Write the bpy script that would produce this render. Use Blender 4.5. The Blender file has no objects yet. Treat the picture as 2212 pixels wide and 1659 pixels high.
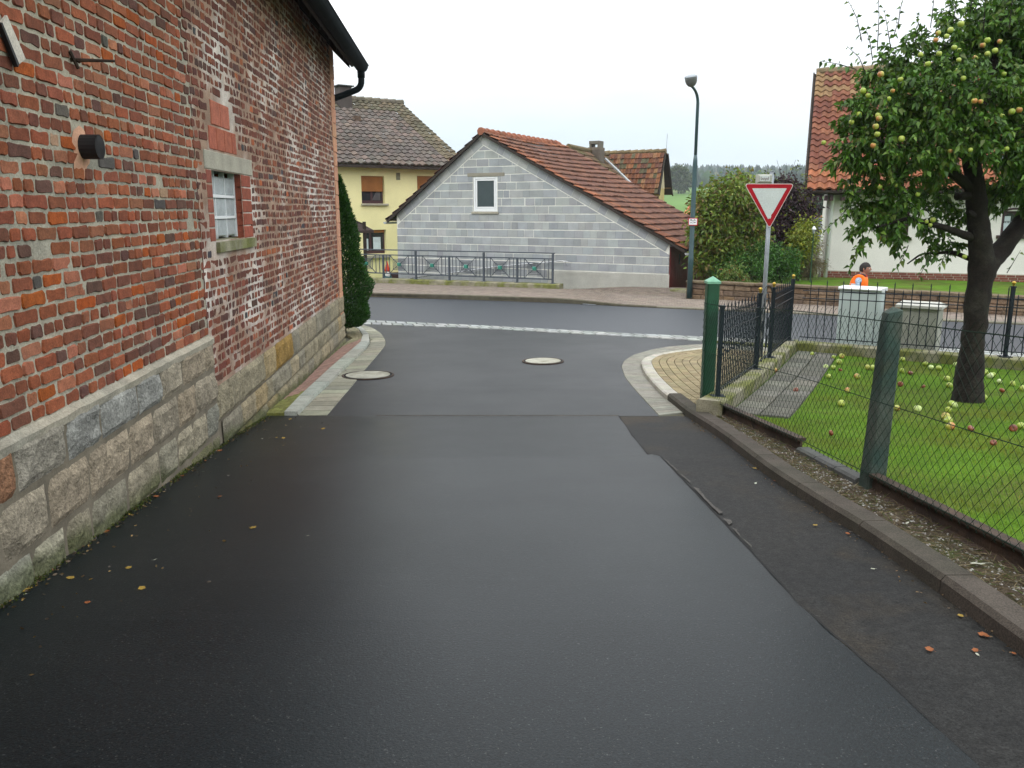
import bpy, bmesh, math, random
import numpy as np
from mathutils import Vector, Matrix, noise as mnoise
from mathutils.geometry import delaunay_2d_cdt
random.seed(7)
RNG = np.random.default_rng(11)
scene = bpy.context.scene
COL = scene.collection
R = math.radians

# ------------------------------------------------------------------ camera
EYE = 1.6
FPX, CX, CY = 1789.0, 1106.0, 829.5          # measured on a 2212 px wide print of the photograph
PITCH = math.atan(375.0 / FPX)
cam_d = bpy.data.cameras.new('camera'); cam_d.sensor_width = 36.0
cam_d.lens = FPX / 2212.0 * 36.0
cam_d.clip_start = 0.05; cam_d.clip_end = 6000
cam = bpy.data.objects.new('camera', cam_d); COL.objects.link(cam)
cam.location = (0, 0, EYE); cam.rotation_euler = (math.pi / 2 - PITCH, 0, 0)
scene.camera = cam

# ------------------------------------------------------------------ sky, sun, exposure
SUN_EL, SUN_AZ = R(50), R(205)               # azimuth clockwise from +Y
world = bpy.data.worlds.new('World'); scene.world = world; world.use_nodes = True
wn = world.node_tree; wn.nodes.clear()
def W(t, **k):
    n = wn.nodes.new(t)
    for a, b in k.items(): setattr(n, a, b)
    return n
sky = W('ShaderNodeTexSky', sky_type='NISHITA', sun_disc=False, sun_elevation=SUN_EL, sun_rotation=SUN_AZ, air_density=1.0, dust_density=2.0)
tc = W('ShaderNodeTexCoord'); sep = W('ShaderNodeSeparateXYZ'); wn.links.new(tc.outputs['Generated'], sep.inputs[0])
mr = W('ShaderNodeMapRange'); mr.inputs['From Min'].default_value = 0.0; mr.inputs['From Max'].default_value = 0.42
wn.links.new(sep.outputs['Z'], mr.inputs['Value'])
ramp = W('ShaderNodeValToRGB')
e = ramp.color_ramp.elements
e[0].position = 0.0; e[0].color = (0.27, 0.325, 0.355, 1)
e[1].position = 1.0; e[1].color = (0.90, 0.92, 0.94, 1)
k = e.new(0.22); k.color = (0.325, 0.365, 0.385, 1)
k = e.new(0.36); k.color = (0.41, 0.425, 0.435, 1)
mp = W('ShaderNodeMapping'); mp.inputs['Scale'].default_value = (1.3, 1.3, 4.0); wn.links.new(tc.outputs['Generated'], mp.inputs[0])
cl = W('ShaderNodeTexNoise'); cl.inputs['Scale'].default_value = 1.6; cl.inputs['Detail'].default_value = 4; wn.links.new(mp.outputs[0], cl.inputs['Vector'])
ad = W('ShaderNodeMath', operation='MULTIPLY_ADD'); ad.inputs[1].default_value = 0.55
wn.links.new(cl.outputs['Fac'], ad.inputs[0])
sb = W('ShaderNodeMath', operation='SUBTRACT'); sb.inputs[1].default_value = 0.27
wn.links.new(mr.outputs[0], sb.inputs[0]); wn.links.new(sb.outputs[0], ad.inputs[2]); wn.links.new(ad.outputs[0], ramp.inputs[0])
sc_ = W('ShaderNodeVectorMath', operation='SCALE'); sc_.inputs['Scale'].default_value = 27.0
wn.links.new(ramp.outputs[0], sc_.inputs[0])
mx = W('ShaderNodeMix', data_type='RGBA'); mx.inputs['Factor'].default_value = 0.9
wn.links.new(sky.outputs[0], mx.inputs['A']); wn.links.new(sc_.outputs[0], mx.inputs['B'])
bg = W('ShaderNodeBackground'); bg.inputs['Strength'].default_value = 0.1
wo = W('ShaderNodeOutputWorld'); wn.links.new(mx.outputs['Result'], bg.inputs[0]); wn.links.new(bg.outputs[0], wo.inputs[0])

sl = bpy.data.lights.new('sun', 'SUN'); sl.energy = 0.7; sl.angle = R(30); sl.color = (1.0, 0.96, 0.9)
so = bpy.data.objects.new('sun', sl); COL.objects.link(so); so.location = (5, -5, 20)
sdir = Vector((math.sin(SUN_AZ) * math.cos(SUN_EL), math.cos(SUN_AZ) * math.cos(SUN_EL), math.sin(SUN_EL)))
so.rotation_euler = sdir.to_track_quat('Z', 'Y').to_euler()
scene.view_settings.view_transform = 'Standard'; scene.view_settings.look = 'None'
scene.view_settings.exposure = 0.15; scene.view_settings.gamma = 1.0
scene.cycles.max_bounces = 6; scene.cycles.diffuse_bounces = 3; scene.cycles.transparent_max_bounces = 8

# ------------------------------------------------------------------ measuring helpers (photo print -> world)
_c, _s = math.cos(PITCH), math.sin(PITCH)
def ray(px, py):
    a = (px - CX) / FPX; b = (CY - py) / FPX
    return Vector((a, _c + b * _s, -_s + b * _c))
O0 = Vector((0, 0, EYE))
Z = Vector((0, 0, 1))
def at_y(px, py, y):
    r = ray(px, py); return O0 + r * (y / r.y)
def at_z(px, py, z):
    r = ray(px, py); return O0 + r * ((z - EYE) / r.z)
def sm(a, b, x):
    t = min(max((x - a) / (b - a), 0.0), 1.0); return t * t * (3 - 2 * t)
GY = [-12, 0, 3.5, 6.4, 8.6, 10.5, 15, 18, 24, 40, 80]
GZ = [.6, .02, -.145, -.35, -.55, -.64, -.74, -.80, -.87, -.97, -1.2]
TA, TB = 0.469, 0.883                         # across / along directions of the cross street
DT = [23.6, 27, 40, 60, 100, 200]; DZ = [0, -.5, -1.6, -3.0, -5.5, -6]
def zg(x, y):
    z = float(np.interp(y, GY, GZ)) + 0.012 * (min(max(x, -25), 25) - 1) * sm(8, 16, y)
    t = TA * x + TB * y; a = TB * x - TA * y
    if t > 23.6:
        z += float(np.interp(t, DT, DZ)) * max(1 - sm(-11.0, -8.6, a), sm(30, 42, t))
    return z
def G(px, py, off=0.0):
    r = ray(px, py); t = 5.0
    for i in range(70):
        p = O0 + r * t
        t = .5 * t + .5 * (zg(p.x, p.y) + off - EYE) / r.z
    return O0 + r * t
def G2(px, py, off=0.0):
    p = G(px, py, off); return Vector((p.x, p.y))
class Wall:
    """a vertical plane: u to the right along it, v = world z, o = out towards the viewer"""
    def __init__(s, p, udir, side=None):
        s.p = Vector((p[0], p[1], 0)); s.u = Vector((udir[0], udir[1], 0)).normalized()
        n = Vector((s.u.y, -s.u.x, 0))
        if n.dot(-s.p) < 0: n = -n
        s.n = n
    def px(s, px, py):
        r = ray(px, py); t = (s.p - O0).dot(s.n) / r.dot(s.n)
        q = O0 + r * t; return ((q - s.p).dot(s.u), q.z)
    def at(s, u, v, o=0.0):
        return s.p + s.u * u + s.n * o + Z * v
    def frame(s): return s.at

# ------------------------------------------------------------------ mesh builder
class MB:
    def __init__(s): s.v = []; s.f = []; s.c = []; s.mi = []; s.col = (1, 1, 1)
    def add(s, vs, fs, col=None, m=0):
        b = len(s.v); col = col or s.col
        s.v.extend([tuple(q) for q in vs]); s.c.extend([col] * len(vs))
        s.f.extend([tuple(i + b for i in f) for f in fs]); s.mi.extend([m] * len(fs))
        return b
    def hexa(s, p, col=None, m=0):           # 8 corners: bottom 0-3 ccw, top 4-7
        s.add(p, [(3, 2, 1, 0), (4, 5, 6, 7), (0, 1, 5, 4), (1, 2, 6, 5), (2, 3, 7, 6), (3, 0, 4, 7)], col, m)
    def box(s, o, ax, ay, az, col=None, m=0):
        o = Vector(o); ax = Vector(ax); ay = Vector(ay); az = Vector(az)
        b = [o, o + ax, o + ax + ay, o + ay]
        s.hexa(b + [q + az for q in b], col, m)
    def fbox(s, F, u0, u1, v0, v1, o0, o1, col=None, m=0):   # box in a wall frame
        p = [F(u0, v0, o0), F(u1, v0, o0), F(u1, v0, o1), F(u0, v0, o1)]
        q = [F(u0, v1, o0), F(u1, v1, o0), F(u1, v1, o1), F(u0, v1, o1)]
        s.hexa(p + q, col, m)
    def bbox(s, F, u0, u1, v0, v1, o0, o1, b=.006, col=None, m=0):  # box with chamfered front face
        p = [F(u0, v0, o0), F(u1, v0, o0), F(u1, v1, o0), F(u0, v1, o0),
             F(u0, v0, o1 - b), F(u1, v0, o1 - b), F(u1, v1, o1 - b), F(u0, v1, o1 - b),
             F(u0 + b, v0 + b, o1), F(u1 - b, v0 + b, o1), F(u1 - b, v1 - b, o1), F(u0 + b, v1 - b, o1)]
        f = [(3, 2, 1, 0), (8, 9, 10, 11)]
        for i in range(4):
            j = (i + 1) % 4
            f += [(i, j, 4 + j, 4 + i), (4 + i, 4 + j, 8 + j, 8 + i)]
        s.add(p, f, col, m)
    def tube(s, path, rad, seg=8, col=None, m=0, cap=True, twist=0.0):
        path = [Vector(p) for p in path]; n = len(path)
        if not hasattr(rad, '__len__'): rad = [rad] * n
        vs = []; ref = None
        for i, p in enumerate(path):
            d = (path[min(i + 1, n - 1)] - path[max(i - 1, 0)])
            d = d.normalized() if d.length > 1e-9 else Z.copy()
            if ref is None:
                ref = d.cross(Vector((0.31, 0.9, 0.2))).normalized()
            ref = (ref - d * ref.dot(d)).normalized(); bi = d.cross(ref)
            for k in range(seg):
                a = 2 * math.pi * k / seg + twist
                vs.append(p + (ref * math.cos(a) + bi * math.sin(a)) * rad[i])
        fs = []
        for i in range(n - 1):
            for k in range(seg):
                k2 = (k + 1) % seg
                fs.append((i * seg + k, i * seg + k2, (i + 1) * seg + k2, (i + 1) * seg + k))
        if cap:
            fs.append(tuple(range(seg - 1, -1, -1))); fs.append(tuple((n - 1) * seg + k for k in range(seg)))
        s.add(vs, fs, col, m)
    def lathe(s, c, prof, seg=20, col=None, m=0, axis=None):
        c = Vector(c); ax = Vector(axis).normalized() if axis is not None else Z.copy()
        a1 = ax.orthogonal().normalized(); a2 = ax.cross(a1)
        vs = []; fs = []
        for r_, h in prof:
            for k in range(seg):
                a = 2 * math.pi * k / seg
                vs.append(c + (a1 * math.cos(a) + a2 * math.sin(a)) * r_ + ax * h)
        for i in range(len(prof) - 1):
            for k in range(seg):
                k2 = (k + 1) % seg
                fs.append((i * seg + k, i * seg + k2, (i + 1) * seg + k2, (i + 1) * seg + k))
        if prof[0][0] > 1e-4: fs.append(tuple(range(seg - 1, -1, -1)))
        if prof[-1][0] > 1e-4: fs.append(tuple((len(prof) - 1) * seg + k for k in range(seg)))
        s.add(vs, fs, col, m)
    def ball(s, c, r, col=None, m=0, n=8, sc=(1, 1, 1)):
        c = Vector(c); vs = []; fs = []; seg = n * 2
        for i in range(n + 1):
            t = math.pi * i / n
            for k in range(seg):
                a = 2 * math.pi * k / seg
                vs.append(c + Vector((r * sc[0] * math.sin(t) * math.cos(a), r * sc[1] * math.sin(t) * math.sin(a), r * sc[2] * math.cos(t))))
        for i in range(n):
            for k in range(seg):
                fs.append((i * seg + k, (i + 1) * seg + k, (i + 1) * seg + (k + 1) % seg, i * seg + (k + 1) % seg))
        s.add(vs, fs, col, m)
    def build(s, name, mats, parent=None, smooth=False):
        me = bpy.data.meshes.new(name)
        me.from_pydata(s.v, [], s.f)
        mats = mats if isinstance(mats, (list, tuple)) else [mats]
        for mt in mats: me.materials.append(mt)
        if len(mats) > 1: me.polygons.foreach_set('material_index', s.mi)
        at = me.color_attributes.new('Col', 'FLOAT_COLOR', 'POINT')
        c = np.ones((len(s.v), 4), dtype=np.float32)
        if len(s.v): c[:, :3] = np.array(s.c, dtype=np.float32)
        at.data.foreach_set('color', c.ravel())
        if smooth: me.polygons.foreach_set('use_smooth', [True] * len(me.polygons))
        me.update()
        return link(name, me, parent)
def wloc(o):
    l = Vector((0, 0, 0))
    while o is not None: l += o.location; o = o.parent
    return l
def link(name, me, parent=None):
    o = bpy.data.objects.new(name, me); COL.objects.link(o)
    if parent is not None:
        o.parent = parent; o.location = -wloc(parent)
    return o
def empty(name, loc):
    o = bpy.data.objects.new(name, None); COL.objects.link(o); o.location = Vector(loc); o.empty_display_size = .2
    return o
def tag(o, label=None, cat=None, group=None, kind=None):
    if label: o['label'] = label
    if cat: o['category'] = cat
    if group: o['group'] = group
    if kind: o['kind'] = kind
    return o
def thing(name, loc, label, cat, group=None): return tag(empty(name, loc), label, cat, group)
def structure(o): o['kind'] = 'structure'; return o
def arr_mesh(name, V_, F_, C_, mat, parent=None, smooth=False):
    """numpy mesh: V_ (n,3), F_ (m,k) all faces with k corners, C_ (n,3)"""
    me = bpy.data.meshes.new(name); n = len(V_); m, k = F_.shape
    me.vertices.add(n); me.vertices.foreach_set('co', np.ascontiguousarray(V_, dtype=np.float32).ravel())
    me.loops.add(m * k); me.loops.foreach_set('vertex_index', np.ascontiguousarray(F_, dtype=np.int32).ravel())
    me.polygons.add(m); me.polygons.foreach_set('loop_start', np.arange(0, m * k, k, dtype=np.int32))
    me.materials.append(mat)
    at = me.color_attributes.new('Col', 'FLOAT_COLOR', 'POINT')
    c = np.ones((n, 4), dtype=np.float32); c[:, :3] = C_; at.data.foreach_set('color', c.ravel())
    me.update(calc_edges=True); me.validate()
    if smooth: me.polygons.foreach_set('use_smooth', [True] * len(me.polygons))
    return link(name, me, parent)

# ------------------------------------------------------------------ materials
def mat(name, col=(.5, .5, .5), rough=.8, var=.2, scale=4.0, detail=5, col2=None, thr=(.45, .65), scale2=1.5, fine=.1, fscale=60.0,
        bump=.2, bdist=.01, bscale=60.0, spec=.35, attr=False, metal=0.0, trans=0.0, col3=None, thr3=(.5, .7), scale3=.6, rvar=0.0):
    m = bpy.data.materials.new(name); m.use_nodes = True; nt = m.node_tree; N = nt.nodes; L = nt.links
    p = N['Principled BSDF']; p.inputs['Roughness'].default_value = rough; p.inputs['Metallic'].default_value = metal
    p.inputs['Specular IOR Level'].default_value = spec
    g = N.new('ShaderNodeNewGeometry'); pos = g.outputs['Position']
    def noise(sc, det=4, rg=.55):
        n = N.new('ShaderNodeTexNoise'); n.inputs['Scale'].default_value = sc; n.inputs['Detail'].default_value = det; n.inputs['Roughness'].default_value = rg
        L.new(pos, n.inputs['Vector']); return n.outputs['Fac']
    def mrange(v, a, b, c, d):
        r_ = N.new('ShaderNodeMapRange'); L.new(v, r_.inputs['Value'])
        for i, q in zip(('From Min', 'From Max', 'To Min', 'To Max'), (a, b, c, d)): r_.inputs[i].default_value = q
        return r_.outputs['Result']
    def mix(f, a, b, bt='MIX'):
        x = N.new('ShaderNodeMix'); x.data_type = 'RGBA'; x.blend_type = bt
        if isinstance(f, float): x.inputs['Factor'].default_value = f
        else: L.new(f, x.inputs['Factor'])
        for s_, q in (('A', a), ('B', b)):
            if isinstance(q, tuple): x.inputs[s_].default_value = (q[0], q[1], q[2], 1)
            else: L.new(q, x.inputs[s_])
        return x.outputs['Result']
    out = (col[0], col[1], col[2])
    if col2 is not None: out = mix(mrange(noise(scale2, 5), thr[0], thr[1], 0, 1), out, col2)
    if col3 is not None: out = mix(mrange(noise(scale3, 6), thr3[0], thr3[1], 0, 1), out, col3)
    if attr:
        a = N.new('ShaderNodeAttribute'); a.attribute_name = 'Col'
        out = mix(1.0, out, a.outputs['Color'], 'MULTIPLY')
    if var: 
        v = mrange(noise(scale, detail), .3, .7, 1 - var, 1 + var)
        sc = N.new('ShaderNodeVectorMath'); sc.operation = 'SCALE'
        if isinstance(out, tuple): sc.inputs[0].default_value = out
        else: L.new(out, sc.inputs[0])
        L.new(v, sc.inputs['Scale']); out = sc.outputs[0]
    if fine:
        v = mrange(noise(fscale, 3, .7), .3, .7, 1 - fine, 1 + fine)
        sc = N.new('ShaderNodeVectorMath'); sc.operation = 'SCALE'
        if isinstance(out, tuple): sc.inputs[0].default_value = out
        else: L.new(out, sc.inputs[0])
        L.new(v, sc.inputs['Scale']); out = sc.outputs[0]
    if isinstance(out, tuple): p.inputs['Base Color'].default_value = (*out, 1)
    else: L.new(out, p.inputs['Base Color'])
    if rvar: L.new(mrange(noise(.9, 5), .35, .65, rough - rvar, rough + rvar), p.inputs['Roughness'])
    if bump:
        b = N.new('ShaderNodeBump'); b.inputs['Strength'].default_value = bump; b.inputs['Distance'].default_value = bdist
        L.new(noise(bscale, 5, .65), b.inputs['Height']); L.new(b.outputs[0], p.inputs['Normal'])
    if trans:
        t = N.new('ShaderNodeBsdfTranslucent'); ms = N.new('ShaderNodeMixShader'); ms.inputs[0].default_value = trans
        if isinstance(out, tuple): t.inputs['Color'].default_value = (*out, 1)
        else: L.new(out, t.inputs['Color'])
        L.new(p.outputs[0], ms.inputs[1]); L.new(t.outputs[0], ms.inputs[2]); L.new(ms.outputs[0], N['Material Output'].inputs['Surface'])
    return m

# ------------------------------------------------------------------ surface helpers
def inpoly(pts, poly):
    x, y = pts[:, 0], pts[:, 1]; ins = np.zeros(len(pts), bool); n = len(poly)
    for i in range(n):
        x1, y1 = poly[i]; x2, y2 = poly[(i + 1) % n]
        c = ((y1 > y) != (y2 > y)); xi = (x2 - x1) * (y - y1) / ((y2 - y1) if abs(y2 - y1) > 1e-12 else 1e-12) + x1
        ins ^= c & (x < xi)
    return ins
def densify(poly, step, closed=True):
    out = []; n = len(poly)
    for i in range(n if closed else n - 1):
        a = Vector(poly[i][:2]); b = Vector(poly[(i + 1) % n][:2]); k = max(1, int((b - a).length / step))
        for j in range(k): out.append(a + (b - a) * (j / k))
    if not closed: out.append(Vector(poly[-1][:2]))
    return out
def drape(name, poly, off, m, step=.5, skirt=.06, zf=None, parent=None):
    """a sheet that follows the ground, with a small skirt at its edge"""
    zf = zf or zg
    edge = densify(poly, step); P2 = [(q.x, q.y) for q in edge]; xs = [q[0] for q in P2]; ys = [q[1] for q in P2]
    gx, gy = np.meshgrid(np.arange(min(xs) + .13, max(xs), step), np.arange(min(ys) + .17, max(ys), step))
    g = np.stack([gx.ravel(), gy.ravel()], 1); g = g[inpoly(g, P2)]
    ea = np.array(P2)
    if len(g): 
        d = np.full(len(g), 9.)
        for q in ea: d = np.minimum(d, np.hypot(g[:, 0] - q[0], g[:, 1] - q[1]))
        g = g[d > step * .3]
    pts = [Vector(q) for q in P2] + [Vector((q[0], q[1])) for q in g]
    n = len(P2)
    vo, eo, fo, *_ = delaunay_2d_cdt(pts, [(i, (i + 1) % n) for i in range(n)], [], 1, 1e-5)
    mb = MB(); V3 = [(q.x, q.y, zf(q.x, q.y) + off) for q in vo]
    fs = []
    for f in fo:
        a, b, c = [vo[i] for i in f[:3]]
        fs.append(tuple(f) if (b - a).cross(c - a) > 0 else tuple(reversed(f)))
    mb.add(V3, fs)
    if skirt:
        ps = [(q[0], q[1], zf(q[0], q[1]) + off) for q in P2]; n = len(ps)
        mb.add(ps + [(q[0], q[1], q[2] - skirt) for q in ps], [(i, n + i, n + (i + 1) % n, (i + 1) % n) for i in range(n)])
    return mb.build(name, m, parent, smooth=False)
def resample(poly, n):
    P_ = [Vector(q) for q in poly]; d = [0]
    for a, b in zip(P_, P_[1:]): d.append(d[-1] + (b - a).length)
    out = []
    for i in range(n):
        t = d[-1] * i / (n - 1); k = 0
        while k < len(d) - 2 and d[k + 1] < t: k += 1
        f = (t - d[k]) / max(d[k + 1] - d[k], 1e-9); out.append(P_[k].lerp(P_[k + 1], f))
    return out
def smooth_line(poly, n, it=3):
    p = resample(poly, n)
    for _ in range(it):
        p = [p[0]] + [(p[i - 1] + p[i] * 2 + p[i + 1]) / 4 for i in range(1, n - 1)] + [p[-1]]
    return p
def plen(p): return sum((b - a).length for a, b in zip(p, p[1:]))
def offset_line(p, d):
    out = []
    for i, q in enumerate(p):
        t = (p[min(i + 1, len(p) - 1)] - p[max(i - 1, 0)]).normalized(); out.append(q + Vector((t.y, -t.x)) * d)   # d>0 to the right of travel
    return out
def paver(mb, c4, off, h, b, col, zf=None):
    """one slab: four xy corners (ccw), chamfered top"""
    zf = zf or zg
    cc = sum(c4, Vector((0, 0))) / 4
    top = [q.lerp(cc, min(.45, b / max((q - cc).length, 1e-4))) for q in c4]
    v = [(q.x, q.y, zf(q.x, q.y) + off) for q in c4] + [(q.x, q.y, zf(q.x, q.y) + off + h) for q in top]
    a = (c4[1] - c4[0]).cross(c4[2] - c4[1])
    f = [(4, 5, 6, 7)] + [(i, (i + 1) % 4, 4 + (i + 1) % 4, 4 + i) for i in range(4)]
    if a < 0: f = [tuple(reversed(q)) for q in f]
    mb.add(v, f, col)
def ruled(mb, A, B, nu, nv, gap, off, h, colf, stagger=.5, bev=.006):
    """stones laid in nv rows between polylines A and B"""
    n = 400; A = resample(A, n); B = resample(B, n)
    def pt(s, t):
        x = min(max(s, 0), 1) * (n - 1); i = min(int(x), n - 2); f = x - i
        return A[i].lerp(A[i + 1], f).lerp(B[i].lerp(B[i + 1], f), t)
    L_ = plen(A); Wd = (A[0] - B[0]).length * .5 + (A[-1] - B[-1]).length * .5
    gs = gap / max(L_, .01); gt = gap / max(Wd, .01)
    for j in range(nv):
        o = (stagger * (j % 2)) / nu
        for i in range(-1, nu):
            s0, s1 = i / nu + o + gs * .5, (i + 1) / nu + o - gs * .5
            s0, s1 = max(s0, 0), min(s1, 1)
            if s1 - s0 < .15 / nu: continue
            t0, t1 = j / nv + gt * .5 * (nv > 1), (j + 1) / nv - gt * .5 * (nv > 1)
            paver(mb, [pt(s0, t0), pt(s1, t0), pt(s1, t1), pt(s0, t1)], off, h, bev, colf(i, j))
def jit(c, a=.12, h=.03):
    f = 1 + random.uniform(-a, a); return tuple(max(0.003, q * f * (1 + random.uniform(-h, h))) for q in c)
def srgb(r, g, b):
    return tuple((q / 255 / 12.92 if q / 255 <= .04045 else ((q / 255 + .055) / 1.055) ** 2.4) for q in (r, g, b))
def rect_hole(mb, F, u0, u1, v0, v1, o, holes, step=None, col=None):
    """a wall face with rectangular openings, as a grid cut at the openings' edges"""
    us = sorted({u0, u1, *[h[i] for h in holes for i in (0, 1)]}); vs = sorted({v0, v1, *[h[i] for h in holes for i in (2, 3)]})
    for a, b in zip(us, us[1:]):
        for c, d in zip(vs, vs[1:]):
            mu, mv = (a + b) / 2, (c + d) / 2
            if any(h[0] < mu < h[1] and h[2] < mv < h[3] for h in holes): continue
            mb.add([F(a, c, o), F(b, c, o), F(b, d, o), F(a, d, o)], [(0, 1, 2, 3)], col)
def leaves(name, P_, D_, L_, Wd, C_, m, parent=None, fold=.25, droop=.15):
    """leaf blades: position, direction (unit), length, width, colour arrays -> one mesh of folded blades"""
    n = len(P_); up = RNG.normal(size=(n, 3)); up[:, 2] += .8
    sx = np.cross(D_, up); sx /= np.linalg.norm(sx, axis=1)[:, None] + 1e-9
    nn = np.cross(sx, D_)
    L_ = np.broadcast_to(np.asarray(L_, float), (n,))[:, None]; Wd = np.broadcast_to(np.asarray(Wd, float), (n,))[:, None]
    base = P_; tip = P_ + D_ * L_ - np.array([0, 0, 1]) * L_ * droop
    a = P_ + D_ * L_ * .45 + sx * Wd * .5 + nn * Wd * fold; b = P_ + D_ * L_ * .45 - sx * Wd * .5 + nn * Wd * fold
    V_ = np.stack([base, a, tip, b], 1).reshape(-1, 3)
    i0 = np.arange(n)[:, None] * 4
    F_ = np.concatenate([i0 + np.array([[0, 1, 2]]), i0 + np.array([[0, 2, 3]])], 0)
    return arr_mesh(name, V_, F_, np.repeat(C_, 4, 0), m, parent)
def unit(a): return a / (np.linalg.norm(a, axis=1)[:, None] + 1e-9)
def palette(n, cols, wts=None, var=.2):
    cols = np.array(cols); w = np.array(wts, float) if wts else np.ones(len(cols)); w /= w.sum()
    c = cols[RNG.choice(len(cols), n, p=w)]
    return np.clip(c * (1 + RNG.uniform(-var, var, (n, 1))), .002, 1)
def cloud(blobs, n, clump=.12, per=14, shell=.55):
    """points in soft clumps spread over a set of ellipsoids (centre, radii)"""
    vol = np.array([b[1][0] * b[1][1] * b[1][2] for b in blobs]) ** .75; vol /= vol.sum()
    k = max(1, n // per); bi = RNG.choice(len(blobs), k, p=vol)
    d = unit(RNG.normal(size=(k, 3))); r = RNG.uniform(0, 1, (k, 1)) ** shell
    cc = np.array([blobs[i][0] for i in bi]) + d * r * np.array([blobs[i][1] for i in bi])
    idx = np.repeat(np.arange(k), per)[:n]
    if len(idx) < n: idx = np.concatenate([idx, RNG.integers(0, k, n - len(idx))])
    return cc[idx] + RNG.normal(size=(n, 3)) * clump, d[idx]
def tiles(mb, P0, U, S, nu, ns, tw, th, amp, colf, skip=None, lift=.03, kx=6, sag=None, prof=None):
    """roof tiles from the eave corner P0: U along the eave, S up the slope"""
    P0 = Vector(P0); U = Vector(U).normalized(); S = Vector(S).normalized(); Nn = U.cross(S).normalized()
    if Nn.z < 0: Nn = -Nn
    prof = prof or (lambda t: math.sin(2 * math.pi * t) * .5 + .5)
    for j in range(ns):
        for i in range(nu):
            if skip and skip((i + .5) * tw, (j + .5) * th): continue
            dx = random.uniform(-.004, .004); dl = random.uniform(-.3, .3) * lift
            vs = []
            for (s_, l) in ((0, lift + dl), (th * 1.04, .002)):
                for q in range(kx):
                    t = q / (kx - 1); u = i * tw + t * tw + dx; s0 = j * th + s_
                    g = sag(u, s0) if sag else 0
                    vs.append(P0 + U * u + S * s0 + Nn * (l + amp * prof(t) + g))
            for q in range(kx):
                vs.append(vs[q] - Nn * (lift * .9 + amp * .3))
            f = [(q, q + 1, kx + q + 1, kx + q) for q in range(kx - 1)] + [(2 * kx + q, 2 * kx + q + 1, q + 1, q) for q in range(kx - 1)]
            mb.add(vs, f, colf(i, j))
# ------------------------------------------------------------------ material set
M = {}
M['asphalt'] = mat('asphalt', (.0068, .0102, .0120), rough=.33, var=.16, scale=70, detail=6, col2=(.0098, .0128, .0142), scale2=.9, fine=.8, fscale=130, bump=.38, bdist=.003, bscale=110, spec=.15, col3=(.055, .057, .056), scale3=105, thr3=(.63, .69), rvar=.03)
M['asphalt_new'] = mat('asphalt_new', (.0110, .0142, .0160), rough=.42, var=.16, scale=60, detail=6, col2=(.0165, .019, .021), scale2=.8, fine=.7, fscale=120, bump=.5, bdist=.003, bscale=100, spec=.17, col3=(.05, .051, .05), scale3=90, thr3=(.63, .69), rvar=.03)
M['asphalt_old'] = mat('asphalt_old', (.0175, .0175, .0165), rough=.7, var=.35, scale=24, detail=6, col2=(.0125, .0130, .0130), scale2=1.1, fine=.8, fscale=110, bump=.8, bdist=.005, bscale=90, spec=.18, col3=(.030, .023, .014), scale3=1.3, thr3=(.52, .68))
M['main_road'] = mat('main_road', (.030, .036, .044), rough=.5, var=.14, scale=14, fine=.4, fscale=90, bump=.4, bdist=.003, bscale=140, spec=.28)
M['crack'] = mat('crack', (.012, .012, .012), rough=.95, var=.2, bump=0)
M['worn'] = mat('worn', (.062, .058, .052), rough=.9, var=.35, scale=9, fine=.6, fscale=120, bump=.4, bdist=.004, bscale=120)
M['earth'] = mat('earth', (.06, .047, .032), rough=1, var=.35, scale=7, col2=(.045, .05, .02), scale2=3, fine=.5, fscale=90, bump=.8, bdist=.012, bscale=70, spec=.1)
M['field'] = mat('field', (.09, .17, .035), rough=1, var=.15, scale=.02, fine=.15, fscale=.4, bump=0, col2=(.14, .12, .06), scale2=.004, thr=(.56, .6), spec=.1)
M['brick'] = mat('brick', (1, 1, 1), rough=.9, attr=True, var=.22, scale=16, fine=.28, fscale=95, bump=.7, bdist=.006, bscale=75, spec=.2)
M['mortar'] = mat('mortar', (.36, .33, .26), rough=.95, var=.22, scale=5, col2=(.26, .25, .205), scale2=1.3, fine=.25, fscale=80, bump=.8, bdist=.008, bscale=60, spec=.15)
M['mortar_pale'] = mat('mortar_pale', (.30, .205, .15), rough=.95, var=.3, scale=4, col2=(.54, .49, .44), scale2=1.1, thr=(.47, .62), fine=.25, fscale=80, bump=.8, bdist=.008, bscale=60, spec=.15)
M['sandstone'] = mat('sandstone', (1, 1, 1), rough=.95, attr=True, var=.28, scale=9, fine=.4, fscale=60, bump=1.0, bdist=.03, bscale=30, spec=.2)
M['concrete'] = mat('concrete', (.33, .31, .25), rough=.9, var=.15, scale=5, fine=.2, fscale=80, bump=.4, bdist=.004, bscale=80)
M['stone_attr'] = mat('stone_attr', (1, 1, 1), rough=.9, attr=True, var=.18, scale=7, fine=.28, fscale=90, bump=.5, bdist=.004, bscale=90, spec=.25)
M['kerb_brown'] = mat('kerb_brown', (.062, .052, .042), rough=.9, var=.22, scale=5, col2=(.046, .043, .031), scale2=1.2, fine=.5, fscale=120, bump=.7, bdist=.004, bscale=110, spec=.25)
M['joint'] = mat('joint', (.075, .07, .045), rough=1, var=.3, scale=8, fine=.4, fscale=80, bump=.4)
M['block'] = mat('block', (1, 1, 1), rough=.95, attr=True, var=.10, scale=3, fine=.12, fscale=60, bump=.5, bdist=.004, bscale=60, spec=.15)
M['plinth_paint'] = mat('plinth_paint', (.60, .60, .53), rough=.85, var=.1, scale=2.5, col2=(.48, .48, .41), scale2=1.2, fine=.08, bump=.25, bscale=40)
M['tile_attr'] = mat('tile_attr', (1, 1, 1), rough=.88, attr=True, var=.22, scale=5, fine=.3, fscale=40, bump=.35, bdist=.006, bscale=50, spec=.2)
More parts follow.
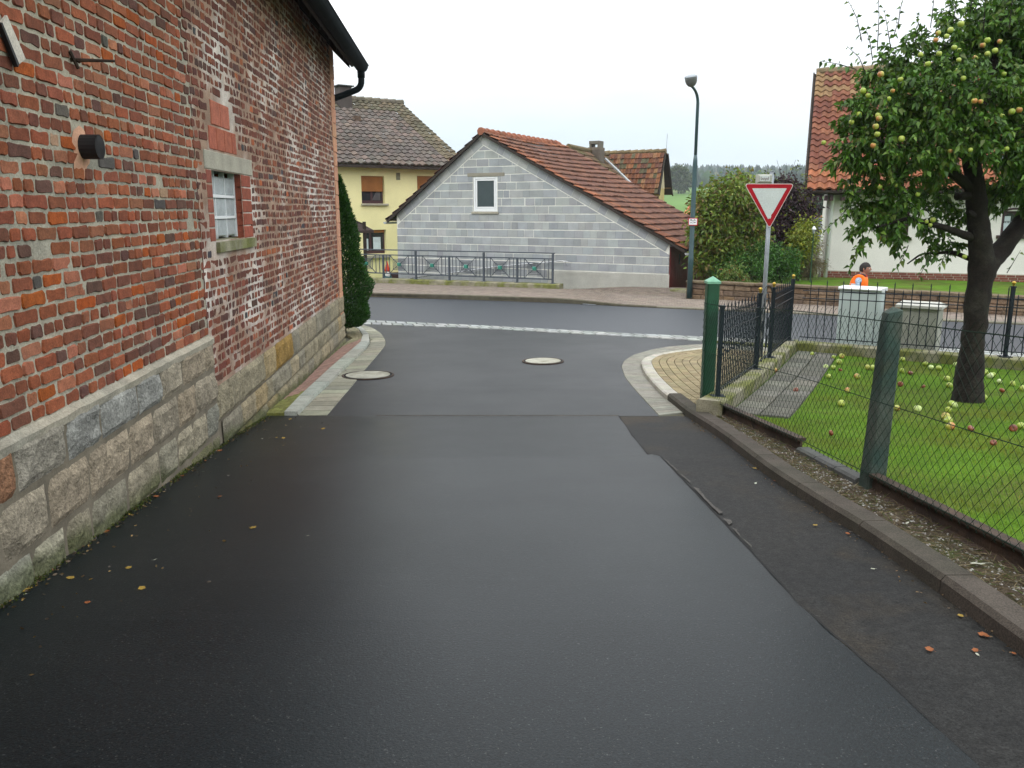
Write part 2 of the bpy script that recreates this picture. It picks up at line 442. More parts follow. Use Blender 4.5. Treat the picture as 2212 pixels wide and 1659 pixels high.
M['wood_dark'] = mat('wood_dark', (.028, .02, .015), rough=.8, var=.25, scale=6, bump=.4, bscale=30)
M['zinc'] = mat('zinc', (.012, .017, .020), rough=.85, var=.25, scale=5, fine=.15, bump=.1, spec=.06, col2=(.012, .017, .020), scale2=2)
M['zinc_pale'] = mat('zinc_pale', (.38, .40, .41), rough=.45, var=.12, scale=6, bump=.05, metal=.3)
M['yellow_render'] = mat('yellow_render', (.78, .72, .39), rough=.95, var=.05, scale=1.5, fine=.06, fscale=50, bump=.5, bdist=.004, bscale=70, spec=.15)
M['white_render'] = mat('white_render', (.66, .65, .61), rough=.95, var=.05, scale=1.2, fine=.08, fscale=45, bump=.6, bdist=.005, bscale=55, spec=.15)
M['ochre_render'] = mat('ochre_render', (.42, .33, .14), rough=.95, var=.15, scale=2, bump=.3)
M['plaster_pink'] = mat('plaster_pink', (.52, .29, .19), rough=.95, var=.16, scale=5, fine=.15, bump=.4, bscale=50)
M['shutter'] = mat('shutter', (.34, .135, .035), rough=.6, var=.12, scale=4, bump=.1)
M['frame_brown'] = mat('frame_brown', (.055, .025, .03), rough=.5, var=.1, bump=0)
M['frame_white'] = mat('frame_white', (.72, .74, .75), rough=.35, var=.04, fine=.03, bump=0, spec=.5)
M['glass'] = mat('glass', (.018, .024, .028), rough=.08, var=.15, fine=0, bump=0, spec=.6)
M['pane_frosted'] = mat('pane_frosted', (.36, .40, .41), rough=.3, var=.18, scale=14, fine=.2, fscale=120, bump=.6, bdist=.004, bscale=120, spec=.5)
M['curtain'] = mat('curtain', (.52, .60, .64), rough=.9, var=.12, scale=9, bump=0)
M['red_door'] = mat('red_door', (.15, .022, .022), rough=.6, var=.15, scale=3, fine=.1, bump=.15)
M['steel_rail'] = mat('steel_rail', (.055, .068, .085), rough=.45, var=.1, bump=.1, spec=.45)
M['iron'] = mat('iron', (.010, .015, .022), rough=.5, var=.2, scale=12, fine=.2, bump=.15, spec=.25)
M['teal'] = mat('teal', (.035, .20, .15), rough=.45, var=.12, bump=.1)
M['gold'] = mat('gold', (.42, .28, .045), rough=.32, var=.15, bump=0, metal=.75)
M['inox'] = mat('inox', (.62, .63, .64), rough=.25, var=.05, fine=.03, bump=0, metal=.9)
M['galv'] = mat('galv', (.30, .33, .36), rough=.5, var=.12, scale=9, bump=.1, metal=.35)
M['lamp_green'] = mat('lamp_green', (.028, .066, .072), rough=.4, var=.12, bump=.05, spec=.5)
M['lamp_grey'] = mat('lamp_grey', (.12, .125, .12), rough=.5, var=.1, bump=.05)
M['sign_red'] = mat('sign_red', (.42, .008, .022), rough=.35, var=.08, scale=5, bump=0, spec=.5)
M['sign_white'] = mat('sign_white', (.62, .67, .67), rough=.4, var=.05, bump=0)
M['sign_edge'] = mat('sign_edge', (.70, .62, .60), rough=.4, var=.05, bump=0)
M['black'] = mat('black', (.01, .01, .011), rough=.6, var=.1, bump=.1)
M['rust'] = mat('rust', (.040, .027, .020), rough=.8, var=.35, scale=8, col2=(.068, .042, .027), scale2=5, fine=.3, bump=.5, bscale=60)
M['post_green'] = mat('post_green', (.010, .065, .030), rough=.42, var=.2, scale=8, col2=(.014, .05, .03), scale2=3, fine=.15, bump=.25, bscale=50, spec=.5)
M['post_cap'] = mat('post_cap', (.16, .36, .24), rough=.5, var=.15, scale=14, bump=.1)
M['post_conc'] = mat('post_conc', (.060, .072, .058), rough=.85, var=.3, scale=6, col2=(.028, .055, .046), scale2=3.5, thr=(.4, .6), fine=.35, fscale=110, bump=.7, bscale=90, bdist=.005, col3=(.05, .05, .022), scale3=2.2, thr3=(.55, .7))
M['wire'] = mat('wire', (.004, .018, .010), rough=.7, var=.1, bump=0, spec=.15)
M['moss_conc'] = mat('moss_conc', (.23, .215, .15), rough=.95, var=.25, scale=6, col2=(.13, .14, .035), scale2=2.6, thr=(.42, .6), fine=.3, fscale=80, bump=.6, bscale=60, bdist=.006)
M['grass'] = mat('grass', (1, 1, 1), rough=.7, attr=True, var=.18, scale=1.3, fine=0, bump=0, trans=.25, spec=.25)
M['lawn_soil'] = mat('lawn_soil', (.075, .15, .012), rough=1, var=.25, scale=2.5, fine=.3, fscale=60, bump=.6, bscale=70, bdist=.01, col2=(.08, .09, .02), scale2=.9, spec=.1)
M['leaf'] = mat('leaf', (1, 1, 1), rough=.5, attr=True, var=.15, scale=8, fine=0, bump=0, trans=.22, spec=.4)
M['leaf_far'] = mat('leaf_far', (1, 1, 1), rough=.9, attr=True, var=.2, scale=.5, fine=0, bump=0, trans=.1, spec=.1)
M['bark'] = mat('bark', (.013, .009, .007), rough=.95, var=.4, scale=14, col2=(.024, .022, .016), scale2=6, fine=.4, fscale=60, bump=1, bdist=.015, bscale=45)
M['apple'] = mat('apple', (1, 1, 1), rough=.35, attr=True, var=.15, scale=22, fine=.1, bump=.05, spec=.45)
M['cabinet'] = mat('cabinet', (.43, .50, .49), rough=.55, var=.05, scale=2.5, fine=.05, bump=.05, spec=.4)
M['cabinet_dk'] = mat('cabinet_dk', (.07, .075, .07), rough=.7, var=.1, bump=.1)
M['cab_conc'] = mat('cab_conc', (.31, .315, .275), rough=.9, var=.14, scale=4, col2=(.235, .245, .205), scale2=1.8, fine=.2, bump=.4, bscale=60)
M['vest'] = mat('vest', (.95, .17, .008), rough=.6, var=.1, scale=12, fine=.05, bump=.1, spec=.3)
M['shirt'] = mat('shirt', (.30, .40, .50), rough=.9, var=.4, scale=30, fine=.2, bump=.1)
M['trouser'] = mat('trouser', (.03, .035, .05), rough=.9, var=.2, bump=.1)
M['skin'] = mat('skin', (.36, .185, .13), rough=.6, var=.08, scale=18, fine=.05, bump=.05)
M['hair'] = mat('hair', (.018, .014, .012), rough=.7, var=.3, scale=50, bump=.5, bscale=150)
M['brown_cloth'] = mat('brown_cloth', (.045, .030, .027), rough=.9, var=.1, bump=.1)
M['plain'] = mat('plain', (1, 1, 1), rough=.6, attr=True, var=.08, bump=.05)
M['slate'] = mat('slate', (1, 1, 1), rough=.7, attr=True, var=.15, scale=4, bump=.2)

# ------------------------------------------------------------------ the lie of the land
VD = ray(990, 456); VD = Vector((VD.x, VD.y)).normalized()        # run of the lane, the brick wall and the garden fence
BW = Wall(Vector((-VD.y, VD.x)) * 2.11, VD)                        # brick wall: u along the lane, o out into it
wall_xy = lambda u, o=0.0: Vector(BW.at(u, 0, o)[:2])

# base ground: one sheet out to the hills
def hill(r, th):
    h = float(np.interp(r, [0, 45, 60, 150, 200, 250, 350, 450, 700, 1000, 1300, 1600, 2200], [-1.2, -2.2, -3, -5.5, -3, 2.0, 9.5, 13, 25, 41, 55, 48, 30]))
    k = .5 + .5 * math.sin(th * 7.0 + 1.2) * math.cos(th * 3.1)
    if r > 500: h *= 1 + .14 * (mnoise.noise(Vector((math.cos(th) * 5 + r * .002, math.sin(th) * 5, 0))))
    return h
mb = MB(); nth = 120; rr = list(np.arange(0, 46, 1.5)) + [48, 52, 58, 66, 80, 100, 125, 150, 175, 200, 225, 250, 300, 350, 400, 450, 550, 700, 850, 1000, 1150, 1300, 1450, 1600, 1900, 2200]
for i, r_ in enumerate(rr):
    for j in range(nth):
        th = 2 * math.pi * j / nth; x, y = math.sin(th) * r_, math.cos(th) * r_ + 6
        zz = zg(x, y) - .09
        if r_ > 45: zz = zz * max(0, 1 - (r_ - 45) / 30) + hill(r_, th) * min(1, (r_ - 45) / 30)
        mb.v.append((x, y, zz)); mb.c.append((1, 1, 1))
for i in range(len(rr) - 1):
    for j in range(nth):
        a, b = i * nth + j, i * nth + (j + 1) % nth
        mb.f.append((a, a + nth, b + nth, b)); mb.mi.append(0)
ground = structure(mb.build('ground', M['field'], smooth=True))

# --- lines on the ground, measured on the photograph and laid on the real slope
GUT_R = [G2(*p) for p in [(1520, 743), (1449, 748), (1408, 755), (1367, 767), (1347, 780), (1342, 792), (1350, 815), (1380, 851), (1423, 897.6)]]
KERB_R = [G2(*p) for p in [(1520, 751), (1449, 760), (1411, 768), (1391, 778), (1384, 788), (1388, 803), (1397, 818.7), (1431, 856.5), (1479, 891), (1553, 943.7), (1637, 1012.8)]]
GUT_R = [GUT_R[0] + Vector((1.5, -.72))] + GUT_R; KERB_R = [KERB_R[0] + Vector((1.5, -.78))] + KERB_R
KERB_L_IN = [G2(*p) for p in [(614, 898), (658.6, 850), (724, 790), (759, 760.6), (778, 745), (785, 733.6), (782, 719), (766, 708), (752, 703)]]
KERB_L_OUT = [G2(*p) for p in [(643.7, 898), (680, 859.3), (729.3, 812), (771.6, 773), (795, 751), (801, 735), (793, 719), (779, 708.8), (758, 701)]]
GUT_L = [G2(*p) for p in [(706, 898), (742.4, 854.4), (787, 800), (815.4, 767), (832, 747), (833.5, 736.5), (824, 720.5), (803.7, 707.3), (774, 699.5)]]
STRIP_B = [G2(*p) for p in [(774, 700.5), (1031, 709.5), (1334, 725.7), (1520, 736.5)]]
STRIP_T = [G2(*p) for p in [(762, 690.5), (1031, 703), (1334, 719.5), (1520, 728)]]
d_ = (STRIP_B[-1] - STRIP_B[0]).normalized()
STRIP_B = [STRIP_B[0] - d_ * 9] + STRIP_B + [STRIP_B[-1] + d_ * 14]; STRIP_T = [STRIP_T[0] - d_ * 9] + STRIP_T + [STRIP_T[-1] + d_ * 14]
KERB_F = [G2(*p) for p in [(798, 641.5), (1000, 647), (1227, 655), (1334, 661), (1525, 670), (1718, 678), (2212, 702)]]
KERB_F = [KERB_F[0] - (KERB_F[1] - KERB_F[0]).normalized() * 14] + KERB_F + [KERB_F[-1] + (KERB_F[-1] - KERB_F[-2]).normalized() * 14]
JY = 8.61                                                         # tarmac joint across the lane
SEAM = [G2(*p) for p in [(1335, 898), (1352, 921), (1364, 940), (1386, 966), (1398, 982), (1408, 981), (1425, 985), (1475, 1037), (1540, 1107), (1622, 1192), (1720, 1300), (1800, 1372), (1900, 1458), (2010, 1560), (2120, 1659)]]
SEAM.append(SEAM[-1] + (SEAM[-1] - SEAM[-2]).normalized() * 8)
FENCE0 = Vector((2.17, 8.99)); fence_xy = lambda s, o=0.0: FENCE0 - VD * s + Vector((VD.y, -VD.x)) * o       # s metres from the green post towards the camera
KERB_N = [KERB_R[i] for i in range(9, len(KERB_R))] + [G2(*p) for p in [(1749.7, 1090), (1858, 1155.8), (2084, 1320.7), (2212, 1420)]]
KERB_N.append(KERB_N[-1] - VD * 7)

# --- carriageways
lane = [wall_xy(-8), wall_xy(8.85)] + [Vector((q.x, JY)) for q in [wall_xy(8.85)]][:0]
LJ = Vector((wall_xy(8.72).x, JY))
lane = [wall_xy(-8, -.05), LJ] + SEAM
structure(drape('lane', lane, 0.0, M['asphalt'], .45))
strip = [q for q in SEAM] ; strip = strip + list(reversed([q + Vector((.02, 0)) for q in KERB_N])) + [KERB_R[9] + Vector((.02, 0)), Vector((KERB_R[9].x - .02, JY))]
structure(drape('lane_edge', strip, -.006, M['asphalt_old'], .35))
junction = [LJ] + [Vector((SEAM[0].x, JY)), Vector((GUT_R[-1].x, JY))] + list(reversed(GUT_R[1:-1])) + [GUT_R[0]] + [STRIP_B[-2] , STRIP_B[-3], STRIP_B[-4], STRIP_B[1]] + [GUT_L[i] for i in range(len(GUT_L) - 1, -1, -1)]
structure(drape('junction', junction, -.004, M['asphalt_new'], .45))
road = STRIP_T + list(reversed(KERB_F))
structure(drape('road', road, -.004, M['main_road'], .7))
# raised lip of the newer surface at the joint, and the open crack along the seam
mb = MB()
for i in range(60):
    x0 = LJ.x + 1.45 + (SEAM[0].x - LJ.x - 1.45) * i / 60; x1 = LJ.x + 1.45 + (SEAM[0].x - LJ.x - 1.45) * (i + 1) / 60
    w = .010 + .010 * mnoise.noise(Vector((x0 * 3, 0, 0)))
    mb.add([(x0, JY - w, zg(x0, JY) + .001 + .003), (x1, JY - w, zg(x1, JY) + .004), (x1, JY + w, zg(x1, JY) + .004), (x0, JY + w, zg(x0, JY) + .004)], [(0, 1, 2, 3)])
lip = MB()
for i in range(60):
    x0 = LJ.x + 1.2 + (SEAM[0].x - LJ.x - 1.2) * i / 60; x1 = LJ.x + 1.2 + (SEAM[0].x - LJ.x - 1.2) * (i + 1) / 60; w = max(.004, .018 + .016 * mnoise.noise(Vector((x0 * 2.2, 0, 7))))
    lip.add([(x0, JY - .012 - w, zg(x0, JY) + .003), (x1, JY - .012 - w, zg(x1, JY) + .003), (x1, JY - .010, zg(x1, JY) + .010), (x0, JY - .010, zg(x0, JY) + .010)], [(0, 1, 2, 3)])
structure(lip.build('asphalt_lip', M['worn']))
sd = densify(SEAM, .08, False)
for i in range(len(sd) - 1):
    a, b = sd[i], sd[i + 1]; t = (b - a).normalized(); nrm = Vector((t.y, -t.x))
    def off(q): return nrm * (.009 * mnoise.noise(Vector((q.x * 7, q.y * 7, 0))))
    def wd(q): return max(.0012, .0035 + .006 * mnoise.noise(Vector((q.x * 3, q.y * 3, 5))))
    pa, pb = a + off(a) - nrm * .005, b + off(b) - nrm * .005
    mb.add([(q.x, q.y, zg(q.x, q.y) + .004) for q in (pa - nrm * wd(a), pa + nrm * wd(a), pb + nrm * wd(b), pb - nrm * wd(b))], [(0, 1, 2, 3)])
structure(mb.build('asphalt_crack', M['crack']))
# worn patches along the seam
mb = MB()
for (px, py, r1, r2) in []:
    c = G2(px, py); t = -VD + Vector((.25, 0)); t.normalize(); nrm = Vector((t.y, -t.x)); pts = []
    for k in range(18):
        a = 2 * math.pi * k / 18; rr_ = 1 + .35 * mnoise.noise(Vector((math.cos(a) * 1.5 + px, math.sin(a) * 1.5, 0)))
        q = c - nrm * .03 + t * math.cos(a) * r2 * rr_ + nrm * math.sin(a) * r1 * rr_; pts.append((q.x, q.y, zg(q.x, q.y) + .005))
    mb.add(pts, [tuple(range(18))])
sg_ = [q for q in densify([G2(*p) for p in [(1430, 992), (1478, 1036), (1542, 1105), (1622, 1188)]], .03, False)]
for i in range(len(sg_) - 1):
    qs = []
    for q, s_ in ((sg_[i], i), (sg_[i + 1], i + 1)):
        f = s_ / (len(sg_) - 1); w = .012 + .055 * sm(0, .5, f) * max(0, .35 + 1.3 * mnoise.noise(Vector((s_ * .07, 0, 3)))) ; st = .012 + .008 * mnoise.noise(Vector((s_ * .2, 5, 0)))
        w *= .55 + .9 * abs(mnoise.noise(Vector((s_ * .45, 7, 1))))
        if mnoise.noise(Vector((s_ * .17, 2, 8))) > .10 or f > .985: w = .001
        qs += [Vector((q.x + st, q.y)), Vector((q.x + st + w, q.y + w * .15))]
    mb.add([(q.x, q.y, zg(q.x, q.y) + .0045) for q in (qs[0], qs[1], qs[3], qs[2])], [(0, 1, 2, 3)])
structure(mb.build('asphalt_patch', M['worn']))

# --- left pavement: gutter slabs, flush kerb, red pavers
def slab_col(c, a=.1): return lambda i, j: jit(c, a)
structure(drape('pavement_bed', [wall_xy(8.72, -.1), Vector((KERB_L_IN[0].x - .0, JY + .02))] + [q for q in GUT_L] + [wall_xy(16.5, -.3)], -.012, M['joint'], .4, skirt=0))
mb = MB(); ruled(mb, smooth_line(KERB_L_OUT, 60, 2), smooth_line(GUT_L, 60, 2), 34, 1, .012, -.012, .016, slab_col((.26, .255, .195), .2))
structure(mb.build('gutter', M['stone_attr']))
mb = MB(); ruled(mb, smooth_line(KERB_L_IN, 60, 2), smooth_line(KERB_L_OUT, 60, 2), 9, 1, .008, -.01, .055, slab_col((.33, .34, .295), .1), bev=.012)
structure(mb.build('kerb', M['stone_attr']))
mb = MB()
wl_ = [wall_xy(8.75, .0), wall_xy(11, .0), wall_xy(13, .0), wall_xy(14.2, .02), wall_xy(15.2, .04), wall_xy(15.7, .1), wall_xy(16.2, -.1), wall_xy(16.6, -.2)]
def redcol(i, j):
    if i < 7 + j: return jit((.16, .165, .045), .2)
    return jit((.27, .165, .13), .14) if i < 48 else jit((.21, .19, .11), .14)
ruled(mb, smooth_line(wl_, 60, 1), smooth_line(KERB_L_IN, 60, 2), 66, 4, .005, -.006, .036, redcol, bev=.004)
structure(mb.build('pavement', M['stone_attr']))

# --- right pavement: curved gutter, kerb, ochre pavers
gut_r = smooth_line(GUT_R, 120, 3); kerb_r = smooth_line(KERB_R[:10], 120, 3)
bedR = gut_r + [Vector((KERB_R[9].x, JY)), fence_xy(.9, -.05), fence_xy(-.1, .3), Vector((4.55, 13.7)), Vector((6.6, 12.5)), gut_r[0] + Vector((.4, -.2))]
structure(drape('pavement_bed', bedR, -.012, M['joint'], .35, skirt=0))
k9 = [q for q in kerb_r if q.y > JY - .15]
mb = MB(); ruled(mb, gut_r, k9, 70, 1, .006, -.012, .016, slab_col((.21, .205, .17), .1))
structure(mb.build('gutter', M['stone_attr']))
mb = MB(); kin = offset_line(k9, -.15)
hk = lambda s: .012 + .055 * sm(.30, .6, s)
n = 40; A = resample(k9, n * 6 + 1); B = resample(kin, n * 6 + 1)
for i in range(n):
    a0, a1, b0, b1 = A[i * 6], A[i * 6 + 6], B[i * 6], B[i * 6 + 6]
    h0, h1 = hk(i / n), hk((i + 1) / n); g = .004; t = (a1 - a0).normalized() * g
    c = jit((.37, .355, .30), .1) if i / n > .22 else jit((.27, .25, .17), .1)
    pts = []
    for q, h in ((a0 + t, h0), (a1 - t, h1), (b1 - t, h1), (b0 + t, h0)):
        pts.append((q.x, q.y, zg(q.x, q.y) - .05))
    nr = (b0 - a0).normalized() * .02
    for q, h in ((a0 + t, h0), (a1 - t, h1), (b1 - t, h1), (b0 + t, h0)): pts.append((q.x, q.y, zg(q.x, q.y) + h - .014))
    for q, h in ((a0 + t + nr, h0), (a1 - t + nr, h1), (b1 - t, h1), (b0 + t, h0)): pts.append((q.x, q.y, zg(q.x, q.y) + h))
    mb.add(pts, [(8, 11, 10, 9), (0, 1, 5, 4), (4, 5, 9, 8), (2, 3, 7, 6), (6, 7, 11, 10), (1, 2, 6, 5), (5, 6, 10, 9), (3, 0, 4, 7), (7, 4, 8, 11)], c)
structure(mb.build('kerb', M['stone_attr']))
mb = MB(); polyR = [(q.x, q.y) for q in kin] + [tuple(fence_xy(.2, -.02)), tuple(fence_xy(-.1, .12)), (4.47, 13.62), (7.2, 12.25), (kin[0].x + .3, kin[0].y)]
for kk in range(26):
    ln = resample(offset_line(kin, -.004 - kk * .112), 400); Lk = plen(ln); cnt = max(2, int(Lk / .205))
    for i in range(cnt):
        def P_(t, o): 
            x = min(max(t, 0), 1) * 399; a = min(int(x), 398); tt = (ln[min(a + 1, 399)] - ln[max(a - 1, 0)]).normalized()
            return ln[a].lerp(ln[a + 1], x - a) + Vector((-tt.y, tt.x)) * o
        s0 = (i + .5 * (kk % 2)) / cnt; s1 = s0 + 1 / cnt - .008 / Lk
        c4 = [P_(s0, 0), P_(s1, 0), P_(s1, .105), P_(s0, .105)]; cc = sum(c4, Vector((0, 0))) / 4
        if s1 > 1 or not inpoly(np.array([[cc.x, cc.y]]), polyR)[0]: continue
        if (c4[1] - c4[0]).length > .4 or (c4[2] - c4[3]).length < .08: continue
        paver(mb, c4, -.01, .026 + .052 * sm(.25, .6, s0), .004, jit((.225, .185, .105), .16))
structure(mb.build('pavement', M['stone_attr']))

# --- pale cobbled edge strip between junction and road
structure(drape('cobble_bed', STRIP_B + list(reversed(STRIP_T)), -.012, M['joint'], .6, skirt=0))
mb = MB(); ruled(mb, STRIP_B, STRIP_T, 118, 2, .022, -.012, .024, lambda i, j: jit((.27, .285, .27), .2), bev=.014)
structure(mb.build('cobble_strip', M['stone_attr']))

# --- near pavement strip on the right (under the cabinets) and the far pavement with its kerb
np_out = [q for q in STRIP_B[-3:]]
near_pav = [Vector((4.5, 13.75)), STRIP_B[-2] + Vector((.1, -.15)), STRIP_B[-1] + Vector((0, -.15)), Vector((16, 7.2)), Vector((9, 11.1))]
structure(drape('near_pavement', near_pav, .03, M['moss_conc'], .6))
kf = smooth_line(KERB_F, 120, 1)
nrmF = Vector((TA, TB))
FAR_BACK = [q + nrmF * (2.2 if i < 40 else 3.6) for i, q in enumerate(kf)]
structure(drape('pavement_bed', kf + list(reversed([kf[0] + nrmF * 3.4] + [q + nrmF * 4.6 for q in kf[30:]])), -.04, M['joint'], .5, skirt=.05, zf=lambda x, y: zg(x, y) + .125 - .085 * sm(1.2, 3.2, x)))
mb = MB(); A = resample(kf, 46); B = resample([q + nrmF * .13 for q in kf], 46)
hF = lambda x: .125 - .085 * sm(1.2, 3.2, x)
for i in range(45):
    a0, a1, b0, b1 = A[i], A[i + 1], B[i], B[i + 1]; t = (a1 - a0).normalized() * .004
    pts = []
    for q in (a0 + t, a1 - t, b1 - t, b0 + t): pts.append((q.x, q.y, zg(q.x, q.y) - .06))
    nn_ = nrmF * .02
    for q in (a0 + t, a1 - t, b1 - t, b0 + t): pts.append((q.x, q.y, zg(q.x, q.y) + hF(q.x) - .015))
    for q in (a0 + t + nn_, a1 - t + nn_, b1 - t, b0 + t): pts.append((q.x, q.y, zg(q.x, q.y) + hF(q.x)))
    mb.add(pts, [(8, 9, 10, 11), (4, 5, 1, 0), (8, 9, 5, 4)[::-1], (5, 6, 2, 1), (9, 10, 6, 5), (7, 4, 0, 3), (11, 8, 4, 7), (6, 7, 3, 2), (10, 11, 7, 6)], jit((.085, .078, .055), .12) if a0.x < 3 else jit((.17, .155, .115), .1))
structure(mb.build('kerb', M['stone_attr']))
mb = MB(); L_F = plen(kf)
cnt = int(L_F / .22); kfd = resample([q + nrmF * .14 for q in kf], cnt + 1)
for i in range(cnt):
    if kfd[i].x < -7.5 or kfd[i].x > 13.5: continue
    for j in range(40):
        a = kfd[i] + (kfd[i + 1] - kfd[i]) * (.5 * (j % 2)); b = kfd[i + 1] + (kfd[i + 1] - kfd[i]) * (.5 * (j % 2))
        o0, o1 = j * .112, j * .112 + .106
        c4 = [a + nrmF * o0 + (b - a) * .02, b + nrmF * o0 - (b - a) * .02, b + nrmF * o1 - (b - a) * .02, a + nrmF * o1 + (b - a) * .02]
        cc = c4[0]; t_ = TA * cc.x + TB * cc.y; al = TB * cc.x - TA * cc.y
        if t_ > 23.2 and al < -10.4: continue
        if t_ > 24.8 or (t_ > 22.3 and al > -6.6): continue
        hz = hF(cc.x) - .045 + .10 * sm(2.4, 4.0, j * .112) * sm(-10.8, -9.6, al)
        paver(mb, c4, hz, .04, .005, jit((.20, .165, .135), .15))
structure(mb.build('far_pavement', M['stone_attr']))
# ================================================================== brick building on the left
F = BW.at
UC = 15.15
bb = thing('brick_building', BW.at(7, zg(*wall_xy(7)), 0), 'old red brick building on rough stone plinth along the left of the lane', 'building')
U1L = BW.px(455, 366)[0]; U1R = 8.45
win = (U1L, U1R, 1.335, 1.945)                                     # opening
# body behind the facing, with a deep reveal left for the window
mb = MB()
mb.fbox(F, -6, U1L - .01, -1.5, 4.6, -8.0, -.03); mb.fbox(F, U1R + .01, UC, -1.5, 4.6, -8.0, -.03)
mb.fbox(F, U1L - .01, U1R + .01, -1.5, 1.3, -8.0, -.03); mb.fbox(F, U1L - .01, U1R + .01, 1.98, 4.6, -8.0, -.03)
mb.fbox(F, U1L - .01, U1R + .01, 1.3, 1.98, -8.0, -.30)
for s_ in (-6, UC):                                                 # gables
    mb.add([F(s_, 4.6, -.03), F(s_, 4.6, -8), F(s_, 8.4, -4)], [(0, 1, 2)])
mb.build('wall', M['brick'], bb).data.color_attributes['Col'].data.foreach_set('color', [c for _ in range(len(mb.v)) for c in (.25, .085, .055, 1)])

def wob(u, v, a): return a * mnoise.noise(Vector((u * 1.1, v * 3.3, 1.7)))
def brick_face(mb, u0, u1, v0, v1, o, col, rough=.0042, wv=0.0):
    """an irregular brick: ragged outline sunk into the joint, worn rounded face"""
    w, h = u1 - u0, v1 - v0; r = min(.014, w * .2); out = []; inn = []
    base = [(0, r), (0, h - r), (r * .5, h - r * .3), (r, h), (w * .5, h), (w - r, h), (w - r * .4, h - r * .4), (w, h - r), (w, r), (w - r * .4, r * .4), (w - r, 0), (w * .5, 0), (r, 0), (r * .4, r * .4)]
    for x, y in base:
        x += random.uniform(-rough, rough) * .8; y += random.uniform(-rough, rough)
        out.append((x, y)); cx, cy = w / 2, h / 2
        f = max(0, 1 - .009 / (math.hypot(x - cx, y - cy) + 1e-6)); inn.append((cx + (x - cx) * f, cy + (y - cy) * f))
    n = len(base); tl = random.uniform(-.004, .004); tv = random.uniform(-.003, .003)
    P3 = [F(u0 + x, v0 + y + wob(u0 + x, v0, wv), o - .014) for x, y in out] + [F(u0 + x, v0 + y + wob(u0 + x, v0, wv), o + tl * (x / w - .5) * 2 + tv * (y / h - .5) * 2) for x, y in inn]
    cs = [tuple(range(2 * n - 1, n - 1, -1))] + [(i, n + i, n + (i + 1) % n, (i + 1) % n) for i in range(n)]
    mb.add(P3, cs, col)
BRN = [((.24, .072, .034), 6), ((.20, .064, .034), 6), ((.145, .054, .034), 4), ((.105, .050, .038), 2.2), ((.32, .074, .016), 1.1), ((.25, .098, .053), 1.5), ((.085, .075, .068), .45), ((.36, .23, .155), .25), ((.33, .12, .07), 2)]
BRF = [((.175, .058, .036), 5), ((.14, .048, .032), 5), ((.108, .042, .031), 3.5), ((.22, .070, .036), 2), ((.085, .042, .034), 1.6), ((.35, .10, .04), .35), ((.055, .055, .06), .2)]
def pick(pal):
    t = random.uniform(0, sum(w for _, w in pal))
    for c, w in pal:
        t -= w
        if t <= 0: return jit(c, .16, .06)
    return pal[0][0]
HOLES = [(7.24, 8.93, 1.925, 2.13), (7.27, 8.82, 1.20, 1.945), (7.42, 8.40, 2.12, 2.56)]
def hit(u, v, H=HOLES): return any(a < u < b and c < v < d for a, b, c, d in H)
PIPE = (4.98, 1.95)
def crack_u(v): return 6.98 + .07 * math.floor(2 * mnoise.noise(Vector((0, v * 2.1, 3))) + .5) + (.06 if int(v / .079) % 2 else 0) - .12 * max(0, v - 2.3)
near = MB(); far = MB()
ch = .0795; v = .57; row = 0
while v < 3.9:
    u = 2.2 + random.uniform(-.2, 0); lim = crack_u(v)
    bias = random.random()
    while u < lim:
        w = random.choice([.215, .20, .115, .15, .115, .125] if bias > .35 else [.235, .215, .20, .225, .12]); w += random.uniform(-.02, .02)
        if u + w > lim: w = lim - u
        if w < .05: break
        cu, cv = u + w / 2, v + ch / 2
        if not hit(cu, cv) and math.hypot((cu - PIPE[0]), cv - PIPE[1]) > .12:
            g = random.uniform(.006, .013)
            if random.random() > .012:
                brick_face(near, u + g / 2, u + w - g / 2, v + .0045, v + ch - .0055, .004 + random.uniform(-.004, .003), pick(BRN), wv=.006)
        u += w
    v += ch; row += 1
v = .13; row = 0; chf = .0815
while v < 4.25:
    st = crack_u(v) + .012 if v > .57 else 7.12
    u = st; row += 1; hdr = (row % 3 == 0) or (row % 2 == 0)
    while u < UC - .42:
        w = (.122 if hdr and random.random() > .06 else random.choice([.245, .25, .24, .25, .125])) + random.uniform(-.012, .012)
        if u + w > UC - .41: w = UC - .41 - u
        if w < .04: break
        cu, cv = u + w / 2, v + chf / 2
        if not hit(cu, cv):
            g = random.uniform(.013, .022) if cu < 11 and cv < 2.3 else random.uniform(.010, .015)
            if random.random() > .006:
                pal = pick(BRF)
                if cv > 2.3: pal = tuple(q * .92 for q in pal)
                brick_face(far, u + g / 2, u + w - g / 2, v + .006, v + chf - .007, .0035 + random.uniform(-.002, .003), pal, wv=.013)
        u += w
    v += chf
b1 = near.build('brickwork', M['brick'], bb); b2 = far.build('brickwork', M['brick'], bb)
# mortar beds behind the bricks
def mortar(name, u0, u1, v0, v1, m, seed, mo=-.0035):
    mb = MB(); nu, nv = int((u1 - u0) / .06), int((v1 - v0) / .04); idx = {}
    for i in range(nu + 1):
        for j in range(nv + 1):
            u, v = u0 + (u1 - u0) * i / nu, v0 + (v1 - v0) * j / nv
            o = mo + .005 * mnoise.noise(Vector((u * 9 + seed, v * 14, 0))); mb.v.append(tuple(F(u, v, o))); mb.c.append((1, 1, 1)); idx[i, j] = len(mb.v) - 1
    for i in range(nu):
        for j in range(nv):
            u, v = u0 + (u1 - u0) * (i + .5) / nu, v0 + (v1 - v0) * (j + .5) / nv
            if U1L < u < U1R and win[2] < v < win[3]: continue
            mb.f.append((idx[i, j], idx[i + 1, j], idx[i + 1, j + 1], idx[i, j + 1])); mb.mi.append(0)
    return mb.build(name, m, bb, smooth=True)
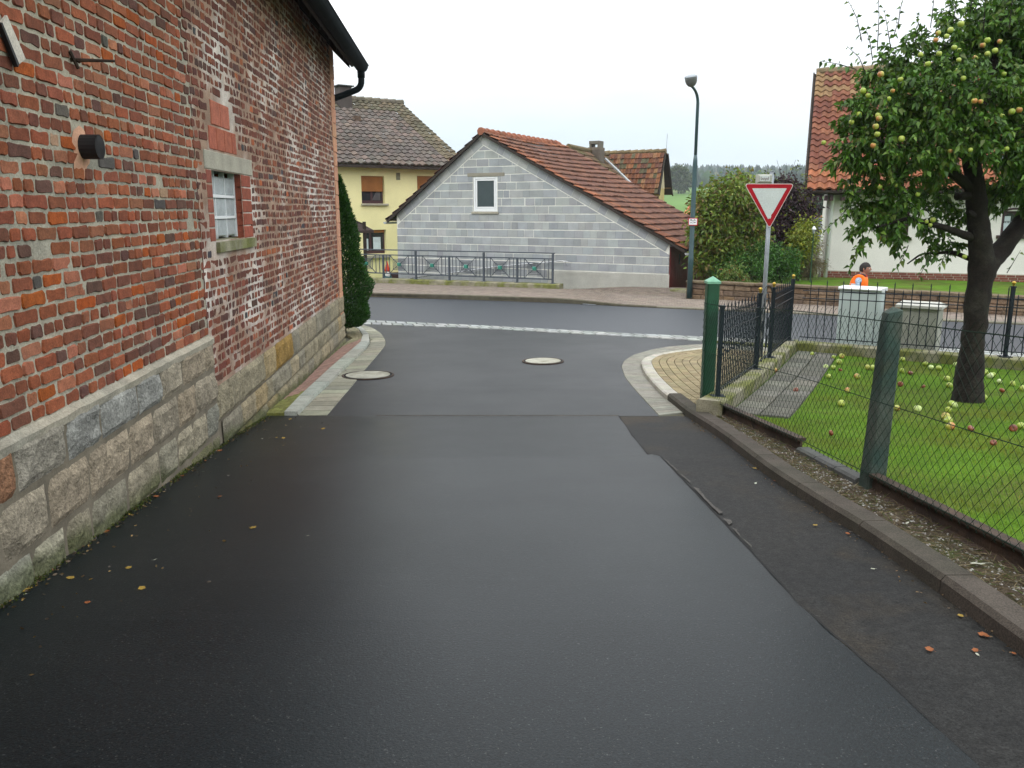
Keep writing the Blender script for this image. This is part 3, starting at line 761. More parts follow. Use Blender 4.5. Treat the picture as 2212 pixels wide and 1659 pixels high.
mortar('mortar_bed', 2.1, 7.05, .5, 4.0, M['mortar'], 0)
mortar('mortar_bed', 7.05, UC - .38, -.9, 4.3, M['mortar_pale'], 40, .0015)
# pinkish corner pier
mb = MB(); v = -.3
while v < 4.3:
    brick_face(mb, UC - .41, UC + .0, v + .003, v + .235, .012, jit((.50, .26, .16), .1), rough=.004); v += .24
mb.fbox(F, UC - .4, UC - .001, -.4, 4.3, -.028, .0, (.45, .25, .17))
mb.build('corner_pier', M['brick'], bb)
# plinth of rough hewn sandstone
def stone(mb, u0, u1, v0, v1, o, amp, cols, seed):
    nx = max(5, int((u1 - u0) / .045)); ny = max(5, int((v1 - v0) / .045)); c0 = Vector(cols); st = len(mb.v)
    for i in range(nx + 1):
        for j in range(ny + 1):
            x, y = i / nx, j / ny; u = u0 + (u1 - u0) * x; v = v0 + (v1 - v0) * y
            eu = .010 * mnoise.noise(Vector((v * 6, seed, 1))) if i in (0, nx) else 0; ev = .010 * mnoise.noise(Vector((u * 6, seed, 2))) if j in (0, ny) else 0
            e = min(min(x, 1 - x) * (u1 - u0), min(y, 1 - y) * (v1 - v0)) / .022; e = min(e, 1)
            d = mnoise.noise(Vector((u * 7, v * 9, seed))) * .55 + mnoise.noise(Vector((u * 19, v * 23, seed + 3))) * .45
            oo = o - .024 * (1 - e ** .6) + amp * d * e
            mb.v.append(tuple(F(u + eu, v + ev, oo)))
            gr = zg(*wall_xy(u)); mo = sm(.09, .0, v - gr - .05 + .05 * mnoise.noise(Vector((u * 4, v * 3, 9))))
            t = 1 + .25 * mnoise.noise(Vector((u * 2.3, v * 2.3, seed)))
            c = c0 * t; c = c.lerp(Vector((.055, .070, .018)), mo * .75); mb.c.append(tuple(c))
    for i in range(nx):
        for j in range(ny):
            a = st + i * (ny + 1) + j; mb.f.append((a, a + ny + 1, a + ny + 2, a + 1)); mb.mi.append(0)
SC = [(.30, .25, .18), (.27, .235, .175), (.32, .28, .21), (.255, .235, .19), (.285, .235, .165)]
mb = MB(); sd_ = 0
rows = [(.285, .545), (.0, .275), (-.275, -.01), (-.56, -.285)]
firsts = [(3.62, .30), (3.35, .62), (3.2, .5), (3.3, .6)]
for ri, (v0, v1) in enumerate(rows):
    u = 2.3 + ri * .17
    while u < 7.05:
        w = random.uniform(.30, .62); 
        if 7.08 - (u + w) < .2: w = 7.08 - u
        c = random.choice(SC); sd_ += 1.37
        if ri == 0 and 3.45 < u + w / 2 < 3.9: c = (.24, .125, .07)
        if ri == 0 and 6.05 < u + w / 2 < 6.5: c = (.22, .135, .06)
        if ri == 0 and 4.5 < u + w / 2 < 6.0: c = (.27, .27, .245)
        if ri == 2: c = tuple(q * r_ for q, r_ in zip(c, (.92, .98, .98)))
        stone(mb, u + .005, u + w - .005, v0 + .003, v1 - .003, .042, .030, c, sd_); u += w
mb.build('plinth', M['sandstone'], bb)
mb = MB(); SC2 = [(.27, .235, .165), (.25, .22, .15), (.22, .20, .15), (.29, .245, .16), (.30, .235, .13)]
for ri, (v0, v1) in enumerate([(-.20, .105), (-.44, -.205), (-.68, -.445), (-.95, -.685)]):
    u = 7.1 + ri * .1
    while u < UC:
        w = random.uniform(.3, .8) if ri else random.uniform(.35, 1.0)
        if UC - (u + w) < .2: w = UC - u
        c = random.choice(SC2); sd_ += 1.37
        if ri == 0 and abs(u + w / 2 - 10.2) < .35: c = (.27, .17, .05)
        stone(mb, u + .004, u + w - .004, v0 + .002, v1 - .002, .03 + .012 * (ri % 2), .018, c, sd_); u += w
mb.build('plinth', M['sandstone'], bb)
# mortar skim on top of the near plinth, and the bed between the stones
mb = MB(); n = 90
for i in range(n):
    u0, u1 = 2.3 + 4.78 * i / n, 2.3 + 4.78 * (i + 1) / n
    def pr_(u): return .044 + .012 * mnoise.noise(Vector((u * 6, 0, 0))), .545 + .012 * mnoise.noise(Vector((u * 5, 3, 0)))
    (a0, h0), (a1, h1) = pr_(u0), pr_(u1)
    mb.add([F(u0, h0, a0), F(u1, h1, a1), F(u1, .572 + .01 * mnoise.noise(Vector((u1 * 7, 9, 0))), -.002), F(u0, .572 + .01 * mnoise.noise(Vector((u0 * 7, 9, 0))), -.002), F(u0, .50, .035), F(u1, .50, .035)], [(0, 1, 2, 3), (4, 5, 1, 0)])
mb.build('mortar_skim', M['mortar'], bb)
mb = MB(); mb.fbox(F, 2.2, 7.075, -1.2, .53, -.02, .022); mb.fbox(F, 7.075, UC, -1.2, .10, -.02, .006); mb.build('plinth_bed', mat('plinth_mortar', (.15, .13, .095), rough=1, var=.3, bump=.5), bb)
# blocked window: concrete lintel, sill, red block jambs, pane in a white grid
wd = mb = MB(); 
wobj = MB(); wobj.bbox(F, U1L - .0, U1R, win[2] - .0, win[3], -.30, -.285, .001); wo_ = wobj.build('window', M['concrete'], bb)
mb = MB(); mb.bbox(F, 7.27, 8.90, 1.945, 2.10, -.25, .010, .006); mb.build('lintel', M['concrete'], wo_)
mb = MB(); mb.add([F(7.46, 1.24, .0), F(8.80, 1.24, .0), F(8.80, 1.24, .035), F(7.46, 1.24, .035), F(7.46, 1.36, -.24), F(8.80, 1.36, -.24), F(8.80, 1.325, .035), F(7.46, 1.325, .035)], [(0, 1, 2, 3), (4, 7, 6, 5), (3, 2, 6, 7), (1, 5, 6, 2), (0, 3, 7, 4)]); mb.build('sill', M['moss_conc'], wo_)
mb = MB(); hh = (1.945 - 1.33) / 5
for i in range(5):
    c = jit((.27, .075, .045), .14)
    mb.bbox(F, U1R, 8.80, 1.33 + hh * i + .004, 1.33 + hh * (i + 1) - .004, -.28, .008, .008, c)
mb.build('jamb', M['brick'], wo_); mb = MB()
for i in range(5): mb.bbox(F, 7.30, U1L, 1.33 + hh * i + .004, 1.33 + hh * (i + 1) - .004, -.28, .006, .008, jit((.25, .08, .055), .12))
mb.build('jamb', M['brick'], wo_); mb = MB()
for i, (a, b) in enumerate([(7.46, 7.68), (7.69, 7.93), (7.94, 8.18), (8.19, 8.34)]): mb.bbox(F, a, b, 2.115, 2.31, -.02, .008, .007, jit((.33, .10, .06), .1))
for i, (a, b) in enumerate([(7.56, 7.84), (7.85, 8.14)]): mb.bbox(F, a, b, 2.325, 2.53, -.02, .010, .007, jit((.34, .11, .07), .1))
mb.build('infill_blocks', M['brick'], wo_)
pn = MB(); cw = (U1R - U1L) / 3; chh = (win[3] - 1.35 - .03) / 3
for i in range(3):
    for j in range(3):
        a, b = U1L + cw * i + .012, U1L + cw * (i + 1) - .012; c, d = 1.35 + chh * j + .014, 1.35 + chh * (j + 1) - .014
        pn.bbox(F, a, b, c, d, -.12, -.075, .012, jit((1, 1, 1), .1))
pn.build('pane', M['pane_frosted'], wo_)
mb = MB()
for j in range(1, 3): mb.fbox(F, U1L, U1R, 1.35 + chh * j - .013, 1.35 + chh * j + .013, -.12, -.062)
for i in range(1, 3): mb.fbox(F, U1L + cw * i - .006, U1L + cw * i + .006, 1.35, win[3], -.12, -.070)
mb.fbox(F, U1R - .02, U1R, 1.35, win[3], -.12, -.062)
mb.build('glazing_bar', M['frame_white'], wo_)
# cut pipe through the wall with mortar collar, iron hook, tilted tile in the wall
mb = MB(); mb.tube([F(PIPE[0], PIPE[1], -.02), F(PIPE[0], PIPE[1], .10)], .068, 20, cap=False); mb.tube([F(PIPE[0], PIPE[1], .10), F(PIPE[0], PIPE[1], -.0)], .060, 20, cap=False)
mb.lathe(F(PIPE[0], PIPE[1], .10), [(.060, 0), (.068, 0)], 20, axis=BW.n); mb.lathe(F(PIPE[0], PIPE[1], .005), [(.001, 0), (.062, 0)], 20, axis=BW.n)
mb.build('wall_pipe', M['black'], bb, smooth=False)
mb = MB(); pts = [F(PIPE[0] - .01, PIPE[1] + .01, .012)]
for k in range(16):
    a = 2 * math.pi * k / 16; r_ = .115 + .03 * mnoise.noise(Vector((math.cos(a) * 2, math.sin(a) * 2, 4))) + (.06 if 3.9 < a < 4.9 else 0)
    pts.append(F(PIPE[0] - .01 + r_ * math.cos(a), PIPE[1] + r_ * math.sin(a), .002))
mb.add(pts, [(0, i + 1, (i + 1) % 16 + 1) for i in range(16)]); mb.build('pipe_collar', M['plaster_pink'], bb)
mb = MB(); mb.tube([F(4.96, 2.41, -.02), F(4.97, 2.41, .05), F(5.02, 2.415, .21)], [.011, .010, .007], 6)
mb.tube([F(4.93, 2.45, .01), F(4.99, 2.37, .02)], .010, 6); mb.build('iron_hook', M['rust'], bb)
mb = MB(); p0 = F(4.20, 2.44, .012); mb.hexa([p0 + BW.u * x + Z * y + BW.n * o for x, y, o in [(0, 0, 0), (.11, -.16, .0), (.11, -.16, .020), (0, 0, .020), (.07, .05, 0), (.20, -.12, 0), (.20, -.12, .012), (.07, .05, .012)]], (.50, .46, .40)); mb.build('wall_plate', M['stone_attr'], bb)
mb = MB(); mb.hexa([p0 + BW.u * x + Z * y + BW.n * o for x, y, o in [(-.014, -.004, 0), (.098, -.174, .0), (.098, -.174, .022), (-.014, -.004, .022), (0, .004, 0), (.112, -.158, 0), (.112, -.158, .022), (0, .004, .022)]]); mb.build('plate_edge', M['black'], bb)
# eaves: sloping boards, rafters, gutter with its swan neck and downpipe, roof above
mb = MB()
prof = [(-8.5, 8.42), (-4.0, 8.42 + .0), (.36, 4.02), (.44, 4.10), (.44, 4.16), (-4.0, 8.62), (-8.5, 4.2)]
ez = lambda o: 4.28 - 1.02 * o
pts0 = [(-.02, 4.42), (.27, 4.125), (.30, 4.02), (.335, 4.03), (.345, 4.17), (.44, 4.13), (.455, 4.155), (-4.0, 8.75), (-8.4, 4.3), (-8.3, 4.2), (-4.0, 8.52)]
for s_ in (-6.2, UC + .12): 
    b0 = len(mb.v); mb.add([F(s_, b, a) for a, b in pts0], [])
n = len(pts0)
mb.f += [(i, (i + 1) % n, n + (i + 1) % n, n + i) for i in range(n)] + [tuple(range(n)), tuple(range(2 * n - 1, n - 1, -1))]; mb.mi += [0] * (n + 2)
rf = mb.build('roof', M['wood_dark'], bb)
for i in range(8, 27):
    u = -5 + i * .78; mb = MB()
    mb.hexa([F(u + a, ez(o) - dz, o) for (a, o, dz) in [(0, -.05, .0), (.08, -.05, .0), (.08, .26, .0), (0, .26, .0), (0, -.05, -.15), (.08, -.05, -.15), (.08, .26, -.13), (0, .26, -.13)]])
    mb.build('rafter', M['wood_dark'], bb)
mb = MB(); gc, gz_, gr_ = .455, 4.075, .115; ns = 10; L0, L1 = -6.2, UC + .30
for k in range(ns + 1):
    a = math.pi * (1 + k / ns); mb.v += [tuple(F(L0, gz_ + gr_ * math.sin(a), gc + gr_ * math.cos(a))), tuple(F(L1, gz_ + gr_ * math.sin(a), gc + gr_ * math.cos(a)))]; mb.c += [(1, 1, 1)] * 2
for k in range(ns): mb.f.append((2 * k, 2 * k + 1, 2 * k + 3, 2 * k + 2)); mb.mi.append(0)
mb.f.append(tuple(2 * k + 1 for k in range(ns + 1))); mb.mi.append(0)
mb.tube([F(L0, gz_ + .005, gc + gr_), F(L1, gz_ + .005, gc + gr_)], .012, 8)
for i in range(26):
    u = L1 - .35 - i * .72
    for k in range(ns):
        a0, a1 = math.pi * (1 + k / ns), math.pi * (1 + (k + 1) / ns); r2 = gr_ + .006
        mb.add([F(u, gz_ + r2 * math.sin(a0), gc + r2 * math.cos(a0)), F(u + .03, gz_ + r2 * math.sin(a0), gc + r2 * math.cos(a0)), F(u + .03, gz_ + r2 * math.sin(a1), gc + r2 * math.cos(a1)), F(u, gz_ + r2 * math.sin(a1), gc + r2 * math.cos(a1))], [(0, 1, 2, 3)])
mb.build('gutter', M['zinc'], bb, smooth=False)
mb = MB(); pth = [F(UC + .18, 4.0, .455), F(UC + .18, 3.84, .455)]
for k in range(7):
    t = k / 6 * 1.22; pth.append(F(UC + .17, 3.80 - .16 * math.sin(t), .455 - .16 * (1 - math.cos(t))))
pth += [F(UC + .10, 3.55, .12), F(UC + .10, 3.50, -.03)]
for k in range(5):
    t = k / 4 * 1.3; pth.append(F(UC + .10, 3.48 - .10 * math.sin(t), -.05 - .1 * (1 - math.cos(t))))
pth += [F(UC + .10, 3.1, -.10), F(UC + .10, -.72, -.10)]
mb.tube(pth, .054, 14); mb.tube([F(UC + .18, 4.0, .455), F(UC + .18, 3.86, .455)], .064, 14); mb.tube([F(UC + .10, -.1, -.10), F(UC + .10, -.74, -.10)], .062, 14)
mb.build('downpipe', M['zinc'], bb, smooth=True)
# ================================================================== houses across the street
def proj(q):
    d = q - O0; y = d.y * _c - d.z * _s; u = d.y * _s + d.z * _c
    return CX + FPX * d.x / y, CY - FPX * u / y
def solve_back(wl, u, px, py):
    """how far behind the wall plane (and how high) a point of given u lies that shows at px, py"""
    lo, hi = 0.0, 14.0; z = 3.0
    def f(D):
        z = 3.0
        for _ in range(20):
            q = wl.at(u, z, -D); x, y = proj(q); z += (y - py) * (q.y) / FPX
        return proj(wl.at(u, z, -D))[0] - px, z
    s0 = f(lo)[0] > 0
    for _ in range(50):
        m_ = (lo + hi) / 2; v, z = f(m_)
        if (v > 0) == s0: lo = m_
        else: hi = m_
    return lo, z
def clip(poly, a, b, c):                       # keep a*u + b*v <= c
    out = []
    for i in range(len(poly)):
        p, q = poly[i], poly[(i + 1) % len(poly)]; fp = a * p[0] + b * p[1] - c; fq = a * q[0] + b * q[1] - c
        if fp <= 0: out.append(p)
        if fp * fq < 0: t = fp / (fp - fq); out.append((p[0] + (q[0] - p[0]) * t, p[1] + (q[1] - p[1]) * t))
    return out
# ------------------------------------------------------------------ grey block house
hb = G(1443, 624, .1)
BH = Wall(hb, (.883, -.469)); HF = BH.at
uL, zL = BH.px(857, 464); uP, zP = BH.px(1043, 291); zR = BH.px(1443, 526)[1]; zpl = BH.px(1440, 592)[1]
ULW = uL
bh = thing('block_house', HF(uL / 2, hb.z, 0), 'grey bare concrete block gable house with red tiled roof across the street', 'house')
base = -2.4
hw = BH.px(1022, 382); hw2 = BH.px(1074, 457); WIN = (hw[0], hw2[0], hw2[1], hw[1])
LD = 7.4                                         # length of the house back from the street
for _ in range(1):
    LD, _z = 7.0, 0
    lo, hi = 2.0, 14.0
    for _ in range(40):
        m_ = (lo + hi) / 2
        if proj(HF(uP, zP, -m_))[0] < 1208: lo = m_
        else: hi = m_
    LD = lo
mb = MB()
prof = [(uL, base), (0, base), (0, zR), (uP, zP), (uL, zL)]
rect_hole(mb, HF, uL, 0, base, min(zL, zR), -.004, [])
us = sorted([uL, WIN[0], WIN[1], 0])
def roofz(u): return zL + (zP - zL) * (u - uL) / (uP - uL) if u < uP else zP + (zR - zP) * (u - uP) / (0 - uP)
m0 = min(zL, zR)
cols_ = sorted({uL, uP, 0, WIN[0], WIN[1]})
for a, b in zip(cols_, cols_[1:]):
    mid = (a + b) / 2
    if WIN[0] < mid < WIN[1]:
        mb.add([HF(a, m0, -.004), HF(b, m0, -.004), HF(b, WIN[2], -.004), HF(a, WIN[2], -.004)], [(0, 1, 2, 3)]) if WIN[2] > m0 else None
        mb.add([HF(a, WIN[3], -.004), HF(b, WIN[3], -.004), HF(b, roofz(b), -.004), HF(a, roofz(a), -.004)], [(0, 1, 2, 3)])
    else: mb.add([HF(a, m0, -.004), HF(b, m0, -.004), HF(b, roofz(b), -.004), HF(a, roofz(a), -.004)], [(0, 1, 2, 3)])
for s_ in (-LD,):
    mb.add([HF(a, b, s_) for a, b in prof], [(4, 3, 2, 1, 0)])
mb.add([HF(uL, base, -.02), HF(uL, base, -LD), HF(uL, zL, -LD), HF(uL, zL, -.02)], [(0, 1, 2, 3)])
mb.build('wall', mat('block_mortar', (.74, .74, .68), rough=.95, var=.12, scale=3, fine=.15, bump=.3), bh)
n4 = lambda P, u1, v0, v1: len(P) == 4 and any(abs(q[0] - u1) < 1e-6 and abs(q[1] - v1) < 1e-6 for q in P) and u1 < -.05
blk = MB(); bhh = (zP - zpl) / round((zP - zpl) / .25); v = zpl - 8 * bhh; bw = .03 ; row = 0
sl = (zP - zL) / (uP - uL); sr = (zR - zP) / (0 - uP); BAND = .30
LINT = (WIN[0] - .22, WIN[1] + .28, WIN[3] - .01, WIN[3] + .12)
while v < zP:
    u = uL - random.uniform(0, .45); row += 1; nlong = random.random() < .3
    low = v < zpl - .01
    while u < 0:
        w = random.choice([.36, .36, .24, .36, .30]) if v < WIN[2] - .3 else random.choice([.49, .365, .49, .24])
        g = .034 if random.random() < (.05 if v < WIN[2] - .2 else .25) else .006
        u0, u1 = max(u + g * .5, uL), min(u + w - g * .5, 0); v0, v1 = v + .014, v + bhh - .014
        poly = [(u0, v0), (u1, v0), (u1, v1), (u0, v1)] if u1 - u0 > .04 else []
        u += w
        if not poly: continue
        cu = (u0 + u1) / 2
        if low and cu > BH.px(1178, 580)[0]: continue
        if low and v < zpl - 2.5 * bhh and cu > BH.px(1060, 600)[0]: continue
        if u1 > WIN[0] - .02 and u0 < WIN[1] + .02 and v1 > WIN[2] - .08 and v0 < WIN[3] + .0:
            if v0 < WIN[2] - .12: poly = clip(poly, 0, 1, WIN[2] - .08)
            elif cu < (WIN[0] + WIN[1]) / 2: poly = clip(poly, 1, 0, WIN[0] - .02)
            else: poly = clip(poly, -1, 0, -(WIN[1] + .02))
        if LINT[0] < cu < LINT[1] and LINT[2] < (v0 + v1) / 2 < LINT[3] + .05: poly = clip(poly, 0, -1, -(LINT[3] + .02))
        ln = math.hypot(1, sl); poly = clip(poly, -sl, 1, zL - sl * uL - BAND * ln) if poly else []
        ln = math.hypot(1, sr); poly = clip(poly, -sr, 1, zP - sr * uP - BAND * ln) if poly else []
        if len(poly) < 3: continue
        c = jit(random.choice([(.33, .35, .355), (.32, .34, .345), (.34, .355, .35), (.30, .32, .335), (.29, .305, .315)]), .09, .015)
        if g < .01 and n4(poly, u1, v0, v1): blk.add([HF(a, b, .0005) for a, b in ((u1, v0 + .004), (u1 + .007, v0 + .004), (u1 + .007, v1 - .004), (u1, v1 - .004))], [(0, 1, 2, 3)], (.15, .155, .16))
        n = len(poly); o = .0035 + random.uniform(-.002, .002)
        blk.add([HF(a, b, o) for a, b in poly] + [HF(a, b, -.02) for a, b in poly], [tuple(range(n))] + [(i, n + i, n + (i + 1) % n, (i + 1) % n) for i in range(n)], c)
    v += bhh
for (ua, za, ub, zb) in ((uL, zL, uP, zP), (0, zR, uP, zP)):        # blocks laid along the rake
    L_ = math.hypot(ub - ua, zb - za); tx, tz = (ub - ua) / L_, (zb - za) / L_; nx_, nz_ = (tz, -tx) if ub > ua else (-tz, tx)
    if nz_ > 0: nx_, nz_ = -nx_, -nz_
    s_ = .0
    while s_ < L_ - .25:
        w = random.uniform(.26, .44); a0, a1 = s_ + .004, min(s_ + w, L_) - .004
        P_ = [(ua + tx * a + nx_ * b, za + tz * a + nz_ * b) for a, b in ((a0, .0), (a1, .0), (a1, BAND - .03), (a0, BAND - .03))]
        P_ = clip(clip(P_, -1, 0, -uL), 1, 0, 0)
        if len(P_) > 2: blk.add([HF(a, b, .007) for a, b in P_], [tuple(range(len(P_)))], jit(random.choice([(.35, .37, .37), (.32, .335, .35), (.375, .385, .375)]), .1, .01))
        s_ += w
blk.build('blockwork', M['block'], bh)
mb = MB(); uS = BH.px(1176, 580)[0]; uS2 = BH.px(1062, 600)[0]
mb.fbox(HF, uS, .015, base, zpl - .02, -.1, -.004); mb.fbox(HF, uS2, uS - .003, base, zpl - 2 * bhh - .02, -.1, -.004)
mb.build('plinth', M['plinth_paint'], bh)
wi = MB(); wi.bbox(HF, *WIN, -.16, -.045, .004); win_o = wi.build('window', M['frame_white'], bh)
a, b, c, d = WIN; e1 = .075; e2 = .135
mb = MB()
for (x0, x1, y0, y1) in ((a, a + e1, c, d), (b - e1, b, c, d), (a + e1 + .001, b - e1 - .001, c, c + e1 + .02), (a + e1 + .001, b - e1 - .001, d - e1, d)): mb.bbox(HF, x0, x1, y0, y1, -.15, -.012, .008)
mb.build('frame', M['frame_white'], win_o)
mb = MB(); x0, x1, y0, y1 = a + e1 + .01, b - e1 - .01, c + e1 + .03, d - e1 - .01
for q in ((x0, x0 + .05, y0, y1), (x1 - .05, x1, y0, y1), (x0 + .051, x1 - .051, y0, y0 + .05), (x0 + .051, x1 - .051, y1 - .05, y1)): mb.bbox(HF, *q, -.12, -.022, .006)
mb.build('sash', M['frame_white'], win_o)
mb = MB(); mb.fbox(HF, x0 + .04, x1 - .04, y0 + .04, y1 - .04, -.1, -.040); mb.build('pane', mat('pane_dark', (.045, .06, .068), rough=.25, var=.08, bump=0, spec=.5), win_o)
mb = MB(); mb.bbox(HF, a - .06, b + .06, c - .075, c - .004, -.1, .045, .006); mb.build('sill', M['concrete'], win_o)
mb = MB(); mb.bbox(HF, LINT[0], LINT[1], LINT[2] + .015, LINT[3], -.1, .012, .006); mb.build('lintel', mat('lintel_conc', (.24, .225, .18), rough=.95, var=.15, bump=.4), win_o)
# side wall: dark red boards, door with a slot handle
mb = MB()
nb = 26
for i in range(nb):
    o0, o1 = -.03 - (LD - .03) * i / nb, -.03 - (LD - .03) * (i + 1) / nb
    p = [HF(0, base, o0 - .006), HF(0, base, o1), HF(0, zR - .1, o1), HF(0, zR - .1, o0 - .006)]
    mb.add(p + [q + BH.u * .03 for q in p], [(4, 5, 6, 7), (0, 4, 7, 3), (1, 2, 6, 5), (3, 7, 6, 2)])
door = mb.build('door', M['red_door'], bh)
mb = MB(); q = HF(.032, BH.px(1452, 575)[1], -.9); mb.box(q, -BH.n * .10, BH.u * .01, Z * .32); mb.build('handle', M['black'], door)
# roof
roof = MB(); rd = -BH.n; ov = .16
def rtile(i, j):
    t = j / 26; c = random.choice([(.140, .064, .040), (.118, .056, .039), (.155, .072, .044), (.105, .052, .038), (.125, .062, .044)])
    if i < 3: c = random.choice([(.22, .085, .042), (.18, .072, .040), (.14, .064, .040)])
    if t > .75 and random.random() < .35: c = (.23, .088, .042)
    return jit(c, .16)
OVR = .62
Sr = (BH.u * (uP - 0) + Z * (zP - zR)).normalized(); eave0 = HF(0, zR + .10, ov) - Sr * OVR; lr = (Vector((uP, zP + 0, 0)) - Vector((0, zR, 0))).length + OVR
ns = round(lr / .37); sagf = lambda u, s: -.07 * math.sin(math.pi * min(max(u / (LD + .3), 0), 1)) * (s / lr) + .02 * mnoise.noise(Vector((u * .7, s * .8, 3)))
tiles(roof, eave0, rd, Sr, int((LD + ov + .2) / .21), ns, .21, lr / ns, .028, rtile, lift=.055, sag=sagf, prof=lambda t: math.sin(math.pi * t) ** .7)
Sl = (BH.u * (uP - uL) + Z * (zP - zL)).normalized(); el0 = HF(uL, zL + .07, ov) - Sl * .45; ll = math.hypot(uP - uL, zP - zL) + .45; nl = round(ll / .36)
tiles(roof, el0, rd, Sl, int((LD + ov + .2) / .21), nl, .21, ll / nl, .028, lambda i, j: jit(random.choice([(.13, .05, .04), (.09, .045, .04), (.17, .06, .045)]), .2), lift=.06, prof=lambda t: math.sin(math.pi * t) ** .7)
ro = roof.build('roof', M['tile_attr'], bh)
mb = MB(); n_r = int((LD + .3) / .38)
for i in range(n_r):
    p0 = HF(uP, zP + .10, ov - i * .38); p1 = HF(uP, zP + .08 - .07 * math.sin(math.pi * i / n_r), ov - (i + 1) * .38 - .03)
    mb.tube([p0, p1], [.13, .115], 8, jit((.25, .10, .06), .25))
mb.build('ridge_tile', M['tile_attr'], ro)
mb = MB()
for (A_, B_, up) in ((eave0, eave0 + Sr * lr, Sr), (el0, el0 + Sl * ll, Sl)):
    nn = rd.cross(up).normalized(); nn = nn if nn.z > 0 else -nn
    for q in (0, LD + ov - .1): mb.hexa([A_ + rd * q - nn * .09, B_ + rd * q - nn * .09, B_ + rd * (q + .06) - nn * .09, A_ + rd * (q + .06) - nn * .09, A_ + rd * q - nn * .005, B_ + rd * q - nn * .005, B_ + rd * (q + .06) - nn * .005, A_ + rd * (q + .06) - nn * .005])
    mb.add([A_ - nn * .03 + rd * .02, B_ - nn * .03 + rd * .02, B_ - nn * .03 + rd * (LD + .1), A_ - nn * .03 + rd * (LD + .1)], [(0, 1, 2, 3)])
mb.build('verge_board', M['wood_dark'], ro)
for nm, p_, mt in (('gutter', eave0 + BH.u * .04 - Z * .07, M['zinc_pale']), ('gutter', el0 - BH.u * .05 - Z * .05, M['zinc_pale'])):
    mb = MB(); k_ = 8
    for k in range(k_ + 1):
        a = math.pi * (1 + k / k_); off = BH.u * (.075 * math.cos(a)) + Z * (.075 * math.sin(a)); mb.v += [tuple(p_ + off), tuple(p_ + off + rd * (LD + ov))]; mb.c += [(1, 1, 1)] * 2
    for k in range(k_): mb.f.append((2 * k, 2 * k + 1, 2 * k + 3, 2 * k + 2)); mb.mi.append(0)
    mb.f.append(tuple(2 * k for k in range(k_ + 1))); mb.mi.append(0)
    mb.build(nm, mt, ro)
# stainless handrail fixed to the block wall
hr = [BH.px(890, 601), BH.px(985, 588), BH.px(1080, 575), BH.px(1170, 567.5), BH.px(1213, 563.5), BH.px(1231, 565)]
mb = MB(); mb.tube([HF(a, b, .10) for a, b in hr], .019, 8); ho = tag(mb.build('handrail', M['inox'], smooth=True), 'sloping stainless steel handrail fixed to the grey block house', 'handrail')
for k in (1, 3, 5):
    mb = MB(); a, b = hr[k]; mb.tube([HF(a - .1, b - .02, .10), HF(a - .1, b - .10, .09), HF(a - .1, b - .12, .0)], .009, 6); mb.build('bracket', M['inox'], ho)
# mossy stone step at the red door
mb = MB(); p = G(1447, 631, .08); q = G(1487, 634, .08); mb.box(p - Z * .1, q - p, BH.n * -.5, Z * .18, (.19, .17, .12)); tag(mb.build('doorstep', M['moss_conc']), 'worn mossy stone step below the dark red door', 'step')

# ------------------------------------------------------------------ yellow house
YH = Wall(at_y(900, 440, 35), (.82, .572)); YF = YH.at
uA = YH.px(640, 400)[0]; uB = YH.px(1003, 400)[0]; ze = YH.px(840, 356)[1]
yh = thing('yellow_house', YF((uA + uB) / 2, -2, 0), 'pale yellow rendered house with grey brown tiled roof and orange blinds behind the block house', 'house')
Yw = []
for q in ((781.8, 380.7, 829.8, 439.5), (902, 381, 952, 440), (785.7, 496, 833.7, 549)):
    a, b = YH.px(q[0], q[3]), YH.px(q[2], q[1]); Yw.append((a[0], b[0], a[1], b[1]))
mb = MB(); rect_hole(mb, YF, uA, uB, -4, ze + .1, 0, Yw)
for (a, b, c, d) in Yw:
    mb.add([YF(a, c, 0), YF(a, d, 0), YF(a, d, -.2), YF(a, c, -.2), YF(b, c, 0), YF(b, d, 0), YF(b, d, -.2), YF(b, c, -.2)], [(0, 1, 2, 3), (7, 6, 5, 4), (1, 5, 6, 2), (0, 3, 7, 4)])
DY, zrY = solve_back(YH, YH.px(1003, 358)[0], 866, 224)
DY = min(DY, 9)
mb.add([YF(uB, -4, 0), YF(uB, -4, -2 * DY), YF(uB, ze, -2 * DY), YF(uB, zrY - .3, -DY), YF(uB, ze, 0), YF(uA, -4, 0), YF(uA, -4, -2 * DY), YF(uA, ze, -2 * DY), YF(uA, zrY - .3, -DY), YF(uA, ze, 0)], [(0, 1, 2, 3, 4), (9, 8, 7, 6, 5), (1, 6, 7, 2)])
mb.build('wall', M['yellow_render'], yh)
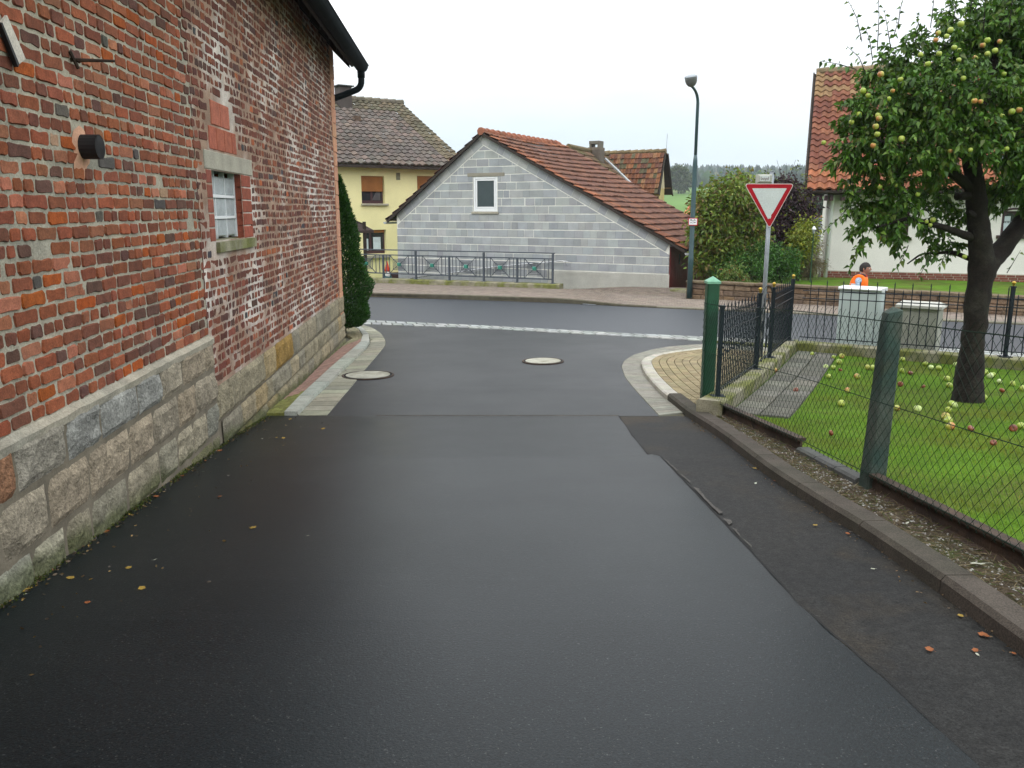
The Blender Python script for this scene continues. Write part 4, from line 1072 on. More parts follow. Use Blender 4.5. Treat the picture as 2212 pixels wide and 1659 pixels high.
for i, (a, b, c, d) in enumerate(Yw):
    m_ = MB(); m_.fbox(YF, a, b, c, d, -.22, -.17); w_o = m_.build('window', M['frame_brown'], yh)
    sh = [.56, .56, .12][i]
    m_ = MB(); n_ = 14
    for k in range(n_): 
        z0, z1 = d - (d - c) * sh * (k + 1) / n_, d - (d - c) * sh * k / n_; m_.bbox(YF, a + .02, b - .02, z0 + .002, z1 - .002, -.13, -.095, .006)
    m_.build('blind', M['shutter'], w_o)
    zb = d - (d - c) * sh; md = (a + b) / 2 + (-.12 if i == 2 else 0)
    m_ = MB(); m_.fbox(YF, a + .07, md - .05, c + .12, zb, -.17, -.160); m_.build('pane', M['glass'], w_o)
    m_ = MB(); m_.fbox(YF, md + .05, b - .07, c + .12, zb, -.17, -.160); m_.build('pane', M['glass'], w_o)
    m_ = MB()
    if i == 2:
        m_.fbox(YF, a + .10, md - .1, c + .14, c + .60, -.16, -.155); m_.build('curtain', M['curtain'], w_o); m_ = MB(); m_.fbox(YF, md + .12, b - .18, c + .14, c + .66, -.16, -.155); m_.build('curtain', M['curtain'], w_o)
        m_ = MB(); m_.fbox(YF, a - .1, b + .15, c - .16, c - .06, -.2, .12); m_.build('sill', M['concrete'], w_o)
    else:
        m_.bbox(YF, a - .04, b + .12, c - .08, c - .003, -.2, .10, .01); m_.build('sill', M['concrete'], w_o)
        m_ = MB(); m_.add([YF(b - .5, c + .13, -.158), YF(b - .12, c + .13, -.158), YF(b - .12, zb, -.158), YF(b - .3, zb, -.158)], [(0, 1, 2, 3)]); m_.build('curtain', mat('curtain_dark', (.09, .085, .09), rough=.9, bump=0), w_o)
mb = MB(); q = YH.px(859.8, 381); mb.fbox(YF, q[0] - .09, q[0] + .09, q[1] - .14, q[1] + .14, -.02, .012, (.2, .19, .12)); mb.build('vent', M['stone_attr'], yh)
mb = MB(); a, b = YH.px(839, 603), YH.px(856, 588); mb.fbox(YF, a[0] - .2, uB, -4, b[1], .0, .10); mb.build('plinth', M['frame_brown'], yh)
# its roof
ev = .45; Yt = MB(); uV = YH.px(1003, 358)[0] + .05
S_ = (YH.n * -(DY + ev) + Z * (zrY - ze)).normalized(); lY = math.hypot(DY + ev, zrY - ze); nY = round(lY / .36)
pY = YF(uV, ze - .02, ev); nu_ = int((uV - uA + 1) / .30)
def ytile(i, j):
    c = random.choice([(.125, .100, .086), (.11, .092, .08), (.14, .108, .09), (.10, .088, .076)])
    k = mnoise.noise(Vector((i * .09, j * .12, 2))); c = tuple(q * (1 - .35 * max(0, k)) for q in c)
    if j > nY - 4 or i < 3: c = (c[0] * .95, c[1] * .98, c[2] * .75)
    return jit(c, .14)
tiles(Yt, pY, -YH.u, S_, nu_, nY, .30, lY / nY, .055, ytile, lift=.045, kx=7)
S2 = (YH.n * (DY + ev) + Z * (zrY - ze)).normalized(); pY2 = YF(uV, ze - .02, -2 * DY - ev)
tiles(Yt, pY2, -YH.u, S2, nu_ // 2, nY // 2, .6, 2 * lY / nY, .05, ytile, lift=.045, kx=4)
yr = Yt.build('roof', M['tile_attr'], yh)
mb = MB()
for i in range(int((uV - uA) / .4)): mb.tube([YF(uV + .05 - i * .4, zrY + .05, -DY), YF(uV + .05 - (i + 1) * .4 - .03, zrY + .03, -DY)], [.14, .12], 8, jit((.13, .115, .085), .2))
mb.build('ridge_tile', M['tile_attr'], yr)
mb = MB(); mb.fbox(YF, uA - .5, uV + .02, ze - .16, ze - .06, ev - .12, ev + .02); mb.fbox(YF, uA - .5, uV, ze - .06, ze - .03, -.05, ev - .05); mb.build('eave_board', M['wood_dark'], yr)
mb = MB(); cy_ = at_y(743, 240, 38.5); w_ = 42 / FPX * 38.5
top_z = at_y(743, 189, 38.5).z
for s_ in (0,):
    q = Vector((cy_.x, cy_.y, cy_.z - 1.2)); ax = YH.u * (w_ * .62); ay = -YH.n * (w_ * .62)
    mb.box(q - ax / 2 - ay / 2, ax, ay, Z * (top_z - q.z), (.06, .048, .043))
    mb.box(Vector((q.x, q.y, top_z + .02)) - ax * .66 - ay * .66, ax * 1.32, ay * 1.32, Z * .05, (.04, .045, .042))
mb.build('chimney', M['slate'], yr)
mb = MB(); q = pY - YH.u * 3.2 + S_ * lY * .62 + Z * .05; mb.hexa([q, q - YH.u * .3, q - YH.u * .3 + S_ * .3, q + S_ * .3, q + Z * .22, q - YH.u * .3 + Z * .22, q - YH.u * .25 + S_ * .3 + Z * .05, q - YH.u * .05 + S_ * .3 + Z * .05], (.11, .075, .055)); mb.build('roof_vent', M['tile_attr'], yr)

# ------------------------------------------------------------------ older house behind the block house
OW = Wall(at_y(1405, 420, 45), (.883, -.469)); OF = OW.at
oR = OW.px(1424, 419)[0]; oL = OW.px(1275, 419)[0]; oz = OW.px(1410, 419)[1]
DO, zrO = solve_back(OW, oR, 1439, 331)
oh = thing('old_house', OF((oL + oR) / 2, -2, -2), 'older ochre house with mossy orange brown tiled roofs and a stepped chimney', 'house')
mb = MB(); inset = .16
mb.fbox(OF, oL, oR - inset, -5, oz + .2, -2 * DO + .5, -.5)
mb.add([OF(oR - inset, oz + .2, -.5), OF(oR - inset, oz + .2, -2 * DO + .5), OF(oR - inset, zrO - .25, -DO)], [(0, 1, 2)])
mb.build('wall', M['ochre_render'], oh)
mb = MB(); mb.add([OF(oR - inset + .01, oz + .3, -.5), OF(oR - inset + .01, oz + .3, -2 * DO + .5), OF(oR - inset + .01, zrO - .3, -DO)], [(0, 1, 2)]); mb.build('gable', mat('gable_boards', (.42, .36, .24), rough=.9, var=.15, bump=.3), oh)
mb = MB(); mb.box(OF(oR - inset + .0, oz - 1.9, -DO + .35), OW.u * .03, -OW.n * .5, Z * .9, (.10, .10, .10)); mb.build('window', M['slate'], oh)
So = (OW.n * -DO + Z * (zrO - oz)).normalized(); lo_ = math.hypot(DO, zrO - oz); rt = MB()
def otile(i, j):
    c = random.choice([(.17, .070, .036), (.15, .064, .038), (.20, .088, .042), (.125, .058, .038), (.105, .054, .040), (.215, .115, .06)])
    if random.random() < .12 + (.5 if j > 9 else 0): c = (.095, .085, .05)
    return jit(c, .18)
nso = max(8, round(lo_ / .38))
tiles(rt, OF(oR, oz, .25), -OW.u, So, int((oR - oL) / .2), nso, .20, lo_ / nso, .05, otile, lift=.06, kx=5)
tiles(rt, OF(oR, oz, -2 * DO - .25), -OW.u, (OW.n * DO + Z * (zrO - oz)).normalized(), int((oR - oL) / .6), 6, .6, lo_ / 6, .03, otile, lift=.05, kx=3)
rto = rt.build('roof', M['tile_attr'], oh)
mb = MB()
for i in range(int((oR - oL) / .4)): mb.tube([OF(oR - i * .4, zrO + .12, -DO), OF(oR - (i + 1) * .4 - .03, zrO + .09, -DO)], [.14, .12], 7, jit((.16, .12, .06), .25))
mb.build('ridge_tile', M['tile_attr'], rto)
mb = MB(); nn = (-OW.u).cross(So); nn = nn if nn.z > 0 else -nn
for (A_, sv) in ((OF(oR + .02, oz, .25), So), (OF(oR + .02, oz, -2 * DO - .25), (OW.n * DO + Z * (zrO - oz)).normalized())):
    B_ = A_ + sv * lo_; mb.hexa([A_ - nn * .22, B_ - Z * .22, B_ - Z * .22 + OW.u * .04, A_ - nn * .22 + OW.u * .04, A_, B_, B_ + OW.u * .04, A_ + OW.u * .04])
    mb.add([A_ - nn * .05, B_ - Z * .05, B_ - Z * .05 - OW.u * .6, A_ - nn * .05 - OW.u * .6], [(0, 1, 2, 3)])
mb.build('verge_board', M['wood_dark'], rto)
mb = MB(); mb.tube([OF(oR, zrO + .05, -DO), OF(oR + .03, zrO + 1.0, -DO)], .012, 5); mb.build('lightning_rod', M['galv'], rto)
# main roof of the same house, running back to the left
A_ = at_y(1228, 320, 40.5); B_ = at_y(1312, 337, 47); ud = (B_ - A_).normalized(); sdn = (OW.u * 1 - Z * 1.0).normalized(); rt = MB()
tiles(rt, A_ + sdn * 7.6, ud, -sdn, int((B_ - A_).length / .21), 20, .21, .38, .05, lambda i, j: jit(random.choice([(.12, .075, .05), (.10, .07, .04), (.15, .085, .055), (.09, .075, .035)]), .18), lift=.06, kx=5)
tiles(rt, A_ + (-OW.u - Z).normalized() * 4, ud, (OW.u + Z).normalized(), int((B_ - A_).length / .5), 8, .5, .5, .04, lambda i, j: jit((.11, .08, .05), .2), lift=.05, kx=3)
r2 = rt.build('roof', M['tile_attr'], oh)
mb = MB(); mb.tube([A_ + Z * .08, B_ + Z * .08], .13, 8, (.13, .10, .055)); mb.hexa([A_ + sdn * 7 - Z * .12, A_ - Z * .12, A_ - Z * .12 - ud * .05, A_ + sdn * 7 - Z * .12 - ud * .05, A_ + sdn * 7, A_, A_ - ud * .05, A_ + sdn * 7 - ud * .05], (.06, .045, .035)); mb.build('ridge_tile', M['tile_attr'], r2)
mb = MB(); V0, V1 = at_y(1307, 342, 44.2), at_y(1392, 424, 44.0)
pts = resample([V0, V1], 30); 
for i in range(29):
    mb.tube([pts[i], pts[i + 1]], .06 + .03 * mnoise.noise(Vector((i * .5, 3, 0))), 5, (.45, .48, .50))
mb.build('valley_flashing', M['slate'], r2)
mb = MB(); q = at_y(1287.5, 345, 44); k_ = 44 / FPX; zt = at_y(1287, 305, 44).z; zm = at_y(1287, 319, 44).z
def stack(cx, w, z0, z1, c):
    mb.box(Vector((q.x, q.y, z0)) - OW.u * w / 2 + OW.n * w / 2, OW.u * w, -OW.n * w, Z * (z1 - z0), c)
stack(0, 34 * k_ * .8, q.z - 1.5, zm - .12, (.10, .08, .062)); stack(0, 30 * k_ * .9, zm - .119, zm, (.13, .105, .08))
w = 22 * k_
for dx in (-.5, .32): mb.box(Vector((q.x, q.y, zm + .001)) + OW.u * (w * dx) + OW.n * w / 2, OW.u * w * .2, -OW.n * w, Z * (zt - zm - .15), (.12, .105, .085))
stack(0, w * 1.05, zt - .149, zt, (.115, .105, .085)); mb.box(Vector((q.x, q.y, zm + .001)) - OW.u * w * .29 + OW.n * w * .1, OW.u * w * .6, -OW.n * w * .5, Z * (zt - zm - .5), (.11, .1, .08))
mb.build('chimney', M['slate'], r2)

# ------------------------------------------------------------------ white house on the right
WHB = at_z(1774, 598, -.52); WHD = (math.cos(R(19.5)), -math.sin(R(19.5))); WH = Wall(WHB, WHD); WF = WH.at
wze = WH.px(1788, 412)[1]; wR = 13.0; EV = .6
WE = Wall(Vector((WHB.x, WHB.y, 0)) + WH.n * EV, WHD); uVv, zev = WE.px(1743, 411)
DW = 5.3; zrW = 5.0
for _ in range(30):
    q_ = WE.at(uVv, zrW, -DW); zrW += (proj(q_)[1] - 158) * q_.y / FPX
wh = thing('white_house', WF(5, -.5, -3), 'white rendered house with red pantile roof and brick plinth behind the apple tree', 'house')
Ww = []
for q in ((1909, 452, 1967, 512), (2160, 456, 2222, 508)):
    a, b = WH.px(q[0], q[3]), WH.px(q[2], q[1]); Ww.append((a[0], b[0], a[1], b[1]))
mb = MB(); rect_hole(mb, WF, 0, wR, -1.2, zev + .1, 0, Ww)
for (a, b, c, d) in Ww:
    mb.add([WF(a, c, 0), WF(a, d, 0), WF(a, d, -.2), WF(a, c, -.2), WF(b, c, 0), WF(b, d, 0), WF(b, d, -.2), WF(b, c, -.2)], [(0, 1, 2, 3), (7, 6, 5, 4), (1, 5, 6, 2), (0, 3, 7, 4)])
db = 2 * (DW - EV)
mb.add([WF(0, -1.2, 0), WF(0, -1.2, -db), WF(0, zev + .3, -db), WF(0, zrW - .35, -db / 2), WF(0, zev + .3, 0)], [(4, 3, 2, 1, 0)])
mb.add([WF(wR, -1.2, 0), WF(wR, -1.2, -db), WF(wR, zev + .3, -db), WF(wR, zrW - .35, -db / 2), WF(wR, zev + .3, 0), WF(0, -1.2, -db), WF(0, zev + .3, -db)], [(0, 1, 2, 3, 4), (1, 5, 6, 2)])
mb.build('wall', M['white_render'], wh)
zpw = WH.px(1790, 584)[1]; mb = MB(); v = -1.0
while v < zpw - .02:
    u = -.02 - random.uniform(0, .2)
    while u < wR:
        mb.bbox(WF, max(u, -.02) + .004, min(u + .24, wR) - .004, v + .004, v + .068, -.01, .035, .003, jit((.17, .062, .045), .2)); u += .25
    v += .075
mb.build('plinth', M['brick'], wh)
mb = MB(); mb.fbox(WF, -.02, wR, -1.0, zpw, -.01, .026); mb.build('plinth_mortar', M['mortar'], wh)
for (a, b, c, d) in Ww:
    m_ = MB(); m_.fbox(WF, a, b, c, d, -.22, -.16); w_o = m_.build('window', M['frame_brown'], wh)
    md = a + (b - a) * .62
    for (x0, x1) in ((a + .09, md - .05), (md + .05, b - .09)):
        m_ = MB(); pts = [WF(x0, c + .10, -.155), WF(x1, c + .10, -.155)] + [WF(x1 + (x0 - x1) * k / 8, d - .16 + .10 * math.sin(math.pi * k / 8), -.155) for k in range(9)]; m_.add(pts, [tuple(range(len(pts)))]); m_.build('pane', M['glass'], w_o)
    x0, x1 = a + .10, md - .06; n_ = 13; top = [(x0 + (x1 - x0) * k / n_, c + (d - c) * .5 + (.05 if k % 2 else 0)) for k in range(n_ + 1)]; pl = [(x0, c + .12), (x1, c + .12)] + [q for k in range(n_, -1, -1) for q in ([(top[k][0] + .012, top[k][1]), (top[k][0] - .012, top[k][1])])]
    m_ = MB(); m_.add([WF(q[0], q[1], -.151) for q in pl], [tuple(range(len(pl)))])
    m_.build('curtain', M['curtain'], w_o)
    m_ = MB(); m_.fbox(WF, a + .10, a + .26, c + (d - c) * .5 + .06, d - .15, -.154, -.151); m_.build('curtain', M['curtain'], w_o)
    m_ = MB()
    n_ = 14
    for k in range(n_):
        x0, x1 = a - .06 + (b - a + .12) * k / n_, a - .06 + (b - a + .12) * (k + 1) / n_; f = lambda x: .10 * math.sin(math.pi * (x - a + .06) / (b - a + .12))
        m_.hexa([WF(x0, d - .06 + f(x0), -.05), WF(x1, d - .06 + f(x1), -.05), WF(x1, d - .06 + f(x1), .012), WF(x0, d - .06 + f(x0), .012), WF(x0, d + .0 + f(x0), -.05), WF(x1, d + f(x1), -.05), WF(x1, d + f(x1), .012), WF(x0, d + f(x0), .012)])
    m_.build('frame', M['frame_brown'], w_o)
    m_ = MB(); m_.bbox(WF, a - .1, b + .1, c - .10, c - .002, -.2, .10, .01); m_.build('sill', M['rust'], w_o)
Sw = (WH.n * -DW + Z * (zrW - zev)).normalized(); lw = math.hypot(DW, zrW - zev); nw = round(lw / .33); tw_ = .29
wt = MB()
def wtile(i, j):
    c = random.choice([(.165, .064, .038), (.15, .056, .036), (.185, .074, .043), (.135, .052, .036)])
    k = mnoise.noise(Vector((i * .16, j * .16, 8)))
    if k > .12: c = (c[0] * .62, c[1] * .66, c[2] * .85)
    if j > nw - 6 and random.random() < .45: c = (.21, .13, .065)
    if j < 3 or i > 14: c = (.26, .10, .05) if random.random() < .7 else (.20, .08, .045)
    return jit(c, .1)
SK = []
for q in ((1862, 330, 1918, 364), (2150, 338, 2197, 360)):
    def onroof(px, py):
        r = ray(px, py); nn_ = (WH.u).cross(Sw); p0 = WE.at(uVv, zev, 0); t = (p0 - O0).dot(nn_) / r.dot(nn_); P_ = O0 + r * t; return ((P_ - p0).dot(WH.u), (P_ - p0).dot(Sw))
    a = onroof(q[0], q[3]); b = onroof(q[2], q[1]); SK.append((a[0], b[0], a[1], b[1]))
tiles(wt, WE.at(uVv, zev, 0), WH.u, Sw, int(14 / tw_), nw, tw_, lw / nw, .085, wtile, lift=.045, kx=8, skip=lambda u, s: any(a < u < b and c < s < d for a, b, c, d in SK))
Sw2 = (WH.n * DW + Z * (zrW - zev)).normalized()
tiles(wt, WE.at(uVv, zev, -2 * DW), WH.u, Sw2, 24, nw // 2, .6, 2 * lw / nw, .05, wtile, lift=.04, kx=4)
wr = wt.build('roof', M['tile_attr'], wh)
mb = MB()
for i in range(34): mb.tube([WE.at(uVv + i * .4, zrW + .04, -DW), WE.at(uVv + i * .4 + .43, zrW + .06, -DW)], [.12, .135], 8, jit((.20, .15, .09), .2))
mb.build('ridge_tile', M['tile_attr'], wr)
p0 = WE.at(uVv, zev, 0); nn_ = WH.u.cross(Sw).normalized()
for (a, b, c, d) in SK:
    P_ = lambda x, y, z_: p0 + WH.u * x + Sw * y + nn_ * z_
    m_ = MB(); m_.hexa([P_(a, c, .0), P_(b, c, .0), P_(b, d, .0), P_(a, d, .0), P_(a, c, .12), P_(b, c, .12), P_(b, d, .12), P_(a, d, .12)], (.30, .06, .03)); sk = m_.build('skylight', M['plain'], wr)
    m_ = MB(); m_.hexa([P_(a + .1, c + .1, .10), P_(b - .1, c + .1, .10), P_(b - .1, d - .1, .10), P_(a + .1, d - .1, .10), P_(a + .1, c + .1, .135), P_(b - .1, c + .1, .135), P_(b - .1, d - .1, .135), P_(a + .1, d - .1, .135)]); m_.build('pane', mat('pane_roof', (.05, .06, .07), rough=.2, var=.1, bump=0), sk)
mb = MB()
for A_, sv, o_ in ((p0 - WH.u * .05, Sw, 0), (WE.at(uVv - .05, zev, -2 * DW), Sw2, 0)):
    B_ = A_ + sv * lw; n2 = nn_ if sv is Sw else WH.u.cross(Sw2); n2 = n2 if n2.z > 0 else -n2
    mb.hexa([A_ - n2 * .20, B_ - n2 * .20, B_ - n2 * .20 - WH.u * .05, A_ - n2 * .20 - WH.u * .05, A_ + n2 * .03, B_ + n2 * .03, B_ + n2 * .03 - WH.u * .05, A_ + n2 * .03 - WH.u * .05])
    mb.add([A_ - n2 * .04, B_ - n2 * .04, B_ - n2 * .04 + WH.u * 13, A_ - n2 * .04 + WH.u * 13], [(0, 1, 2, 3)])
mb.build('verge_board', M['wood_dark'], wr)
mb = MB(); mb.fbox(WE.at, uVv - .02, 13.5, zev - .14, zev - .01, -.04, .02); mb.build('eave_board', M['wood_dark'], wr)
for k in range(6):
    m_ = MB(); u_ = uVv + .05 + k * .16 if k < 5 else .4; m_.fbox(WE.at, u_, u_ + .11, zev - .32, zev - .15, -EV, -.06); m_.build('rafter_end', M['frame_brown'], wr)
mb = MB(); a, b = WH.px(1788, 414), WH.px(1779, 592)
mb.tube([WF(.16, zev - .12, .30), WF(.16, zev - .25, .28), WF(.14, zev - .5, .09), WF(.12, -.6, .09)], .065, 12); mb.build('downpipe', M['frame_white'], wh, smooth=True)
mb = MB(); k_ = 8; p_ = WE.at(uVv, zev - .05, .075)
for k in range(k_ + 1):
    a = math.pi * (1 + k / k_); off = WH.n * (.07 * math.cos(a)) + Z * (.07 * math.sin(a)); mb.v += [tuple(p_ + off), tuple(p_ + off + WH.u * 13.5)]; mb.c += [(1, 1, 1)] * 2
for k in range(k_): mb.f.append((2 * k, 2 * k + 1, 2 * k + 3, 2 * k + 2)); mb.mi.append(0)
mb.build('gutter', M['wood_dark'], wr)

# ------------------------------------------------------------------ low sandstone wall across the street
s0, s1 = G(1484, 640, .08), G(1807, 657, .08)
SWL = Wall(s0, (s1 - s0)); SF = SWL.at
ztop = lambda u: float(np.interp(u, [0, 3.9, 14], [SWL.px(1484, 606)[1], SWL.px(1807, 620)[1], SWL.px(1807, 620)[1] + .06]))
LW = 15.0
sw_t = thing('garden_wall', SF(5, -.7, 0), 'low brown sandstone wall with a cap along the far pavement', 'wall')
mb = MB(); cap = MB(); sd_ = 300
for ri in range(3):
    u = -.0 - ri * .1
    while u < LW:
        w = random.uniform(.22, .62); h0, h1 = (ri / 3), ((ri + 1) / 3); zb = -1.05; u0, u1 = max(u, 0), min(u + w, LW); u += w
        if u1 - u0 < .08: continue
        zt_ = ztop((u0 + u1) / 2) - .07; z0 = zg(*SF(u0, 0)[:2]) - .02; hh = (zt_ - z0)
        a, b = z0 + hh * h0, z0 + hh * h1
        mb.bbox(SF, u0 + .006, u1 - .006, a + .005, b - .005, -.25, random.uniform(-.012, .012), .02, jit(random.choice([(.19, .13, .08), (.165, .11, .07), (.21, .15, .10), (.145, .105, .075)]), .16))
    if ri == 0: mb.fbox(SF, 0, LW, -1.2, -.55, -.26, -.03, (.14, .11, .08)); mb.fbox(SF, -.03, .0, -1.3, ztop(0) - .07, -5, -.0, (.16, .115, .075))
mb.build('stonework', M['sandstone'], sw_t)
u = -.03
while u < LW:
    cap.bbox(SF, u, u + .98, ztop(u + .5) - .068, ztop(u + .5), -.30, .05, .012, jit((.15, .115, .075), .1)); u += .985
cap.build('wall_cap', M['sandstone'], sw_t)
# lawn behind it, up to the white house
zl0 = ztop(4) - .06
lw_poly = [Vector(SF(.02, 0, -.28)[:2]), Vector(SF(LW, 0, -.28)[:2]), Vector(WF(13, 0, 4)[:2]), Vector(WF(13, 0, .02)[:2]), Vector(WF(-.1, 0, .02)[:2]), Vector(WF(-.1, 0, -8)[:2]), Vector(WF(-3.2, 0, -8)[:2]), Vector(SF(.02, 0, -5)[:2])]
def zl(x, y): 
    d = -(Vector((x, y, 0)) - SWL.p).dot(SWL.n); return zl0 + (-.53 - zl0) * sm(0, 4, d)
structure(drape('lawn', lw_poly, 0, M['lawn_soil'], .8, skirt=.5, zf=zl))
# low dark edging by the white house corner
mb = MB(); mb.fbox(WF, -3.4, -.25, -.75, WH.px(1760, 586)[1], .1, .3); tag(mb.build('timber_edging', M['wood_dark']), 'low dark timber edging beside the white house corner', 'edging')
# grey tiled roof and orange roof seen between the shrubs
GR = Wall(at_y(1755, 490, 46), (.95, -.3)); g0 = GR.px(1700, 506); g1 = GR.px(1800, 473)
gh = thing('grey_roofed_house', GR.at(0, -2, -3), 'house with dark grey tiled roof half hidden behind the white house', 'house')
mb = MB(); mb.fbox(GR.at, g0[0], g1[0], -5, g0[1], -6, -.3); mb.build('wall', M['white_render'], gh)
rt = MB(); Sg = (GR.n * -3.0 + Z * 1.9).normalized(); zc = GR.px(1750, 512)[1]; nsg = 8
lg = ((GR.px(1750, 474)[1] - zc)) / Sg.z * 1.12
tiles(rt, GR.at(g0[0], zc, .2), GR.u, Sg, int((g1[0] - g0[0]) / .3), nsg, .3, lg / nsg, .02, lambda i, j: jit((.075, .082, .095), .15), lift=.05, kx=4)
grr = rt.build('roof', M['slate'], gh)
mb = MB(); q = GR.at(g0[0], zc, .2) + Sg * lg; mb.tube([q, q + GR.u * (g1[0] - g0[0])], .1, 6, (.33, .17, .10)); mb.build('ridge_tile', M['tile_attr'], grr)
ORF = Wall(at_y(1490, 478, 38), (.883, -.469)); o0 = ORF.px(1462, 482); o1 = ORF.px(1530, 468)
og = thing('outbuilding', ORF.at(o0[0] + 1, -2, -1), 'small outbuilding with orange tiled roof behind the street lamp and bush', 'building')
mb = MB(); mb.fbox(ORF.at, o0[0], o1[0], -5, o0[1], -3, -.2); mb.build('wall', M['ochre_render'], og)
rt = MB(); tiles(rt, ORF.at(o0[0], o0[1] - .1, .1), ORF.u, (ORF.n * -1 + Z * .45).normalized(), int((o1[0] - o0[0]) / .25), 7, .25, .33, .05, lambda i, j: jit((.42, .15, .08), .15), lift=.05)
rt.build('roof', M['tile_attr'], og)

# ------------------------------------------------------------------ steel railing on its mossy kerb
rb0, rb1 = G(790, 614, .0), G(1207.6, 627, .10)
rb1 = G(1207.6, 627, .08)
RL = Wall(rb1, (TB, -TA)); RF_ = RL.at
tr = thing('railing', RF_(-2.5, rb1.z, -.1), 'grey steel railing with square spiral panels and green studs on a mossy kerb', 'railing')
zk = RL.px(1205, 614)[1]; ulk = RL.px(730, 605)[0]
def kz(u): return zk + (RL.px(792, 600.6)[1] - zk) * (u / RL.px(792, 600)[0])
mb = MB()
nseg = 16
for i in range(nseg):
    a, b = ulk * (1 - i / nseg), ulk * (1 - (i + 1) / nseg)
    pts = []
    for u in (a, b):
        j1 = .02 * mnoise.noise(Vector((u * 3, 1, 0))); pts.append([RF_(u, -2.5, 0), RF_(u, kz(u) - .03 + j1, .0 + j1), RF_(u, kz(u) + j1 * .4, -.05), RF_(u, kz(u) + j1 * .4, -.32), RF_(u, -2.5, -.32)])
    v_ = pts[0] + pts[1]; mb.add(v_, [(0, 5, 6, 1), (1, 6, 7, 2), (2, 7, 8, 3), (3, 8, 9, 4)] + ([(5, 9, 8, 7, 6)] if i == nseg - 1 else []))
mb.build('mossy_kerb', M['moss_conc'], tr)
RP = [RL.px(x, 600)[0] for x in (752, 822.8, 893, 965.3, 1039.7, 1112.3, 1189)]
zt_at = lambda u: RL.px(1192.5, 549)[1] + (RL.px(774.7, 540)[1] - RL.px(1192.5, 549)[1]) * (u - RL.px(1192.5, 549)[0]) / (RL.px(774.7, 540)[0] - RL.px(1192.5, 549)[0])
RO = -.16
mid = lambda u: zt_at(u) - (RL.px(1192, 549)[1] - RL.px(1192, 560)[1]); bot = lambda u: zt_at(u) - (RL.px(1189, 549)[1] - RL.px(1189, 604.6)[1])
def bar(mb, u0, z0, u1, z1, w, d): 
    a, b = RF_(u0, z0, RO), RF_(u1, z1, RO); mb.tube([a, b], w, 4, twist=math.pi / 4)
for i, u in enumerate(RP):
    m_ = MB(); tall = i % 2 == 0; m_.fbox(RF_, u - .028, u + .028, kz(u) - .02, (zt_at(u) if tall else mid(u)) - .005, RO - .028, RO + .028); m_.fbox(RF_, u - .07, u + .07, kz(u) - .005, kz(u) + .012, RO - .07, RO + .07); m_.build('post', M['steel_rail'], tr)
m_ = MB(); a, b = RP[0] - 3, RP[-1] + .06; m_.hexa([RF_(u, zt_at(u) + dz, RO + o) for dz in (0, .035) for u, o in ((a, -.035), (b, -.035), (b, .035), (a, .035))]); m_.build('top_rail', M['steel_rail'], tr)
for f_ in (mid, bot):
    m_ = MB(); m_.hexa([RF_(u, f_(u) + dz, RO + o) for dz in (-.018, .018) for u, o in ((RP[0] - 3, -.018), (RP[-1], -.018), (RP[-1], .018), (RP[0] - 3, .018))]); m_.build('rail', M['steel_rail'], tr)
for i in range(len(RP) - 1):
    u0, u1 = RP[i], RP[i + 1]; L_ = u1 - u0; m_ = MB()
    for f in (.10, .20, .78, .89): bar(m_, u0 + L_ * f, bot(u0 + L_ * f), u0 + L_ * f, mid(u0 + L_ * f), .015, 0)
    cu = u0 + L_ * .49; cz = (mid(cu) + bot(cu)) / 2; hw_ = L_ * .29; hh_ = (mid(cu) - bot(cu)) / 2
    for sx in (-1, 1):
        for sz in (-1, 1): 
            bar(m_, cu + sx * hw_, cz + sz * hh_, cu + sx * hw_ * .62, cz + sz * hh_ * .55, .014, 0); bar(m_, cu + sx * hw_ * .62, cz + sz * hh_ * .55, cu, cz, .014, 0)
    for f in (.62, .46, .33):
        x_, z_ = hw_ * f, hh_ * f * .9
        for (a, b, c, d) in ((-1, -1, 1, -1), (1, -1, 1, 1), (1, 1, -1, 1), (-1, 1, -1, -1)): bar(m_, cu + a * x_, cz + b * z_, cu + c * x_, cz + d * z_, .0125, 0)
    pn = m_.build('panel', M['steel_rail'], tr)
    m_ = MB(); m_.bbox(RF_, cu - .062, cu + .062, cz - .062, cz + .062, RO - .05, RO + .06, .025); m_.build('stud', M['teal'], pn)
# gnome and parasol in the yard behind the railing
gp = at_y(837, 598, 29.5); gn = thing('garden_gnome', gp, 'small garden gnome with red pointed hat behind the grey railing', 'gnome')
m_ = MB(); m_.lathe(gp - Z * .25, [(.14, 0), (.17, .12), (.16, .25), (.10, .36), (.05, .40)], 12, (.03, .10, .11)); m_.build('body', M['plain'], gn, smooth=True)
m_ = MB(); m_.ball(gp + Z * .17, .085, (.55, .33, .24), n=6); m_.build('head', M['plain'], gn, smooth=True)
m_ = MB(); m_.lathe(gp + Z * .20, [(.105, 0), (.09, .06), (.055, .2), (.005, .36)], 12, (.55, .05, .02)); m_.build('hat', M['plain'], gn, smooth=True)
m_ = MB(); m_.ball(gp + Vector((.02, -.09, .06)), .09, (.7, .7, .66), n=6, sc=(1, .6, 1.4)); m_.build('beard', M['plain'], gn, smooth=True)
pc = at_y(752, 500, 30.5); pr_ = thing('parasol', Vector((pc.x, pc.y, -1.8)), 'brown square garden parasol in front of the yellow house', 'parasol')
tip = at_y(813, 497, 30.5); R_ = tip.x - pc.x; apex = Vector((pc.x - .35, pc.y, at_y(752, 471, 30.5).z + .25)); m_ = MB()
rim = [Vector((apex.x + R_ * 1.25 * math.cos(a), apex.y + R_ * 1.25 * math.sin(a), tip.z)) for a in (0, math.pi / 2, math.pi, 1.5 * math.pi)]
